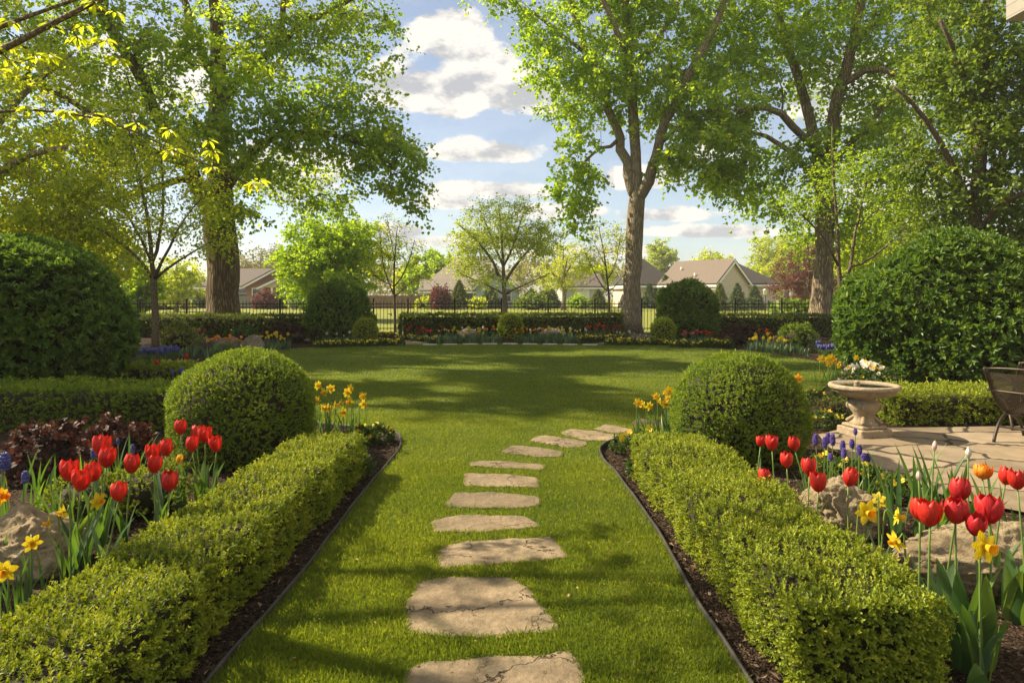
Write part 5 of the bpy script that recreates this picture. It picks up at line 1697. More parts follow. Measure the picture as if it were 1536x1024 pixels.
def block(fr, u0, u1, v0, v1, h, ridge, axis, over, root, wall, roof, hip=(0, 0), z0=0.0):
    """walls plus a gabled (or hipped) roof; axis 'u' or 'v' is the ridge direction"""
    w = MB()
    pts = [fr(u0, v0, z0), fr(u1, v0, z0), fr(u1, v1, z0), fr(u0, v1, z0)]
    top = [(a, b, h) for a, b, _ in pts]
    vs = pts + top
    fs = [(0, 1, 5, 4), (1, 2, 6, 5), (2, 3, 7, 6), (3, 0, 4, 7)]
    um, vm = (u0 + u1) / 2, (v0 + v1) / 2
    if axis == 'u' and hip == (0, 0):
        vs += [fr(u0, vm, ridge - .06), fr(u1, vm, ridge - .06)]
        fs += [(4, 8, 7), (5, 6, 9)]
    elif axis == 'v' and hip == (0, 0):
        vs += [fr(um, v0, ridge - .06), fr(um, v1, ridge - .06)]
        fs += [(4, 5, 8), (6, 7, 9)]
    w.add(np.array(vs), fs)
    w.build('wall', M[wall], root)
    r = MB()
    o = over
    if axis == 'u':
        dz = (ridge - h) / ((v1 - v0) / 2) * o
        a, b = u0 - o + hip[0], u1 + o - hip[1]
        A = [fr(u0 - o, v0 - o, h - dz), fr(u1 + o, v0 - o, h - dz), fr(u1 + o, v1 + o, h - dz), fr(u0 - o, v1 + o, h - dz)]
        R0, R1 = fr(a, vm, ridge), fr(b, vm, ridge)
        slab(r, [A[0], A[1], R1, R0]); slab(r, [A[2], A[3], R0, R1])
        if hip[0]: slab(r, [A[3], A[0], R0])
        if hip[1]: slab(r, [A[1], A[2], R1])
    else:
        dz = (ridge - h) / ((u1 - u0) / 2) * o
        a, b = v0 - o + hip[0], v1 + o - hip[1]
        A = [fr(u0 - o, v0 - o, h - dz), fr(u1 + o, v0 - o, h - dz), fr(u1 + o, v1 + o, h - dz), fr(u0 - o, v1 + o, h - dz)]
        R0, R1 = fr(um, a, ridge), fr(um, b, ridge)
        slab(r, [A[0], A[3], R1, R0]); slab(r, [A[2], A[1], R0, R1])
        if hip[0]: slab(r, [A[0], A[1], R0])
        if hip[1]: slab(r, [A[2], A[3], R1])
    rf = r.build('roof', M[roof], root)
    # white fascia boards under the eaves and on the rakes
    t = MB()
    def board(p, q, hgt=.2):
        p, q = np.array(p, float), np.array(q, float)
        e = q - p; L = np.linalg.norm(e); e /= L
        out = np.cross(e, (0, 0, 1)); out /= np.linalg.norm(out)
        up = np.cross(out, e)
        v = [p + out * s * .03 + up * k for s in (-1, 1) for k in (-.16 - hgt, -.15)] + [q + out * s * .03 + up * k for s in (-1, 1) for k in (-.16 - hgt, -.15)]
        t.add(np.array(v), [(0, 1, 3, 2), (4, 6, 7, 5), (0, 4, 5, 1), (2, 3, 7, 6), (0, 2, 6, 4), (1, 5, 7, 3)])
    if axis == 'u':
        board(A[0], A[1]); board(A[2], A[3])
        if hip[0]: board(A[3], A[0])
        else: board(A[0], R0); board(R0, A[3])
        if hip[1]: board(A[1], A[2])
        else: board(A[1], R1); board(R1, A[2])
    else:
        board(A[1], A[2]); board(A[3], A[0])
        if not hip[0]: board(A[0], R0); board(R0, A[1])
        if not hip[1]: board(A[3], R1); board(R1, A[2])
    t.build('fascia', M['white_paint'], root)
    return rf


def window(fr, u, v, z, w, h, root, face=-1, side=False):
    """a framed window with its panes, set 3 cm proud of the wall at depth v"""
    f, p = MB(), MB()
    def bx(mb, cu, cz, su, sz, dv, th):
        vs = [fr(*( (v + dv + k * th, cu + i * su / 2, 0) if side else (cu + i * su / 2, v + dv + k * th, 0)))[:2] + (cz + j * sz / 2,) for i in (-1, 1) for j in (-1, 1) for k in (-.5, .5)]
        mb.add(np.array(vs), [(0, 1, 3, 2), (4, 6, 7, 5), (0, 4, 5, 1), (2, 3, 7, 6), (0, 2, 6, 4), (1, 5, 7, 3)])
    t = .09
    for cu, cz, su, sz in ((u - w / 2, z, t, h + t), (u + w / 2, z, t, h + t), (u, z - h / 2, w - t, t), (u, z + h / 2, w - t, t), (u, z, w - t, t * .6)):
        bx(f, cu, cz, su, sz, face * .05, .10)
    fo = f.build('window', M['white_paint'], root)
    bx(p, u, z, w - t * .5, h - t * .5, face * .02, .03)
    p.build('pane', M['glass'], fo)


# brick house, far left
hY = 84
fr = Frame((-32, hY, 0), 0)
hb = empty('brick_house', (-32, hY, 0), 'red brick house with grey roof and white gables beside the thick trunk', 'house')
block(fr, -6.6, 9.5, 0, 8.5, 2.75, 4.8, 'u', .5, hb, 'brick', 'roof_grey', hip=(3.5, 3.5))
block(fr, 0.2, 7.6, -2.2, .6, 2.75, 4.75, 'v', .45, hb, 'brick', 'roof_grey')
block(fr, 2.4, 7.9, -3.4, -2.3, 2.62, 3.9, 'v', .4, hb, 'side_beige', 'roof_grey', z0=2.3)
for u in (2.5, 3.6, 4.6, 5.6):
    mb = MB(); x, y, _ = fr(u, -3.2, 0); mb.box((x, y, 1.15), (.26, .26, 2.3)); mb.build('porch_column', M['white_paint'], hb)
window(fr, -1.1, 0, 1.6, 1.1, 1.4, hb); window(fr, -4.6, 0, 1.6, 1.1, 1.4, hb); window(fr, 1.4, -2.2, 1.5, 1.0, 1.4, hb); window(fr, 6.6, -2.2, 1.5, 1.2, 1.4, hb)
mb = MB(); x, y, _ = fr(4.1, -2.23, 0); mb.box((x, y, 1.05), (.95, .06, 2.05)); mb.build('door', M['roof_dark'], hb)

# tan roofed house in the middle
hY = 78
fr = Frame((-5, hY, 0), 0)
hb = empty('tan_roofed_house', (-5, hY, 0), 'pale blue house with broad tan hip roof behind the spreading tree', 'house')
block(fr, -5.2, 5.8, 0, 9, 2.55, 5.9, 'u', .5, hb, 'side_blue', 'roof_tan_lit', hip=(4.0, 4.0))
block(fr, 1.0, 5.6, -3.0, .5, 2.6, 4.5, 'v', .45, hb, 'side_blue', 'roof_tan_lit')
block(fr, -5.0, 0.9, -1.8, .4, 2.30, 3.2, 'u', .4, hb, 'side_grey', 'roof_tan_lit', z0=2.05)
for u in (-4.9, -3.4, -1.2, .7):
    mb = MB(); x, y, _ = fr(u, -1.6, 0); mb.box((x, y, 1.02), (.2, .2, 2.05)); mb.build('porch_column', M['white_paint'], hb)
window(fr, -3.0, 0, 1.4, 1.2, 1.3, hb); window(fr, 2.6, -3.0, 1.4, 1.0, 1.5, hb); window(fr, 4.4, -3.0, 1.4, 1.0, 1.5, hb); 
mb = MB(); x, y, _ = fr(-.4, -.03, 0); mb.box((x, y, 1.02), (.95, .06, 2.0)); mb.build('door', M['roof_dark'], hb)

# beige house on the right
fr = Frame((22.6, 70, 0), math.atan2(.6, .8))
hb = empty('beige_house', (22.6, 70, 0), 'beige sided house with wide gable and brown roof right of the grey trunk', 'house')
block(fr, -2.75, 2.75, 0, 7.0, 2.9, 5.15, 'v', .35, hb, 'side_beige', 'roof_tan')
fr2 = Frame((22.6, 70, 0), .05)
block(fr2, -9.6, -4.4, 6.0, 13.5, 2.9, 5.6, 'u', .4, hb, 'side_beige', 'roof_dark', hip=(2.8, 2.8))
block(fr2, .6, 5.4, 2.0, 11.0, 2.9, 5.4, 'u', .4, hb, 'side_beige', 'roof_dark', hip=(0, 3.6))
window(fr2, -8.6, 6.0, 1.6, 1.1, 1.3, hb); window(fr2, -6.6, 6.0, 1.6, 1.1, 1.3, hb)
for u, v in ((-1.3, 5.5), (-2.2, 3.0)):
    mb = MB(); x, y, _ = fr(u, v, 0); z = 5.15 - abs(u) * .8 + .1; mb.tube([(x, y, z - .2), (x, y, z + .22)], .09, 8); mb.build('roof_vent', M['white_paint'], hb)

sh = Frame((8.4, 76, 0), .1)
hb = empty('pale_shed', (8.4, 76, 0), 'pale grey outbuilding with dark roof left of the grey forked trunk', 'shed')
block(sh, -2.6, 1.6, 0, 5, 2.6, 3.9, 'u', .35, hb, 'side_grey', 'roof_grey')
mb = MB(); x, y, _ = sh(-.6, -.03, 0); mb.box((x, y, 1.05), (1.6, .06, 2.1)); mb.build('door', M['white_paint'], hb)

M['eave'] = graph_mat('pale_eave_paint', m_siding((.30, .275, .24), (.36, .33, .29)))
# the eave of the house that stands beside the patio, at the right edge
hs = empty('eave_house', (9.93, 7.7, 0), 'beige house beside the patio, only its eave corner in view at the top', 'house')
mb = MB(); mb.box((2.5, -2.0, 3.2), (5.0, 12.0, 6.4)); mb.build('wall', M['side_beige'], hs)
mb = MB(); mb.box((2.0, -2.0, 6.66), (6.3, 12.9, .46), 0, 0, .02); mb.build('fascia', M['eave'], hs)
mb = MB(); mb.box((2.0, -2.0, 7.00), (6.5, 13.1, .20), 0, 0, .03); mb.build('gutter', M['eave'], hs)
mb = MB(); slab(mb, [(-1.2, -8.5, 7.13), (-1.2, 4.5, 7.13), (5.2, 1.2, 9.3), (5.2, -5.2, 9.3)]); slab(mb, [(-1.2, 4.5, 7.13), (5.2, 4.5, 7.13), (5.2, 1.2, 9.3)]); mb.build('roof', M['roof_grey'], hs)
# garden lamp on a short post beyond the fence
lp = empty('lamp_post', (*G(1148, 459)[:2], 0), 'small lamp on a post beyond the fence right of the three conifers', 'lamp post')
lp.location = (29 * (1148 - 768) / F * 1.55, 45, 0)
mb = MB(); mb.tube([(0, 0, 0), (0, 0, 1.5)], .04, 8); mb.build('post', M['iron'], lp)
mb = MB(); mb.lathe([(.05, 1.5), (.11, 1.55), (.13, 1.78), (.16, 1.80), (.02, 1.92)], 10); mb.build('lantern', M['white_paint'], lp)


# ------------------------------------------------------------------ boulders
def boulder(px0, px1, top, base_py, label, seed, mat='rock', depth=.8, name='boulder', group=None, flat=1.0):
    import bmesh
    from mathutils import noise
    x0, Y, _ = G(px0, base_py); x1, _, _ = G(px1, base_py)
    w = x1 - x0
    D = w * depth
    yc = Y + D * .45
    h = CAM_H - (top - HOR) / F * (yc)
    xc = (px0 + px1) / 2
    xc = (xc - 768) / F * (Y + D * .3)
    bm = bmesh.new()
    bmesh.ops.create_icosphere(bm, subdivisions=6, radius=1)
    for v in bm.verts:
        p = v.co.copy()
        # facets
        q = p.copy()
        for k in range(7):
            s = Vector((math.sin(k * 2.4 + seed), math.cos(k * 1.9 + seed * 2), .35 + .65 * math.sin(k * 1.3 + seed)))
            s.normalize()
            d = q.dot(s) - .74
            if d > 0: q -= s * d * .72
        n = noise.fractal(p * 1.6 + Vector((seed * 7, seed, 0)), 1.0, 2.0, 5) * .16 + noise.fractal(p * 5 + Vector((seed, 3, seed)), 0.7, 2.1, 6) * .085
        q *= 1 + n
        v.co = Vector((q.x * w * .56, q.y * D * .56, q.z * h * .78 + h * .30))
    me = bpy.data.meshes.new(name)
    bm.to_mesh(me); bm.free()
    for p in me.polygons: p.use_smooth = True
    mz = max(v.co.z for v in me.vertices)
    for v in me.vertices: v.co.z *= h / mz if v.co.z > 0 else 1
    me.materials.append(M[mat])
    o = bpy.data.objects.new(name, me)
    o.location = (xc, yc, 0)
    COL.objects.link(o)
    return tag(o, label, 'boulder', group)


boulder(-40, 112, 752, 872, 'tan boulder among the daffodils at the left edge', 1.0)
boulder(1206, 1330, 711, 812, 'craggy tan boulder behind the three red tulips at the hedge', 2.3)
boulder(1348, 1640, 780, 905, 'largest mossy tan boulder behind the near red tulips at the right edge', 3.7, depth=.55)
boulder(319, 364, 504, 527, 'low grey boulder, flatter of the two in the far left bed', 4.1, 'greyrock')
boulder(358, 394, 501, 527, 'rounder grey boulder of the two in the far left bed', 5.2, 'greyrock')
boulder(688, 718, 491, 506, 'grey boulder in front of the central hedge, left of the small round bush', 6.1, 'greyrock')
boulder(812, 848, 491, 506, 'grey boulder in front of the central hedge, right of the small round bush', 7.3, 'greyrock')
boulder(1160, 1188, 499, 521, 'grey boulder left of the loose green bush in the far bed', 8.5, 'greyrock')
boulder(1206, 1232, 499, 521, 'grey boulder right of the loose green bush in the far bed', 9.2, 'greyrock')


# ------------------------------------------------------------------ flower parts
def strap(mb, base, az, L, w, lean, curl, fold=.25, seg=8, mat=0, twist=0.0, rnd=.5, taper=.55):
    """a strap leaf: lean = start angle from the vertical, curl = how far it bends over"""
    t = np.linspace(0, 1, seg + 1)
    ang = lean + curl * t ** 1.6
    st = L / seg
    r = np.concatenate([[0], np.cumsum(np.sin(ang[:-1]) * st)])
    z = np.concatenate([[0], np.cumsum(np.cos(ang[:-1]) * st)])
    d = np.array([math.cos(az), math.sin(az), 0]); s0 = np.array([-math.sin(az), math.cos(az), 0])
    c = np.array(base) + d * r[:, None] + np.array([0, 0, 1]) * z[:, None]
    nrmv = -d * np.cos(ang)[:, None] + np.array([0, 0, 1]) * np.sin(ang)[:, None]
    tw = twist * t
    s = s0 * np.cos(tw)[:, None] + nrmv * np.sin(tw)[:, None]
    nv = nrmv * np.cos(tw)[:, None] - s0 * np.sin(tw)[:, None]
    prof = np.sin(PI * np.clip(taper * .5 + (1 - taper * .5) * t, 0, 1)) ** .8
    prof = np.maximum(prof, .02) * np.where(t < .15, .55 + 3 * t, 1)
    hw = (w / 2 * prof)[:, None]
    v = np.stack([c - s * hw + nv * hw * fold, c, c + s * hw + nv * hw * fold], 1).reshape(-1, 3)
    i = np.arange(seg)[:, None] * 3
    f = np.concatenate([np.concatenate([i, i + 1, i + 4, i + 3], 1), np.concatenate([i + 1, i + 2, i + 5, i + 4], 1)])
    mb.add(v, f, mat, rnd, True)


def stem_pts(H, lx, ly, n=7):
    t = np.linspace(0, 1, n)[:, None]
    return np.concatenate([lx * t ** 1.7, ly * t ** 1.7, H * t], 1)


def rotm(axis, tilt):
    return np.array(Matrix.Rotation(tilt, 3, Vector((-math.sin(axis), math.cos(axis), 0))))


def tulip_bloom(mb, R, H, c, tilt, taz, open_, rs, nu=6, nv=7, double=False):
    rt = rotm(taz, tilt)
    a00 = rs.random() * 6
    opn = rs.uniform(-.10, .22)
    layers = [(0, 1.0, .60), (1, .90, .62)] if not double else [(0, 1.08, .50), (1, .95, .52), (0, .72, .55), (1, .5, .6)]
    for ly, (off, rk, hw) in enumerate(layers):
        for k in range(3 if not double else 4):
            ph = a00 + off * PI / 3 + k * 2 * PI / (3 if not double else 4) + rs.normal(0, .06)
            op = open_ + opn + rs.normal(0, .05)
            hk = H * rs.uniform(.93, 1.05) * (1 if ly == 0 else 1.02)
            t = np.linspace(0, 1, nv)[:, None]
            s = np.linspace(-1, 1, nu)[None]
            prof = np.sin(PI * (.07 + .72 * t ** .85)) ** .7
            rr = R * rk * (prof + op * t ** 3)
            wd = hw * 1.45 * np.sin(PI * np.clip(.14 + .80 * t ** 1.3, 0, 1)) ** .45 + .02
            wd = np.where(t > .97, .22, wd)
            ang = ph + s * wd
            rr = rr * (1 + .07 * (1 - s ** 2) * t) - .06 * R * np.abs(s) ** 3 * t
            z = hk * (t ** .95) - hk * .10 * np.abs(s) ** 2.2 * t ** 2 + 0.006 * np.sin(6 * s + ph) * t
            v = np.stack([rr * np.cos(ang), rr * np.sin(ang), z + 0 * s], -1).reshape(-1, 3)
            v = v @ rt.T + np.array(c)
            i = np.arange(nv - 1)[:, None] * nu; j = np.arange(nu - 1)[None]
            f = np.stack([i + j, i + j + 1, i + nu + j + 1, i + nu + j], -1).reshape(-1, 4)
            mb.add(v, f, 0, np.clip(rs.normal(.5, .15) + .25 * np.repeat(t[:-1, 0], nu - 1), 0, 1), True)


def tulip(px, py, Y, wpx, label, group, mat='red', seed=0, nleaf=3, open_=.06, base_dx=None, double=False, name='tulip', hk=1.18, leafL=None, kind='tulip'):
    """the bloom centre is under (px, py) at depth Y; its stem stands on the soil below"""
    rs = np.random.default_rng(int(px * 13 + py * 7 + seed))
    X, _, Z = P(px, py, Y)
    R = wpx / 2 / F * Y * .90
    H = R * 2 * (hk + .06)
    lx, ly = rs.normal(0, .035) + (base_dx or 0), rs.normal(0, .03)
    o = empty(name, (X - lx, Y - ly, 0), label, kind, group)
    zb = Z - H * .52
    st = MB()
    sp = stem_pts(zb + .006, lx, ly)
    st.tube(sp, np.linspace(.0052, .0040, len(sp)), 7)
    st.build('stem', M['stem'], o)
    b = MB()
    tulip_bloom(b, R, H, (lx, ly, zb), rs.normal(.0, .10), rs.random() * 6, open_, rs, double=double)
    b.build('bloom', M[mat], o)
    a0 = rs.random() * 6
    for k in range(nleaf):
        lm = MB()
        L = (leafL or zb * .85) * rs.uniform(.65, 1.05)
        strap(lm, (rs.normal(0, .008), rs.normal(0, .008), 0), a0 + k * 2.2 + rs.normal(0, .3), L, rs.uniform(.038, .062), rs.uniform(.08, .28), rs.uniform(.15, .75), .38, 9, 0, rs.normal(0, .45), np.clip(rs.normal(.45, .2), 0, 1), .9)
        lm.build('leaf', M['bluestrap'] if rs.random() < .35 else M['strap'], o)
    return o


TL = 'red tulips in the bed behind the left hedge'
for a in [
    (104, 704, 4.0, 28, 'red tulip farthest to the left in the left bed'),
    (122, 718, 3.8, 29, 'broad red tulip low in front, second from the left in the left bed'),
    (142, 706, 4.0, 25, 'red tulip tucked behind the right side of the broad low one'),
    (160, 685, 4.2, 26, 'red tulip with pointed open petals just below the topmost of the left cluster'),
    (152, 667, 4.5, 27, 'red tulip topmost of the left cluster, before the red leaved plants'),
    (197, 694, 4.2, 25, 'red tulip with notched petals standing alone between two clusters'),
    (178, 736, 3.7, 25, 'round closed red tulip hanging lowest in the left bed'),
    (231, 696, 4.3, 22, 'lower red tulip of the close pair right above the dwarf box bush'),
    (229, 677, 4.6, 22, 'upper red tulip of the close pair above the dwarf box bush'),
    (250, 670, 4.8, 21, 'red tulip at the upper right of the close pair, left of the round bush'),
    (254, 720, 4.0, 27, 'open red tulip low at the back edge of the left hedge'),
    (271, 640, 5.3, 19, 'highest red tulip before the left round bush'),
    (288, 665, 4.9, 20, 'red tulip lower left of the five before the left round bush'),
    (294, 648, 5.3, 20, 'red tulip partly hidden in the middle of the five before the round bush'),
    (308, 651, 5.0, 21, 'red tulip on a straight pale stem, fourth of five before the round bush'),
    (325, 665, 4.9, 20, 'rightmost red tulip of the left bed, against the dark side of the round bush'),
]:
    tulip(*a, TL)
TR = 'red tulips in the bed behind the boulder side hedge'
for a in [
    (1141, 661, 4.8, 14, 'slim red tulip, left one of the top pair before the bird bath side round bush'),
    (1158, 663, 4.7, 20, 'bigger red tulip of the top pair before the bird bath side round bush'),
    (1192, 664, 4.7, 19, 'red tulip alone at the right edge of the bird bath side round bush'),
    (1180, 689, 4.5, 20, 'red tulip just below and left of the one at the edge of the round bush'),
    (1147, 714, 4.5, 21, 'red tulip lowest by the hedge top, below the slim pair'),
    (1214, 699, 4.1, 23, 'red tulip upper one of two at the left side of the craggy boulder'),
    (1228, 722, 3.9, 26, 'red tulip lower one of two at the left side of the craggy boulder'),
    (1272, 714, 3.9, 24, 'red tulip in front of the top of the craggy boulder'),
]:
    tulip(*a, TR, open_=.0)
TN = 'near red tulips before the largest boulder'
for a in [
    (1380, 763, 3.0, 30, 'red tulip hidden behind the leftmost big one before the largest boulder', 'red', 5),
    (1395, 768, 2.9, 37, 'big red tulip leftmost over the largest boulder', 'red', 0),
    (1440, 732, 3.1, 32, 'deep red tulip standing highest over the largest boulder', 'crimson', 0),
    (1433, 764, 2.9, 36, 'deep red tulip with pale rim in the middle of the near group', 'crimson', 0),
    (1484, 762, 2.9, 40, 'widest deep red tulip at the right of the near group', 'crimson', 0),
    (1461, 785, 2.85, 30, 'small deep red tulip lowest of the near group', 'crimson', 2),
    (1508, 712, 3.5, 25, 'red tulip near the right edge, left one of the back pair', 'red', 0),
    (1526, 719, 3.4, 26, 'red tulip near the right edge, right one of the back pair', 'red', 0),
]:
    tulip(a[0], a[1], a[2], a[3], a[4], TN, a[5], a[6], 4, .02, hk=1.1, leafL=.34)
tulip(1473, 707, 3.6, 25, 'fringed orange yellow double tulip before the patio', None, 'orange', 3, 3, .12, double=True, hk=.85)
tulip(1401, 668, 4.0, 8, 'slim white tulip bud over the tall leaves by the patio', 'white tulip buds', 'blush', 3, 4, -.5, hk=2.0, leafL=.5)
tulip(1452, 678, 3.9, 10, 'plump white tulip bud beside the orange double tulip', 'white tulip buds', 'white', 3, 4, -.45, hk=1.7, leafL=.5)
tulip(1378, 713, 3.8, 9, 'small pinkish tulip bud low among the tall leaves by the patio', 'white tulip buds', 'blush', 4, 4, -.5, hk=1.6, leafL=.42)
tulip(268, 688, 4.9, 11, 'small yellow tulip between the red ones left of the round bush', None, 'gold', 4, 2, -.1, hk=1.3)


def daffodil_head(mb, tr, R, c, yaw, pitch, rs, mature=1.0):
    """six pointed tepals and a trumpet; faces along yaw, pitched up by pitch"""
    f = np.array([math.cos(yaw) * math.cos(pitch), math.sin(yaw) * math.cos(pitch), math.sin(pitch)])
    u = np.cross(f, (0, 0, 1)); u /= np.linalg.norm(u)
    w = np.cross(u, f)
    a0 = rs.random() * 2
    for k in range(6):
        a = a0 + k * PI / 3 + rs.normal(0, .06)
        d = u * math.cos(a) + w * math.sin(a)
        s = -u * math.sin(a) + w * math.cos(a)
        L = R * rs.uniform(.9, 1.08)
        t = np.linspace(0, 1, 6)
        hw = R * .30 * np.sin(PI * np.clip(.15 + .80 * t, 0, 1)) ** .8
        hw[-1] = .002
        back = (-.05 - .12 * (k % 2)) * R * np.sin(t * PI * .8) + rs.normal(0, .10) * R * t ** 2
        cpt = np.array(c) + d * (L * t)[:, None] + f * back[:, None]
        v = np.stack([cpt - s * hw[:, None] + f * (hw * .25)[:, None], cpt, cpt + s * hw[:, None] + f * (hw * .25)[:, None]], 1).reshape(-1, 3)
        i = np.arange(5)[:, None] * 3
        mb.add(v, np.concatenate([np.concatenate([i, i + 1, i + 4, i + 3], 1), np.concatenate([i + 1, i + 2, i + 5, i + 4], 1)]), 0, rs.random(), True)
    n = 14
    ang = np.linspace(0, 2 * PI, n, endpoint=False)
    prof = [(.05, 0), (.20, .02), (.23, .25), (.26, .45), (.34 + .02, .60)]
    vs = []
    for i, (r, l) in enumerate(prof):
        rr = R * r * (1 + (.10 * np.sin(ang * 7) if i == 4 else 0))
        vs.append(np.array(c) + (u[None] * np.cos(ang)[:, None] + w[None] * np.sin(ang)[:, None]) * rr[..., None] if False else np.array(c) + u[None] * (np.cos(ang) * rr)[:, None] + w[None] * (np.sin(ang) * rr)[:, None] + f[None] * (R * l))
    v = np.concatenate(vs)
    i = np.arange(4)[:, None] * n; j = np.arange(n)[None]; kk = (j + 1) % n
    tr.add(v, np.stack([i + j, i + kk, i + n + kk, i + n + j], -1).reshape(-1, 4), 0, .4, True)


def daffodil(px, py, Y, wpx, yaw, label, group, pitch=-.1, nleaf=4, mat='yellow', tmat='gold', leafL=None, seed=0):
    """yaw in degrees, 0 = to the right of the picture, -90 = towards the camera"""
    rs = np.random.default_rng(int(px * 11 + py * 5 + seed))
    X, _, Z = P(px, py, Y)
    R = wpx / 2 / F * Y
    yw = math.radians(yaw)
    bx, by = X - math.cos(yw) * (R * .9 + .02) + rs.normal(0, .02), Y - math.sin(yw) * (R * .6 + .02) + rs.normal(0, .02)
    o = empty('daffodil', (bx, by, 0), label, 'daffodil', group)
    h = np.array([X - bx, Y - by, Z])
    f = np.array([math.cos(yw) * math.cos(pitch), math.sin(yw) * math.cos(pitch), math.sin(pitch)])
    neck = h - f * R * .42
    top = np.array([neck[0] * .45, neck[1] * .45, neck[2] + R * .28])
    q = spline3([(0, 0, 0, 0), (*(top * np.array([.35, .35, .5])), 0), (*top, 0), (*(neck * .6 + top * .4 + np.array([0, 0, R * .13])), 0), (*neck, 0), (*h, 0)], .04)[:, :3]
    st = MB(); st.tube(q, np.linspace(.0048, .0036, len(q)), 6)
    a = len(q)
    st.build('stem', M['stem'], o)
    b, t_ = MB(), MB()
    daffodil_head(b, t_, R, h, yw, pitch, rs)
    b.build('bloom', M[mat], o)
    t_.build('trumpet', M[tmat], o)
    for k in range(nleaf):
        lm = MB()
        strap(lm, (rs.normal(0, .02), rs.normal(0, .02), 0), rs.random() * 6.28, (leafL or max(.18, Z * .85)) * rs.uniform(.7, 1.1), rs.uniform(.013, .020), rs.uniform(.05, .3), rs.uniform(.1, .8), .15, 8, 0, rs.normal(0, .8), np.clip(rs.normal(.4, .2), 0, 1), .5)
        lm.build('leaf', M['bluestrap'] if rs.random() < .5 else M['strap'], o)
    return o


DL = 'daffodils beside the left boulder'
daffodil(147, 751, 3.75, 28, -20, 'yellow daffodil facing right, just below the round closed red tulip', DL)
daffodil(95, 768, 3.6, 26, 195, 'yellow daffodil facing left at the right end of the left boulder', DL, -.25)
daffodil(73, 784, 3.5, 26, 220, 'yellow daffodil low before the middle of the left boulder', DL)
daffodil(48, 814, 3.3, 28, -50, 'yellow daffodil below the left boulder, leaning towards the path', DL)
daffodil(8, 856, 3.05, 36, -70, 'largest yellow daffodil cut by the left edge, lowest of all', DL)
daffodil(3, 744, 3.8, 30, 0, 'orange yellow daffodil cut by the left edge above the boulder', DL, -.05, 4, 'gold', 'orange')
DR = 'daffodils between the two boulders'
daffodil(1301, 768, 3.55, 40, -85, 'open yellow daffodil star facing the viewer before the craggy boulder', DR, .0)
daffodil(1318, 749, 3.7, 26, 30, 'yellow daffodil seen from behind, at the right shoulder of the star shaped one', DR)
daffodil(1346, 774, 3.5, 32, -15, 'yellow daffodil facing right between the two boulders', DR, -.15)
daffodil(1343, 811, 3.2, 32, 200, 'drooping yellow daffodil seen from the side at the hedge end', DR, -.35)
daffodil(1478, 820, 2.75, 50, -80, 'big yellow daffodil star below the deep red tulips', DR, .05)
for (x, y) in [(477, 578), (486, 588), (496, 583), (475, 600), (484, 612), (493, 612), (503, 607), (511, 604), (515, 618), (524, 602), (521, 589), (526, 582), (544, 594), (545, 606)]:
    daffodil(x, y, 7.15 + random.uniform(-.2, .35), 15.5, random.choice([-90, -60, -30, 0, -120, -75]), 'yellow daffodil in the clump beside the left round bush', 'daffodil clump beside the left round bush', random.uniform(-.25, .15), 3, 'yellow', 'gold')
for (x, y) in [(957, 604), (963, 607), (974, 609), (984, 594), (990, 601), (999, 588), (1004, 586), (998, 606), (1002, 598)]:
    daffodil(x, y, 7.2 + random.uniform(-.15, .3), 15, random.choice([-90, -60, -120, -150, 180]), 'yellow daffodil in the clump touching the bird bath side round bush', 'daffodil clump touching the round bush', random.uniform(-.25, .15), 3, 'yellow', 'gold')
for (x, y) in [(1232, 538), (1241, 539), (1247, 536), (1251, 541), (1259, 547), (1244, 545)]:
    daffodil(x, y, 11.2 + random.uniform(-.2, .3), 13, random.choice([-90, -60, -120]), 'yellow daffodil in the far clump before the patio side shrub', 'daffodil clump before the patio side shrub', -.1, 3)
daffodil(1197, 568, 8.3, 16, -80, 'lone golden daffodil looking over the round bush by the bird bath', None, 0, 4, 'gold', 'orange')
daffodil(1285, 536, 10.3, 10, -80, 'small yellow daffodil in front of the patio side shrub leaves', None, 0, 3)


def grape(px, py, Y, wpx, hpx, label, group, mat='violet', nleaf=3, name='grape_hyacinth', seed=0):
    rs = np.random.default_rng(int(px * 17 + py + seed))
    X, _, Z = P(px, py, Y)
    w, h = wpx / 2 / F * Y * .86, hpx / F * Y
    lx = rs.normal(0, .02)
    o = empty(name, (X - lx, Y, 0), label, 'hyacinth', group)
    st = MB(); q = stem_pts(Z + h * .35, lx, 0); st.tube(q, .0035, 6); st.build('stem', M['stem'], o)
    b = MB()
    rows = max(5, int(h / (w * .42)))
    for r in range(rows):
        f = r / (rows - 1)
        R = w * math.sin(PI * (.20 + .68 * f)) ** .7
        m = 8 if f < .85 else 5
        for k in range(m):
            a = k * 2 * PI / m + r * .5
            c = np.array([lx + R * .72 * math.cos(a), R * .72 * math.sin(a), Z - h / 2 + h * f])
            s = w * .36 * rs.uniform(.85, 1.15)
            b.lathe([(s * .25, -s * .9), (s * .95, -s * .3), (s, .1 * s), (s * .6, s * .8), (.01 * s, s)], 6, tuple(c))
            b.f[-1] = (b.f[-1][0], 0, np.full(len(b.f[-1][0]), rs.random()), True)
    b.build('bloom', M[mat], o)
    for k in range(nleaf):
        lm = MB()
        strap(lm, (rs.normal(0, .015), rs.normal(0, .015), 0), rs.random() * 6.28, max(.12, Z * .8) * rs.uniform(.7, 1.1), .010, rs.uniform(.1, .35), rs.uniform(.2, .8), .15, 7, 0, 0, .5, .4)
        lm.build('leaf', M['strap'], o)


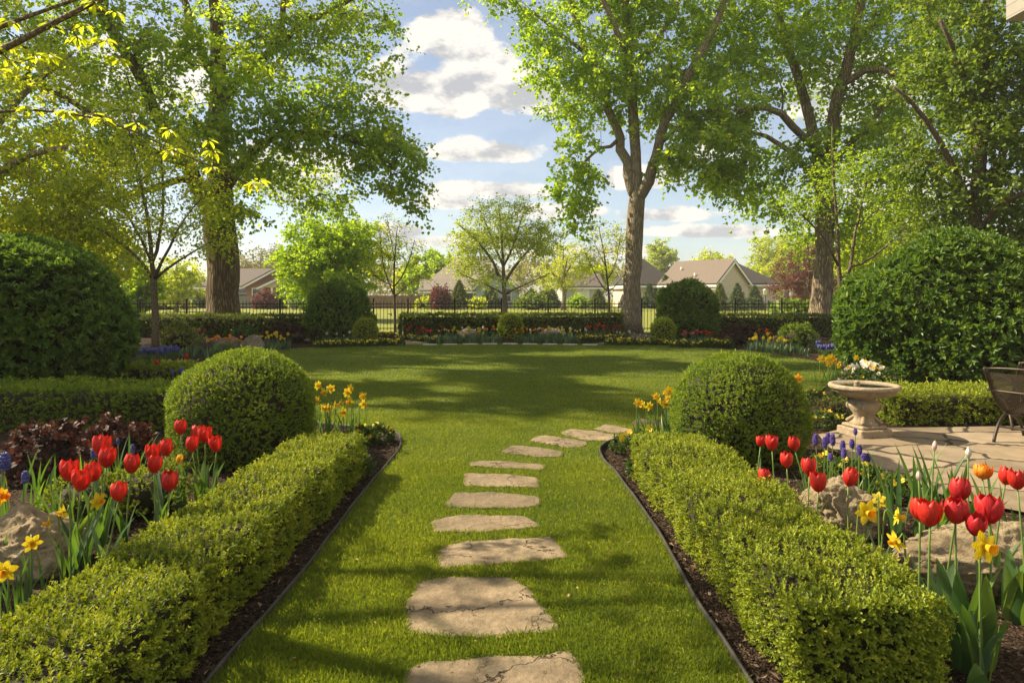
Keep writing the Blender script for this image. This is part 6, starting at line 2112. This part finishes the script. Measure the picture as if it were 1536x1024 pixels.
GR = 'violet grape hyacinths at the patio corner'
for (x, y, Y, h) in [(1223, 659, 5.2, 14), (1237, 663, 5.0, 13), (1242, 657, 5.3, 13), (1249, 659, 5.1, 15), (1264, 668, 4.9, 13), (1266, 679, 4.7, 12), (1278, 665, 5.0, 11), (1289, 674, 4.8, 13), (1296, 685, 4.7, 10), (1302, 686, 4.8, 10), (1246, 685, 4.8, 9)]:
    grape(x, y, Y, 9.5, h, 'violet grape hyacinth in the clump between the craggy boulder and the patio', GR)
grape(1283, 647, 5.6, 7, 8, 'single violet grape hyacinth at the foot of the bird bath', None)
grape(7, 692, 4.4, 19, 22, 'fat blue hyacinth at the left edge under the red leaved plant', 'blue hyacinths in the left bed', 'blue')
grape(38, 715, 4.0, 13, 15, 'round blue hyacinth on a long stem over the left boulder', 'blue hyacinths in the left bed', 'blue')
grape(141, 679, 5.0, 11, 13, 'small blue hyacinth hidden behind the topmost left tulip', 'blue hyacinths in the left bed', 'blue')
grape(199, 674, 5.2, 8, 14, 'slim blue hyacinth behind the tulip that stands alone', 'blue hyacinths in the left bed', 'blue')
grape(177, 662, 5.4, 6, 8, 'tiny pale blue hyacinth before the brownish red leaved plant', 'blue hyacinths in the left bed', 'blue')


# loose clumps of strap leaves without flowers
def leaf_clump(px, base_py, h, n, label, group=None, w=.020, mat='strap', spread=.08, seed=0):
    rs = np.random.default_rng(int(px + base_py * 3 + seed))
    x, y, _ = G(px, base_py)
    o = empty('leaf_clump', (x, y, 0), label, 'leaf clump', group)
    for k in range(n):
        lm = MB()
        strap(lm, (rs.normal(0, spread), rs.normal(0, spread * .6), 0), rs.random() * 6.28, h * rs.uniform(.6, 1.1), w * rs.uniform(.7, 1.25), rs.uniform(.03, .25), rs.uniform(.05, .7), .2, 8, 0, rs.normal(0, .6), np.clip(rs.normal(.45, .22), 0, 1), .6)
        lm.build('leaf', M[mat], o)


LC = 'clumps of long strap leaves in the beds'
leaf_clump(100, 806, .48, 11, 'clump of long green leaves at the left of the round closed red tulip', LC, seed=1)
leaf_clump(30, 800, .52, 12, 'clump of long green leaves under the fat blue hyacinth', LC, seed=2)
leaf_clump(70, 772, .46, 11, 'clump of upright leaves before the dark red leaved plant', LC, .024)
leaf_clump(170, 760, .50, 12, 'clump of upright leaves behind the dwarf box bushes, left of the slim hyacinth', LC, .022)
leaf_clump(190, 740, .46, 11, 'clump of pointed leaves right of the slim blue hyacinth', LC, .022)
leaf_clump(30, 930, .34, 12, 'tuft of dry edged leaves at the left edge by the hedge', LC, .016)
leaf_clump(120, 885, .30, 10, 'tuft of narrow leaves under the daffodils before the left boulder', LC, .016)
leaf_clump(1385, 815, .64, 20, 'big clump of long arching leaves between patio and largest boulder', LC, .036, spread=.10)
leaf_clump(1425, 822, .60, 18, 'clump of long leaves under the white tulip buds', LC, .034, spread=.09)
leaf_clump(1480, 830, .54, 16, 'clump of arching leaves under the orange double tulip', LC, .034, spread=.09)
leaf_clump(1316, 748, .30, 7, 'upright pair of broad green leaves behind the craggy boulder', LC, .034, spread=.05)
leaf_clump(1275, 858, .17, 16, 'low tuft of narrow leaves along the hedge before the craggy boulder', LC, .014, 'bluestrap', .10)
leaf_clump(1320, 885, .18, 18, 'low tuft of narrow leaves under the star shaped daffodil', LC, .014, 'bluestrap', .10)
leaf_clump(1375, 920, .20, 14, 'low tuft of narrow leaves at the left foot of the largest boulder', LC, .015, 'bluestrap', .09)
leaf_clump(1455, 1003, .44, 10, 'clump of broad tulip leaves nearest the viewer at the right', LC, .085, 'strap', .035)
leaf_clump(1468, 1050, .14, 4, 'short broad folded leaves at the very front on the mulch', LC, .085, 'strap', .02)
leaf_clump(1408, 975, .42, 8, 'broad blue green tulip leaves at the end of the hedge', LC, .08, 'bluestrap', .04)
leaf_clump(1522, 930, .36, 8, 'broad leaves at the right edge before the largest boulder', LC, .075, 'strap', .04)
leaf_clump(1190, 795, .20, 6, 'broad leaves under the tulips by the bird bath side round bush', LC, .05, 'strap', .04)
leaf_clump(500, 668, .36, 16, 'dense clump of daffodil leaves beside the left round bush', LC, .018, 'strap', .12)
leaf_clump(528, 662, .32, 12, 'daffodil leaves behind the yellow pansies at the mulch tip', LC, .018, 'strap', .10)
leaf_clump(985, 662, .34, 14, 'daffodil leaves beside the bird bath side round bush', LC, .018, 'strap', .09)


# ------------------------------------------------------------------ pansies
def pansy_head(mb, c, R, n, rs, mat=0, eye=None):
    n = n / np.linalg.norm(n)
    u = np.cross(n, (0.1, .2, 1)); u /= np.linalg.norm(u)
    w = np.cross(n, u)
    for k, (a, s) in enumerate(((.6, 1.0), (2.5, 1.0), (0.0, .95), (3.14, .95), (-1.57, 1.15))):
        a += rs.normal(0, .1)
        d = u * math.cos(a) + w * math.sin(a); t = -u * math.sin(a) + w * math.cos(a)
        L = R * s
        pts = [(0, 0), (.35, .42), (.8, .55), (1.05, .25), (1.05, -.25), (.8, -.55), (.35, -.42)]
        v = np.array([np.array(c) + d * L * p + t * L * q * .95 + n * R * (.10 * p + .012 * k + rs.normal(0, .05)) for p, q in pts])
        mb.add(v, [tuple(range(7))], mat, rs.random(), True)
    if eye is not None:
        e = [np.array(c) + n * R * .14 + (u * math.cos(a) + w * math.sin(a)) * R * .28 for a in np.linspace(0, 2 * PI, 7, endpoint=False)]
        mb.add(np.array(e), [tuple(range(7))], eye)


def pansy_near(x, y, r, h, nfl, fr, label, group, mat='yellow', seed=0, name='pansy_plant'):
    rs = np.random.default_rng(seed)
    o = empty(name, (x, y, 0), label, 'pansy', group)
    mb = MB()
    p, N = dome_pts(int(900 * r * (r + h) * 6), (0, 0), r, r * .85, h, 2.1, 0, .02, seed)
    sprigs(mb, p, N, rs, .03, 5, .030, .020, up=.4, jit=.7, depth=.05, tmpl=T_OVAL)
    mb.build('foliage', M['pansyleaf'], o)
    for k in range(nfl):
        a, q = rs.random() * 6.28, rs.random() ** .6
        px_, py_ = r * .95 * q * math.cos(a), r * .8 * q * math.sin(a)
        z = h * (1 - .6 * q ** 2) + rs.uniform(.01, .05) + (.05 if mat == 'white' else 0)
        b = MB()
        pansy_head(b, (px_, py_, z), fr * rs.uniform(.8, 1.15), np.array([rs.normal(0, .5), -.75 + rs.normal(0, .3), .8]), rs, 0)
        b.build('blossom', M[mat] if rs.random() < .75 else M['gold'], o)


PN = 'yellow pansies near the hedge ends'
for px, py, r, h, n, lab in [(566, 664, .17, .15, 13, 'yellow pansy plant at the tip of the mulch beside the black edging'), (540, 668, .15, .18, 9, 'yellow pansy plant between daffodil leaves and the mulch tip'),
                             (534, 712, .13, .17, 6, 'yellow pansy plant against the end of the left hedge'), (945, 680, .16, .17, 10, 'yellow pansy plant at the corner of the bird bath side edging'),
                             (972, 672, .13, .16, 5, 'yellow pansy plant under the daffodils on the bird bath side'), (957, 716, .07, .20, 3, 'small yellow pansy pair against the end of the boulder side hedge'),
                             (1345, 750, .17, .17, 13, 'yellow pansy plant at the patio edge right of the craggy boulder'), (1238, 642, .24, .16, 15, 'yellow pansy mound left of the bird bath foot'),
                             (1222, 606, .22, .16, 12, 'yellow pansy mound behind the round bush, left of the bird bath bowl'), (1235, 722, .16, .20, 8, 'yellow pansy plant under the violet hyacinths, left part'),
                             (1266, 727, .17, .20, 9, 'yellow pansy plant under the violet hyacinths, middle part'), (1298, 732, .16, .18, 8, 'yellow pansy plant under the violet hyacinths, right part'),
                             (1172, 800, .09, .10, 3, 'tiny yellow pansy plant in the mulch under the tulips of the bird bath side')]:
    x, y, _ = G(px, py)
    pansy_near(x, y, r, h, n, .020 + .0012 * y, lab, PN, 'yellow', int(px))
x, y, _ = G(1296, 606)
pansy_near(5.25, 10.1, .46, .50, 110, .032, 'white flowering plant behind the bird bath bowl', None, 'white', 3, 'white_flower_bush')

# far pansy edging: one small plant, copied
PF = []
for s in range(4):
    rs = np.random.default_rng(90 + s)
    mb = MB()
    p, N = dome_pts(420, (0, 0), .17, .14, .15, 2.2, 0, .02, s)
    sprigs(mb, p[:150], N[:150], rs, .03, 4, .045, .034, up=.4, jit=.7, depth=.05, tmpl=T_DIAMOND)
    for k in range(11):
        a, q = rs.random() * 6.28, rs.random() ** .6
        pansy_head(mb, (.17 * q * math.cos(a), .14 * q * math.sin(a), .16 - .07 * q * q + rs.uniform(0, .04)), rs.uniform(.030, .042), np.array([rs.normal(0, .4), -.8, .7]), rs, 1 if rs.random() < .75 else 2)
    PF.append(mb)


def build_protos(mbs, name, mats):
    return [m.build(name, mats).data for m in mbs]


def place(meshes, name, spots, label, cat, group, smin=.85, smax=1.15):
    for i, (x, y) in enumerate(spots):
        o = bpy.data.objects.new(name, meshes[i % len(meshes)])
        o.location = (x, y, 0)
        s = random.uniform(smin, smax)
        o.scale = (s, s, s * random.uniform(.92, 1.1))
        o.rotation_euler = (0, 0, random.uniform(-.6, .6))
        COL.objects.link(o)
        tag(o, label, cat, group)


def protos(mbs, mats):
    out = []
    for m in mbs:
        o = m.build('proto', mats)
        out.append(o.data)
        bpy.data.objects.remove(o)
    return out


PFM = protos(PF, [M['pansyleaf'], M['yellow'], M['gold']])


def row(px0, py0, px1, py1, n, jx=3, jy=.6):
    out = []
    for i in range(n):
        t = (i + .5) / n
        x, y, _ = G(px0 + (px1 - px0) * t + random.uniform(-jx, jx), py0 + (py1 - py0) * t + random.uniform(-jy, jy))
        out.append((x, y))
    return out


for r_, lab in [((474, 521.5, 602, 518.5, 16), 'small yellow pansy plant edging the lawn below the egg shaped bush'),
                ((570, 507, 660, 514.5, 12), 'small yellow pansy plant along the walk before the pink red tulips'),
                ((868, 513.5, 936, 508, 9), 'small yellow pansy plant along the walk left of the forked trunk'),
                ((915, 518, 1010, 518, 13), 'small yellow pansy plant edging the lawn before the round bush by the forked trunk'),
                ((1060, 520, 1092, 521, 5), 'small yellow pansy plant edging the lawn left of the arching dark shrub'),
                ((1006, 521, 1056, 521.5, 4), 'small yellow pansy plant before the far red tulips')]:
    place(PFM, 'pansy_plant', row(*r_), lab, 'pansy', lab.replace('small yellow pansy plant', 'yellow pansies'))


# far tulips, daffodils and muscari: small whole plants
def far_flower(bloom, hs, seed, nl=6, H=.42, lw=.035):
    out = []
    for s in range(4):
        rs = np.random.default_rng(seed + s)
        mb = MB()
        for k in range(nl):
            strap(mb, (rs.normal(0, .04), rs.normal(0, .04), 0), rs.random() * 6.28, H * rs.uniform(.55, .9), lw, rs.uniform(.05, .35), rs.uniform(.1, .7), .2, 4, 0, 0, rs.random(), .7)
        for k in range(hs):
            x, y, z = rs.normal(0, .05), rs.normal(0, .04), H * rs.uniform(.9, 1.12)
            mb.tube([(x * .4, y * .4, 0), (x, y, z)], .005, 4, 0)
            if bloom == 'tulip':
                sub = MB(); tulip_bloom(sub, .036, .085, (x, y, z), 0, 0, .05, rs, 4, 5)
            elif bloom == 'daffodil':
                sub = MB(); daffodil_head(sub, sub, .048, np.array((x, y - .02, z)), -1.57 + rs.normal(0, .6), .0, rs)
            else:
                sub = MB(); sub.lathe([(.005, -.02), (.024, .0), (.026, .04), (.016, .075), (.002, .09)], 6, (x, y, z - .05))
            for (f, _, r, sm) in sub.f: mb.f.append((f + mb.n, 1, r, sm))
            mb.v += sub.v; mb.n += sub.n
        out.append(mb)
    return out


FT = {}
for key, bl_, hs, H, leafm, petal in [('redt', 'tulip', 1, .36, 'bluestrap', 'red'), ('pinkt', 'tulip', 1, .32, 'bluestrap', 'pink'), ('crimt', 'tulip', 1, .33, 'bluestrap', 'crimson'), ('yelt', 'tulip', 1, .32, 'bluestrap', 'yellow'), ('orat', 'tulip', 1, .33, 'strap', 'orange'),
                                      ('yeld', 'daffodil', 2, .36, 'bluestrap', 'yellow'), ('whid', 'daffodil', 1, .30, 'bluestrap', 'white'), ('musc', 'muscari', 4, .26, 'strap', 'blue'), ('none', 'tulip', 0, .30, 'bluestrap', 'white')]:
    FT[key] = protos(far_flower(bl_, hs, sum(map(ord, key)), 6 if key != 'none' else 12, H, .035 if bl_ != 'muscari' else .014), [M[leafm], M[petal]])

for key, spots, nm, lab, cat in [
    ('crimt', row(608, 510, 660, 511, 13, 3, 2), 'tulip', 'crimson tulip in the far patch left of the grey boulder by the central hedge', 'tulip'),
    ('redt', row(878, 510, 905, 508, 8, 3, 2), 'tulip', 'red tulip in the far patch before the right end of the central hedge', 'tulip'),
    ('crimt', row(900, 508, 930, 507, 8, 3, 1.5), 'tulip', 'crimson tulip in the far patch touching the right end of the central hedge', 'tulip'),
    ('yelt', row(668, 511, 728, 512, 14, 3, 2), 'tulip', 'yellow tulip in the far patch around the grey boulder left of the small round bush', 'tulip'),
    ('orat', row(726, 508, 745, 509, 4, 3, 2), 'tulip', 'orange tulip in the far bed just left of the middle round bush', 'tulip'),
    ('orat', row(770, 512, 822, 511, 11, 3, 2), 'tulip', 'orange tulip in the far bed just right of the middle round bush', 'tulip'),
    ('yelt', row(822, 511, 866, 512, 9, 3, 2), 'tulip', 'yellow tulip in the far patch below the grey boulder right of the middle round bush', 'tulip'),
    ('pinkt', row(1022, 518, 1050, 517, 8, 3, 2), 'tulip', 'pink tulip in the far patch below the dome shaped evergreen bush', 'tulip'),
    ('redt', row(1046, 517, 1072, 517, 8, 3, 2), 'tulip', 'red tulip in the far patch between dome shaped bush and arching dark shrub', 'tulip'),
    ('redt', row(1126, 516, 1160, 519, 6, 2, 1), 'tulip', 'red tulip standing behind the golden far daffodils at the right', 'tulip'),
    ('yeld', row(1124, 524, 1180, 530, 13, 3, 2), 'daffodil', 'golden daffodil in the far patch at the right rim of the lawn', 'daffodil'),
    ('yeld', row(392, 521, 432, 524, 10, 3, 2), 'daffodil', 'golden daffodil in the far patch right of the two grey boulders', 'daffodil'),
    ('orat', row(312, 530, 362, 528, 11, 3, 2), 'tulip', 'orange tulip in the far patch before the two grey boulders', 'tulip'),
    ('redt', row(292, 515, 307, 515, 4, 2, 1), 'tulip', 'red tulip beside the cream leaved shrub near the slim trunk', 'tulip'),
    ('musc', row(207, 543, 266, 538, 22, 3, 3), 'grape_hyacinth', 'blue grape hyacinth in the drift at the foot of the slim left trunk', 'hyacinth'),
    ('musc', row(1226, 532, 1262, 536, 14, 3, 3), 'grape_hyacinth', 'pale blue grape hyacinth in the drift by the patio side shrub', 'hyacinth'),
    ('whid', row(660, 505, 760, 506, 12, 4, 2), 'narcissus', 'white narcissus before the central hedge left of the middle round bush', 'narcissus'),
    ('whid', row(790, 507, 885, 508, 16, 4, 2), 'narcissus', 'white narcissus before the central hedge right of the middle round bush', 'narcissus'),
    ('whid', row(925, 511, 975, 514, 10, 4, 2), 'narcissus', 'white narcissus at the foot of the forked trunk', 'narcissus'),
    ('whid', row(488, 516, 536, 514, 5, 4, 2), 'narcissus', 'white narcissus below the egg shaped bush', 'narcissus'),
    ('none', row(486, 517, 535, 515, 12, 4, 2), 'leaf_clump', 'blue green leaf clump below the egg shaped bush', 'leaf clump'),
    ('none', row(620, 513, 750, 514, 20, 4, 2), 'leaf_clump', 'blue green leaf clump in the far bed left of the middle round bush', 'leaf clump'),
    ('none', row(785, 514, 870, 514, 14, 4, 2), 'leaf_clump', 'blue green leaf clump in the far bed right of the middle round bush', 'leaf clump'),
    ('none', row(1012, 519, 1085, 519, 14, 4, 2), 'leaf_clump', 'blue green leaf clump under the far pink and red tulips', 'leaf clump'),
    ('none', row(1120, 526, 1215, 533, 16, 4, 3), 'leaf_clump', 'blue green leaf clump at the right rim of the lawn', 'leaf clump'),
    ('none', row(260, 533, 330, 533, 14, 5, 4), 'leaf_clump', 'blue green leaf clump in the left far bed before the boulders', 'leaf clump'),
    ('none', row(372, 526, 430, 526, 9, 4, 2), 'leaf_clump', 'blue green leaf clump under the golden daffodils by the boulders', 'leaf clump'),
]:
    place(FT[key], nm, spots, lab, cat, lab + 's' if not lab.endswith('s') else lab)
for (px, py, key, lab) in [(275, 572, 'crimt', 'crimson tulip at the corner of the short hedge block'), (271, 579, 'musc', 'violet blue hyacinth at the corner of the short hedge block'), (233, 583, 'redt', 'low red tulip peeping over the wide left hedge'), (172, 585, 'yelt', 'low yellow tulip peeping over the wide left hedge by the big shrub')]:
    x, y, _ = G(px, py)
    y = min(y, 11.6) if py > 575 else y
    place(FT[key], 'tulip' if key != 'musc' else 'grape_hyacinth', [((px - 768) / F * y, y)], lab, 'tulip' if key != 'musc' else 'hyacinth', None, 1, 1.02)


# ------------------------------------------------------------------ bird bath
bx, by = 3.93, 7.62
bb = empty('bird_bath', (bx, by, 0), 'pale stone bird bath on a scrolled pedestal at the corner of the patio', 'bird bath', None, math.radians(14))
mb = MB(); mb.box((0, 0, .055), (.40, .40, .11), 0, 0, .012); mb.box((0, 0, .128), (.33, .33, .036), 0, 0, .012); mb.build('plinth', M['cast'], bb)
mb = MB()
prof = [(.145, .145), (.150, .16), (.118, .185), (.098, .215), (.104, .25), (.135, .30), (.158, .345), (.160, .375), (.140, .405), (.112, .42), (.120, .432), (.130, .445), (.118, .458)]
mb.lathe(prof, 32, (0, 0, 0), 0, lambda i, a: .012 * np.abs(np.cos(a * 2)) ** 2 * (1 if 2 < i < 9 else .3))
mb.build('pedestal', M['cast'], bb)
for k in range(4):
    mb = MB()
    a = PI / 4 + k * PI / 2
    d = np.array([math.cos(a), math.sin(a), 0])
    q = []
    for t in np.linspace(0, 1, 26):       # a scroll: big volute at the shoulder, small one at the foot
        if t < .45:
            u = t / .45
            ang = PI * .5 - u * 2.2 * PI * .9
            rr = .018 + .034 * u
            q.append(d * (.150 + rr * math.cos(ang) * .8) + np.array([0, 0, .352 + rr * math.sin(ang)]))
        else:
            u = (t - .45) / .55
            q.append(d * (.115 + .05 * math.sin(u * PI * 1.5 + 2.6) * (1 - .3 * u) + .03 * u) + np.array([0, 0, .315 - .15 * u]))
    mb.tube(q, np.linspace(.013, .022, len(q)), 8)
    mb.build('scroll', M['cast'], bb)
mb = MB()
prof = [(.115, .445), (.165, .448), (.225, .462), (.285, .490), (.318, .522), (.328, .536), (.352, .540), (.366, .550), (.368, .572), (.358, .588), (.332, .592), (.316, .582), (.285, .562), (.20, .547), (.004, .542)]
mb.lathe(prof, 72, (0, 0, 0), 0, lambda i, a: (.017 * np.abs(np.sin(a * 11)) if 0 < i < 5 else 0 * a))
mb.build('bowl', M['cast'], bb)
M['water'] = noise_mat('dark_water', [(0.3, (.020, .022, .018)), (0.7, (.035, .036, .028))], 3, 3, .05, 0, spec=.6)
mb = MB(); mb.lathe([(.305, .5705), (.15, .571), (.003, .571)], 48); mb.build('water', M['water'], bb)
mb = MB(); mb.lathe([(.028, .545), (.034, .575), (.024, .598), (.030, .606), (.022, .622), (.002, .626)], 14, (-.06, .04, 0)); mb.build('spout', M['cast'], bb)


# ------------------------------------------------------------------ patio chairs
M['sling'] = noise_mat('brown_sling', [(0.3, (.060, .050, .036)), (0.7, (.115, .095, .068))], 120, 3, .7, .3, 300)
nt_ = M['sling'].node_tree
o_ = [n for n in nt_.nodes if n.type == 'OUTPUT_MATERIAL'][0]
p_ = [n for n in nt_.nodes if n.type == 'BSDF_PRINCIPLED'][0]
tr_ = nt_.nodes.new('ShaderNodeBsdfTransparent')
mx_ = nt_.nodes.new('ShaderNodeMixShader')
mx_.inputs[0].default_value = .38
nt_.links.new(p_.outputs[0], mx_.inputs[1]); nt_.links.new(tr_.outputs[0], mx_.inputs[2]); nt_.links.new(mx_.outputs[0], o_.inputs[0])
HW = .31


def chair(loc, rz, label, first=None):
    o = empty('patio_chair', loc, label, 'chair', 'brown sling patio chairs', rz)
    rail = spline3([(0, -.50, .80, 0), (0, -.40, .64, 0), (0, -.26, .44, 0), (0, -.12, .345, 0), (0, .02, .305, 0), (0, .22, .330, 0), (0, .40, .365, 0), (0, .455, .335, 0)], .04)[:, :3]
    for s in (-1, 1):
        mb = MB()
        mb.tube(rail + np.array([s * HW, 0, 0]), .0165, 8)
        mb.build('side_rail', M['chair'], o)
        mb = MB()
        a = spline3([(0, -.35, .555, 0), (0, -.2, .575, 0), (0, .05, .585, 0), (0, .25, .565, 0), (0, .36, .50, 0), (0, .37, .40, 0), (0, .34, .355, 0)], .04)[:, :3]
        mb.tube(a + np.array([s * (HW + .035), 0, 0]), .015, 8)
        mb.build('armrest', M['chair'], o)
        mb = MB()
        q = spline3([(0, .14, .315, 0), (0, -.02, .285, 0), (0, -.16, .205, 0), (0, -.245, .09, 0), (0, -.285, .0, 0)], .03)[:, :3]
        mb.tube(q + np.array([s * (HW + .012), 0, 0]), .017, 8)
        mb.build('leg', M['chair'], o)
        mb = MB()
        q = spline3([(0, -.04, .290, 0), (0, .10, .262, 0), (0, .24, .19, 0), (0, .33, .085, 0), (0, .365, .0, 0)], .03)[:, :3]
        mb.tube(q + np.array([s * (HW + .012), 0, 0]), .017, 8)
        mb.build('leg', M['chair'], o)
    mb = MB()
    for y, z in ((-.495, .79), (-.35, .555), (-.10, .30), (.40, .345)):
        pts = [(t * HW, y + .03 * (1 - t * t) * (-1 if z > .5 else 0), z + (.022 * (1 - t * t) if z > .7 else 0)) for t in np.linspace(-1, 1, 9)]
        mb.tube(pts, .012, 8)
    mb.tube([(-HW, -.2, .16), (HW, -.2, .16)], .011, 8)
    mb.build('crossbar', M['chair'], o)
    # the sling follows the rails
    n = len(rail); m = 9
    v, f = [], []
    for i in range(1, n - 2):
        for j in range(m):
            t = -1 + 2 * j / (m - 1)
            y, z = rail[i][1], rail[i][2]
            sag = .022 * (1 - t * t)
            v.append((t * (HW - .012), y - sag * (1 if i < n * .45 else 0), z - sag * (1 if i >= n * .45 else .2)))
    v = np.array(v); k = n - 3
    v2 = np.concatenate([v, v - np.array([0, .004, .004])])
    ii = np.arange(k - 1)[:, None] * m; jj = np.arange(m - 1)[None]
    q = np.stack([ii + jj, ii + jj + 1, ii + m + jj + 1, ii + m + jj], -1).reshape(-1, 4)
    mb = MB(); mb.add(v2, np.concatenate([q, q[:, ::-1] + k * m]), 0, None, True)
    mb.build('sling', M['sling'], o)
    return o


chair((5.50, 7.08, .03), math.radians(-60), 'brown metal sling chair on the patio cut by the right edge')
chair((6.15, 8.0, .03), math.radians(-20), 'second sling chair behind the first, only its back edge in view')

# ------------------------------------------------------------------ the air
hm, hnt, hout = new_mat('warm_air')
pv = hnt.nodes.new('ShaderNodeVolumePrincipled')
pv.inputs['Color'].default_value = (.95, .93, .88, 1)
pv.inputs['Density'].default_value = .0006
hnt.links.new(pv.outputs[0], hout.inputs['Volume'])
mb = MB()
mb.box((0, 70, 14), (420, 260, 30))
tag(mb.build('haze', hm), 'thin warm spring haze in the air', 'haze', None, 'stuff')
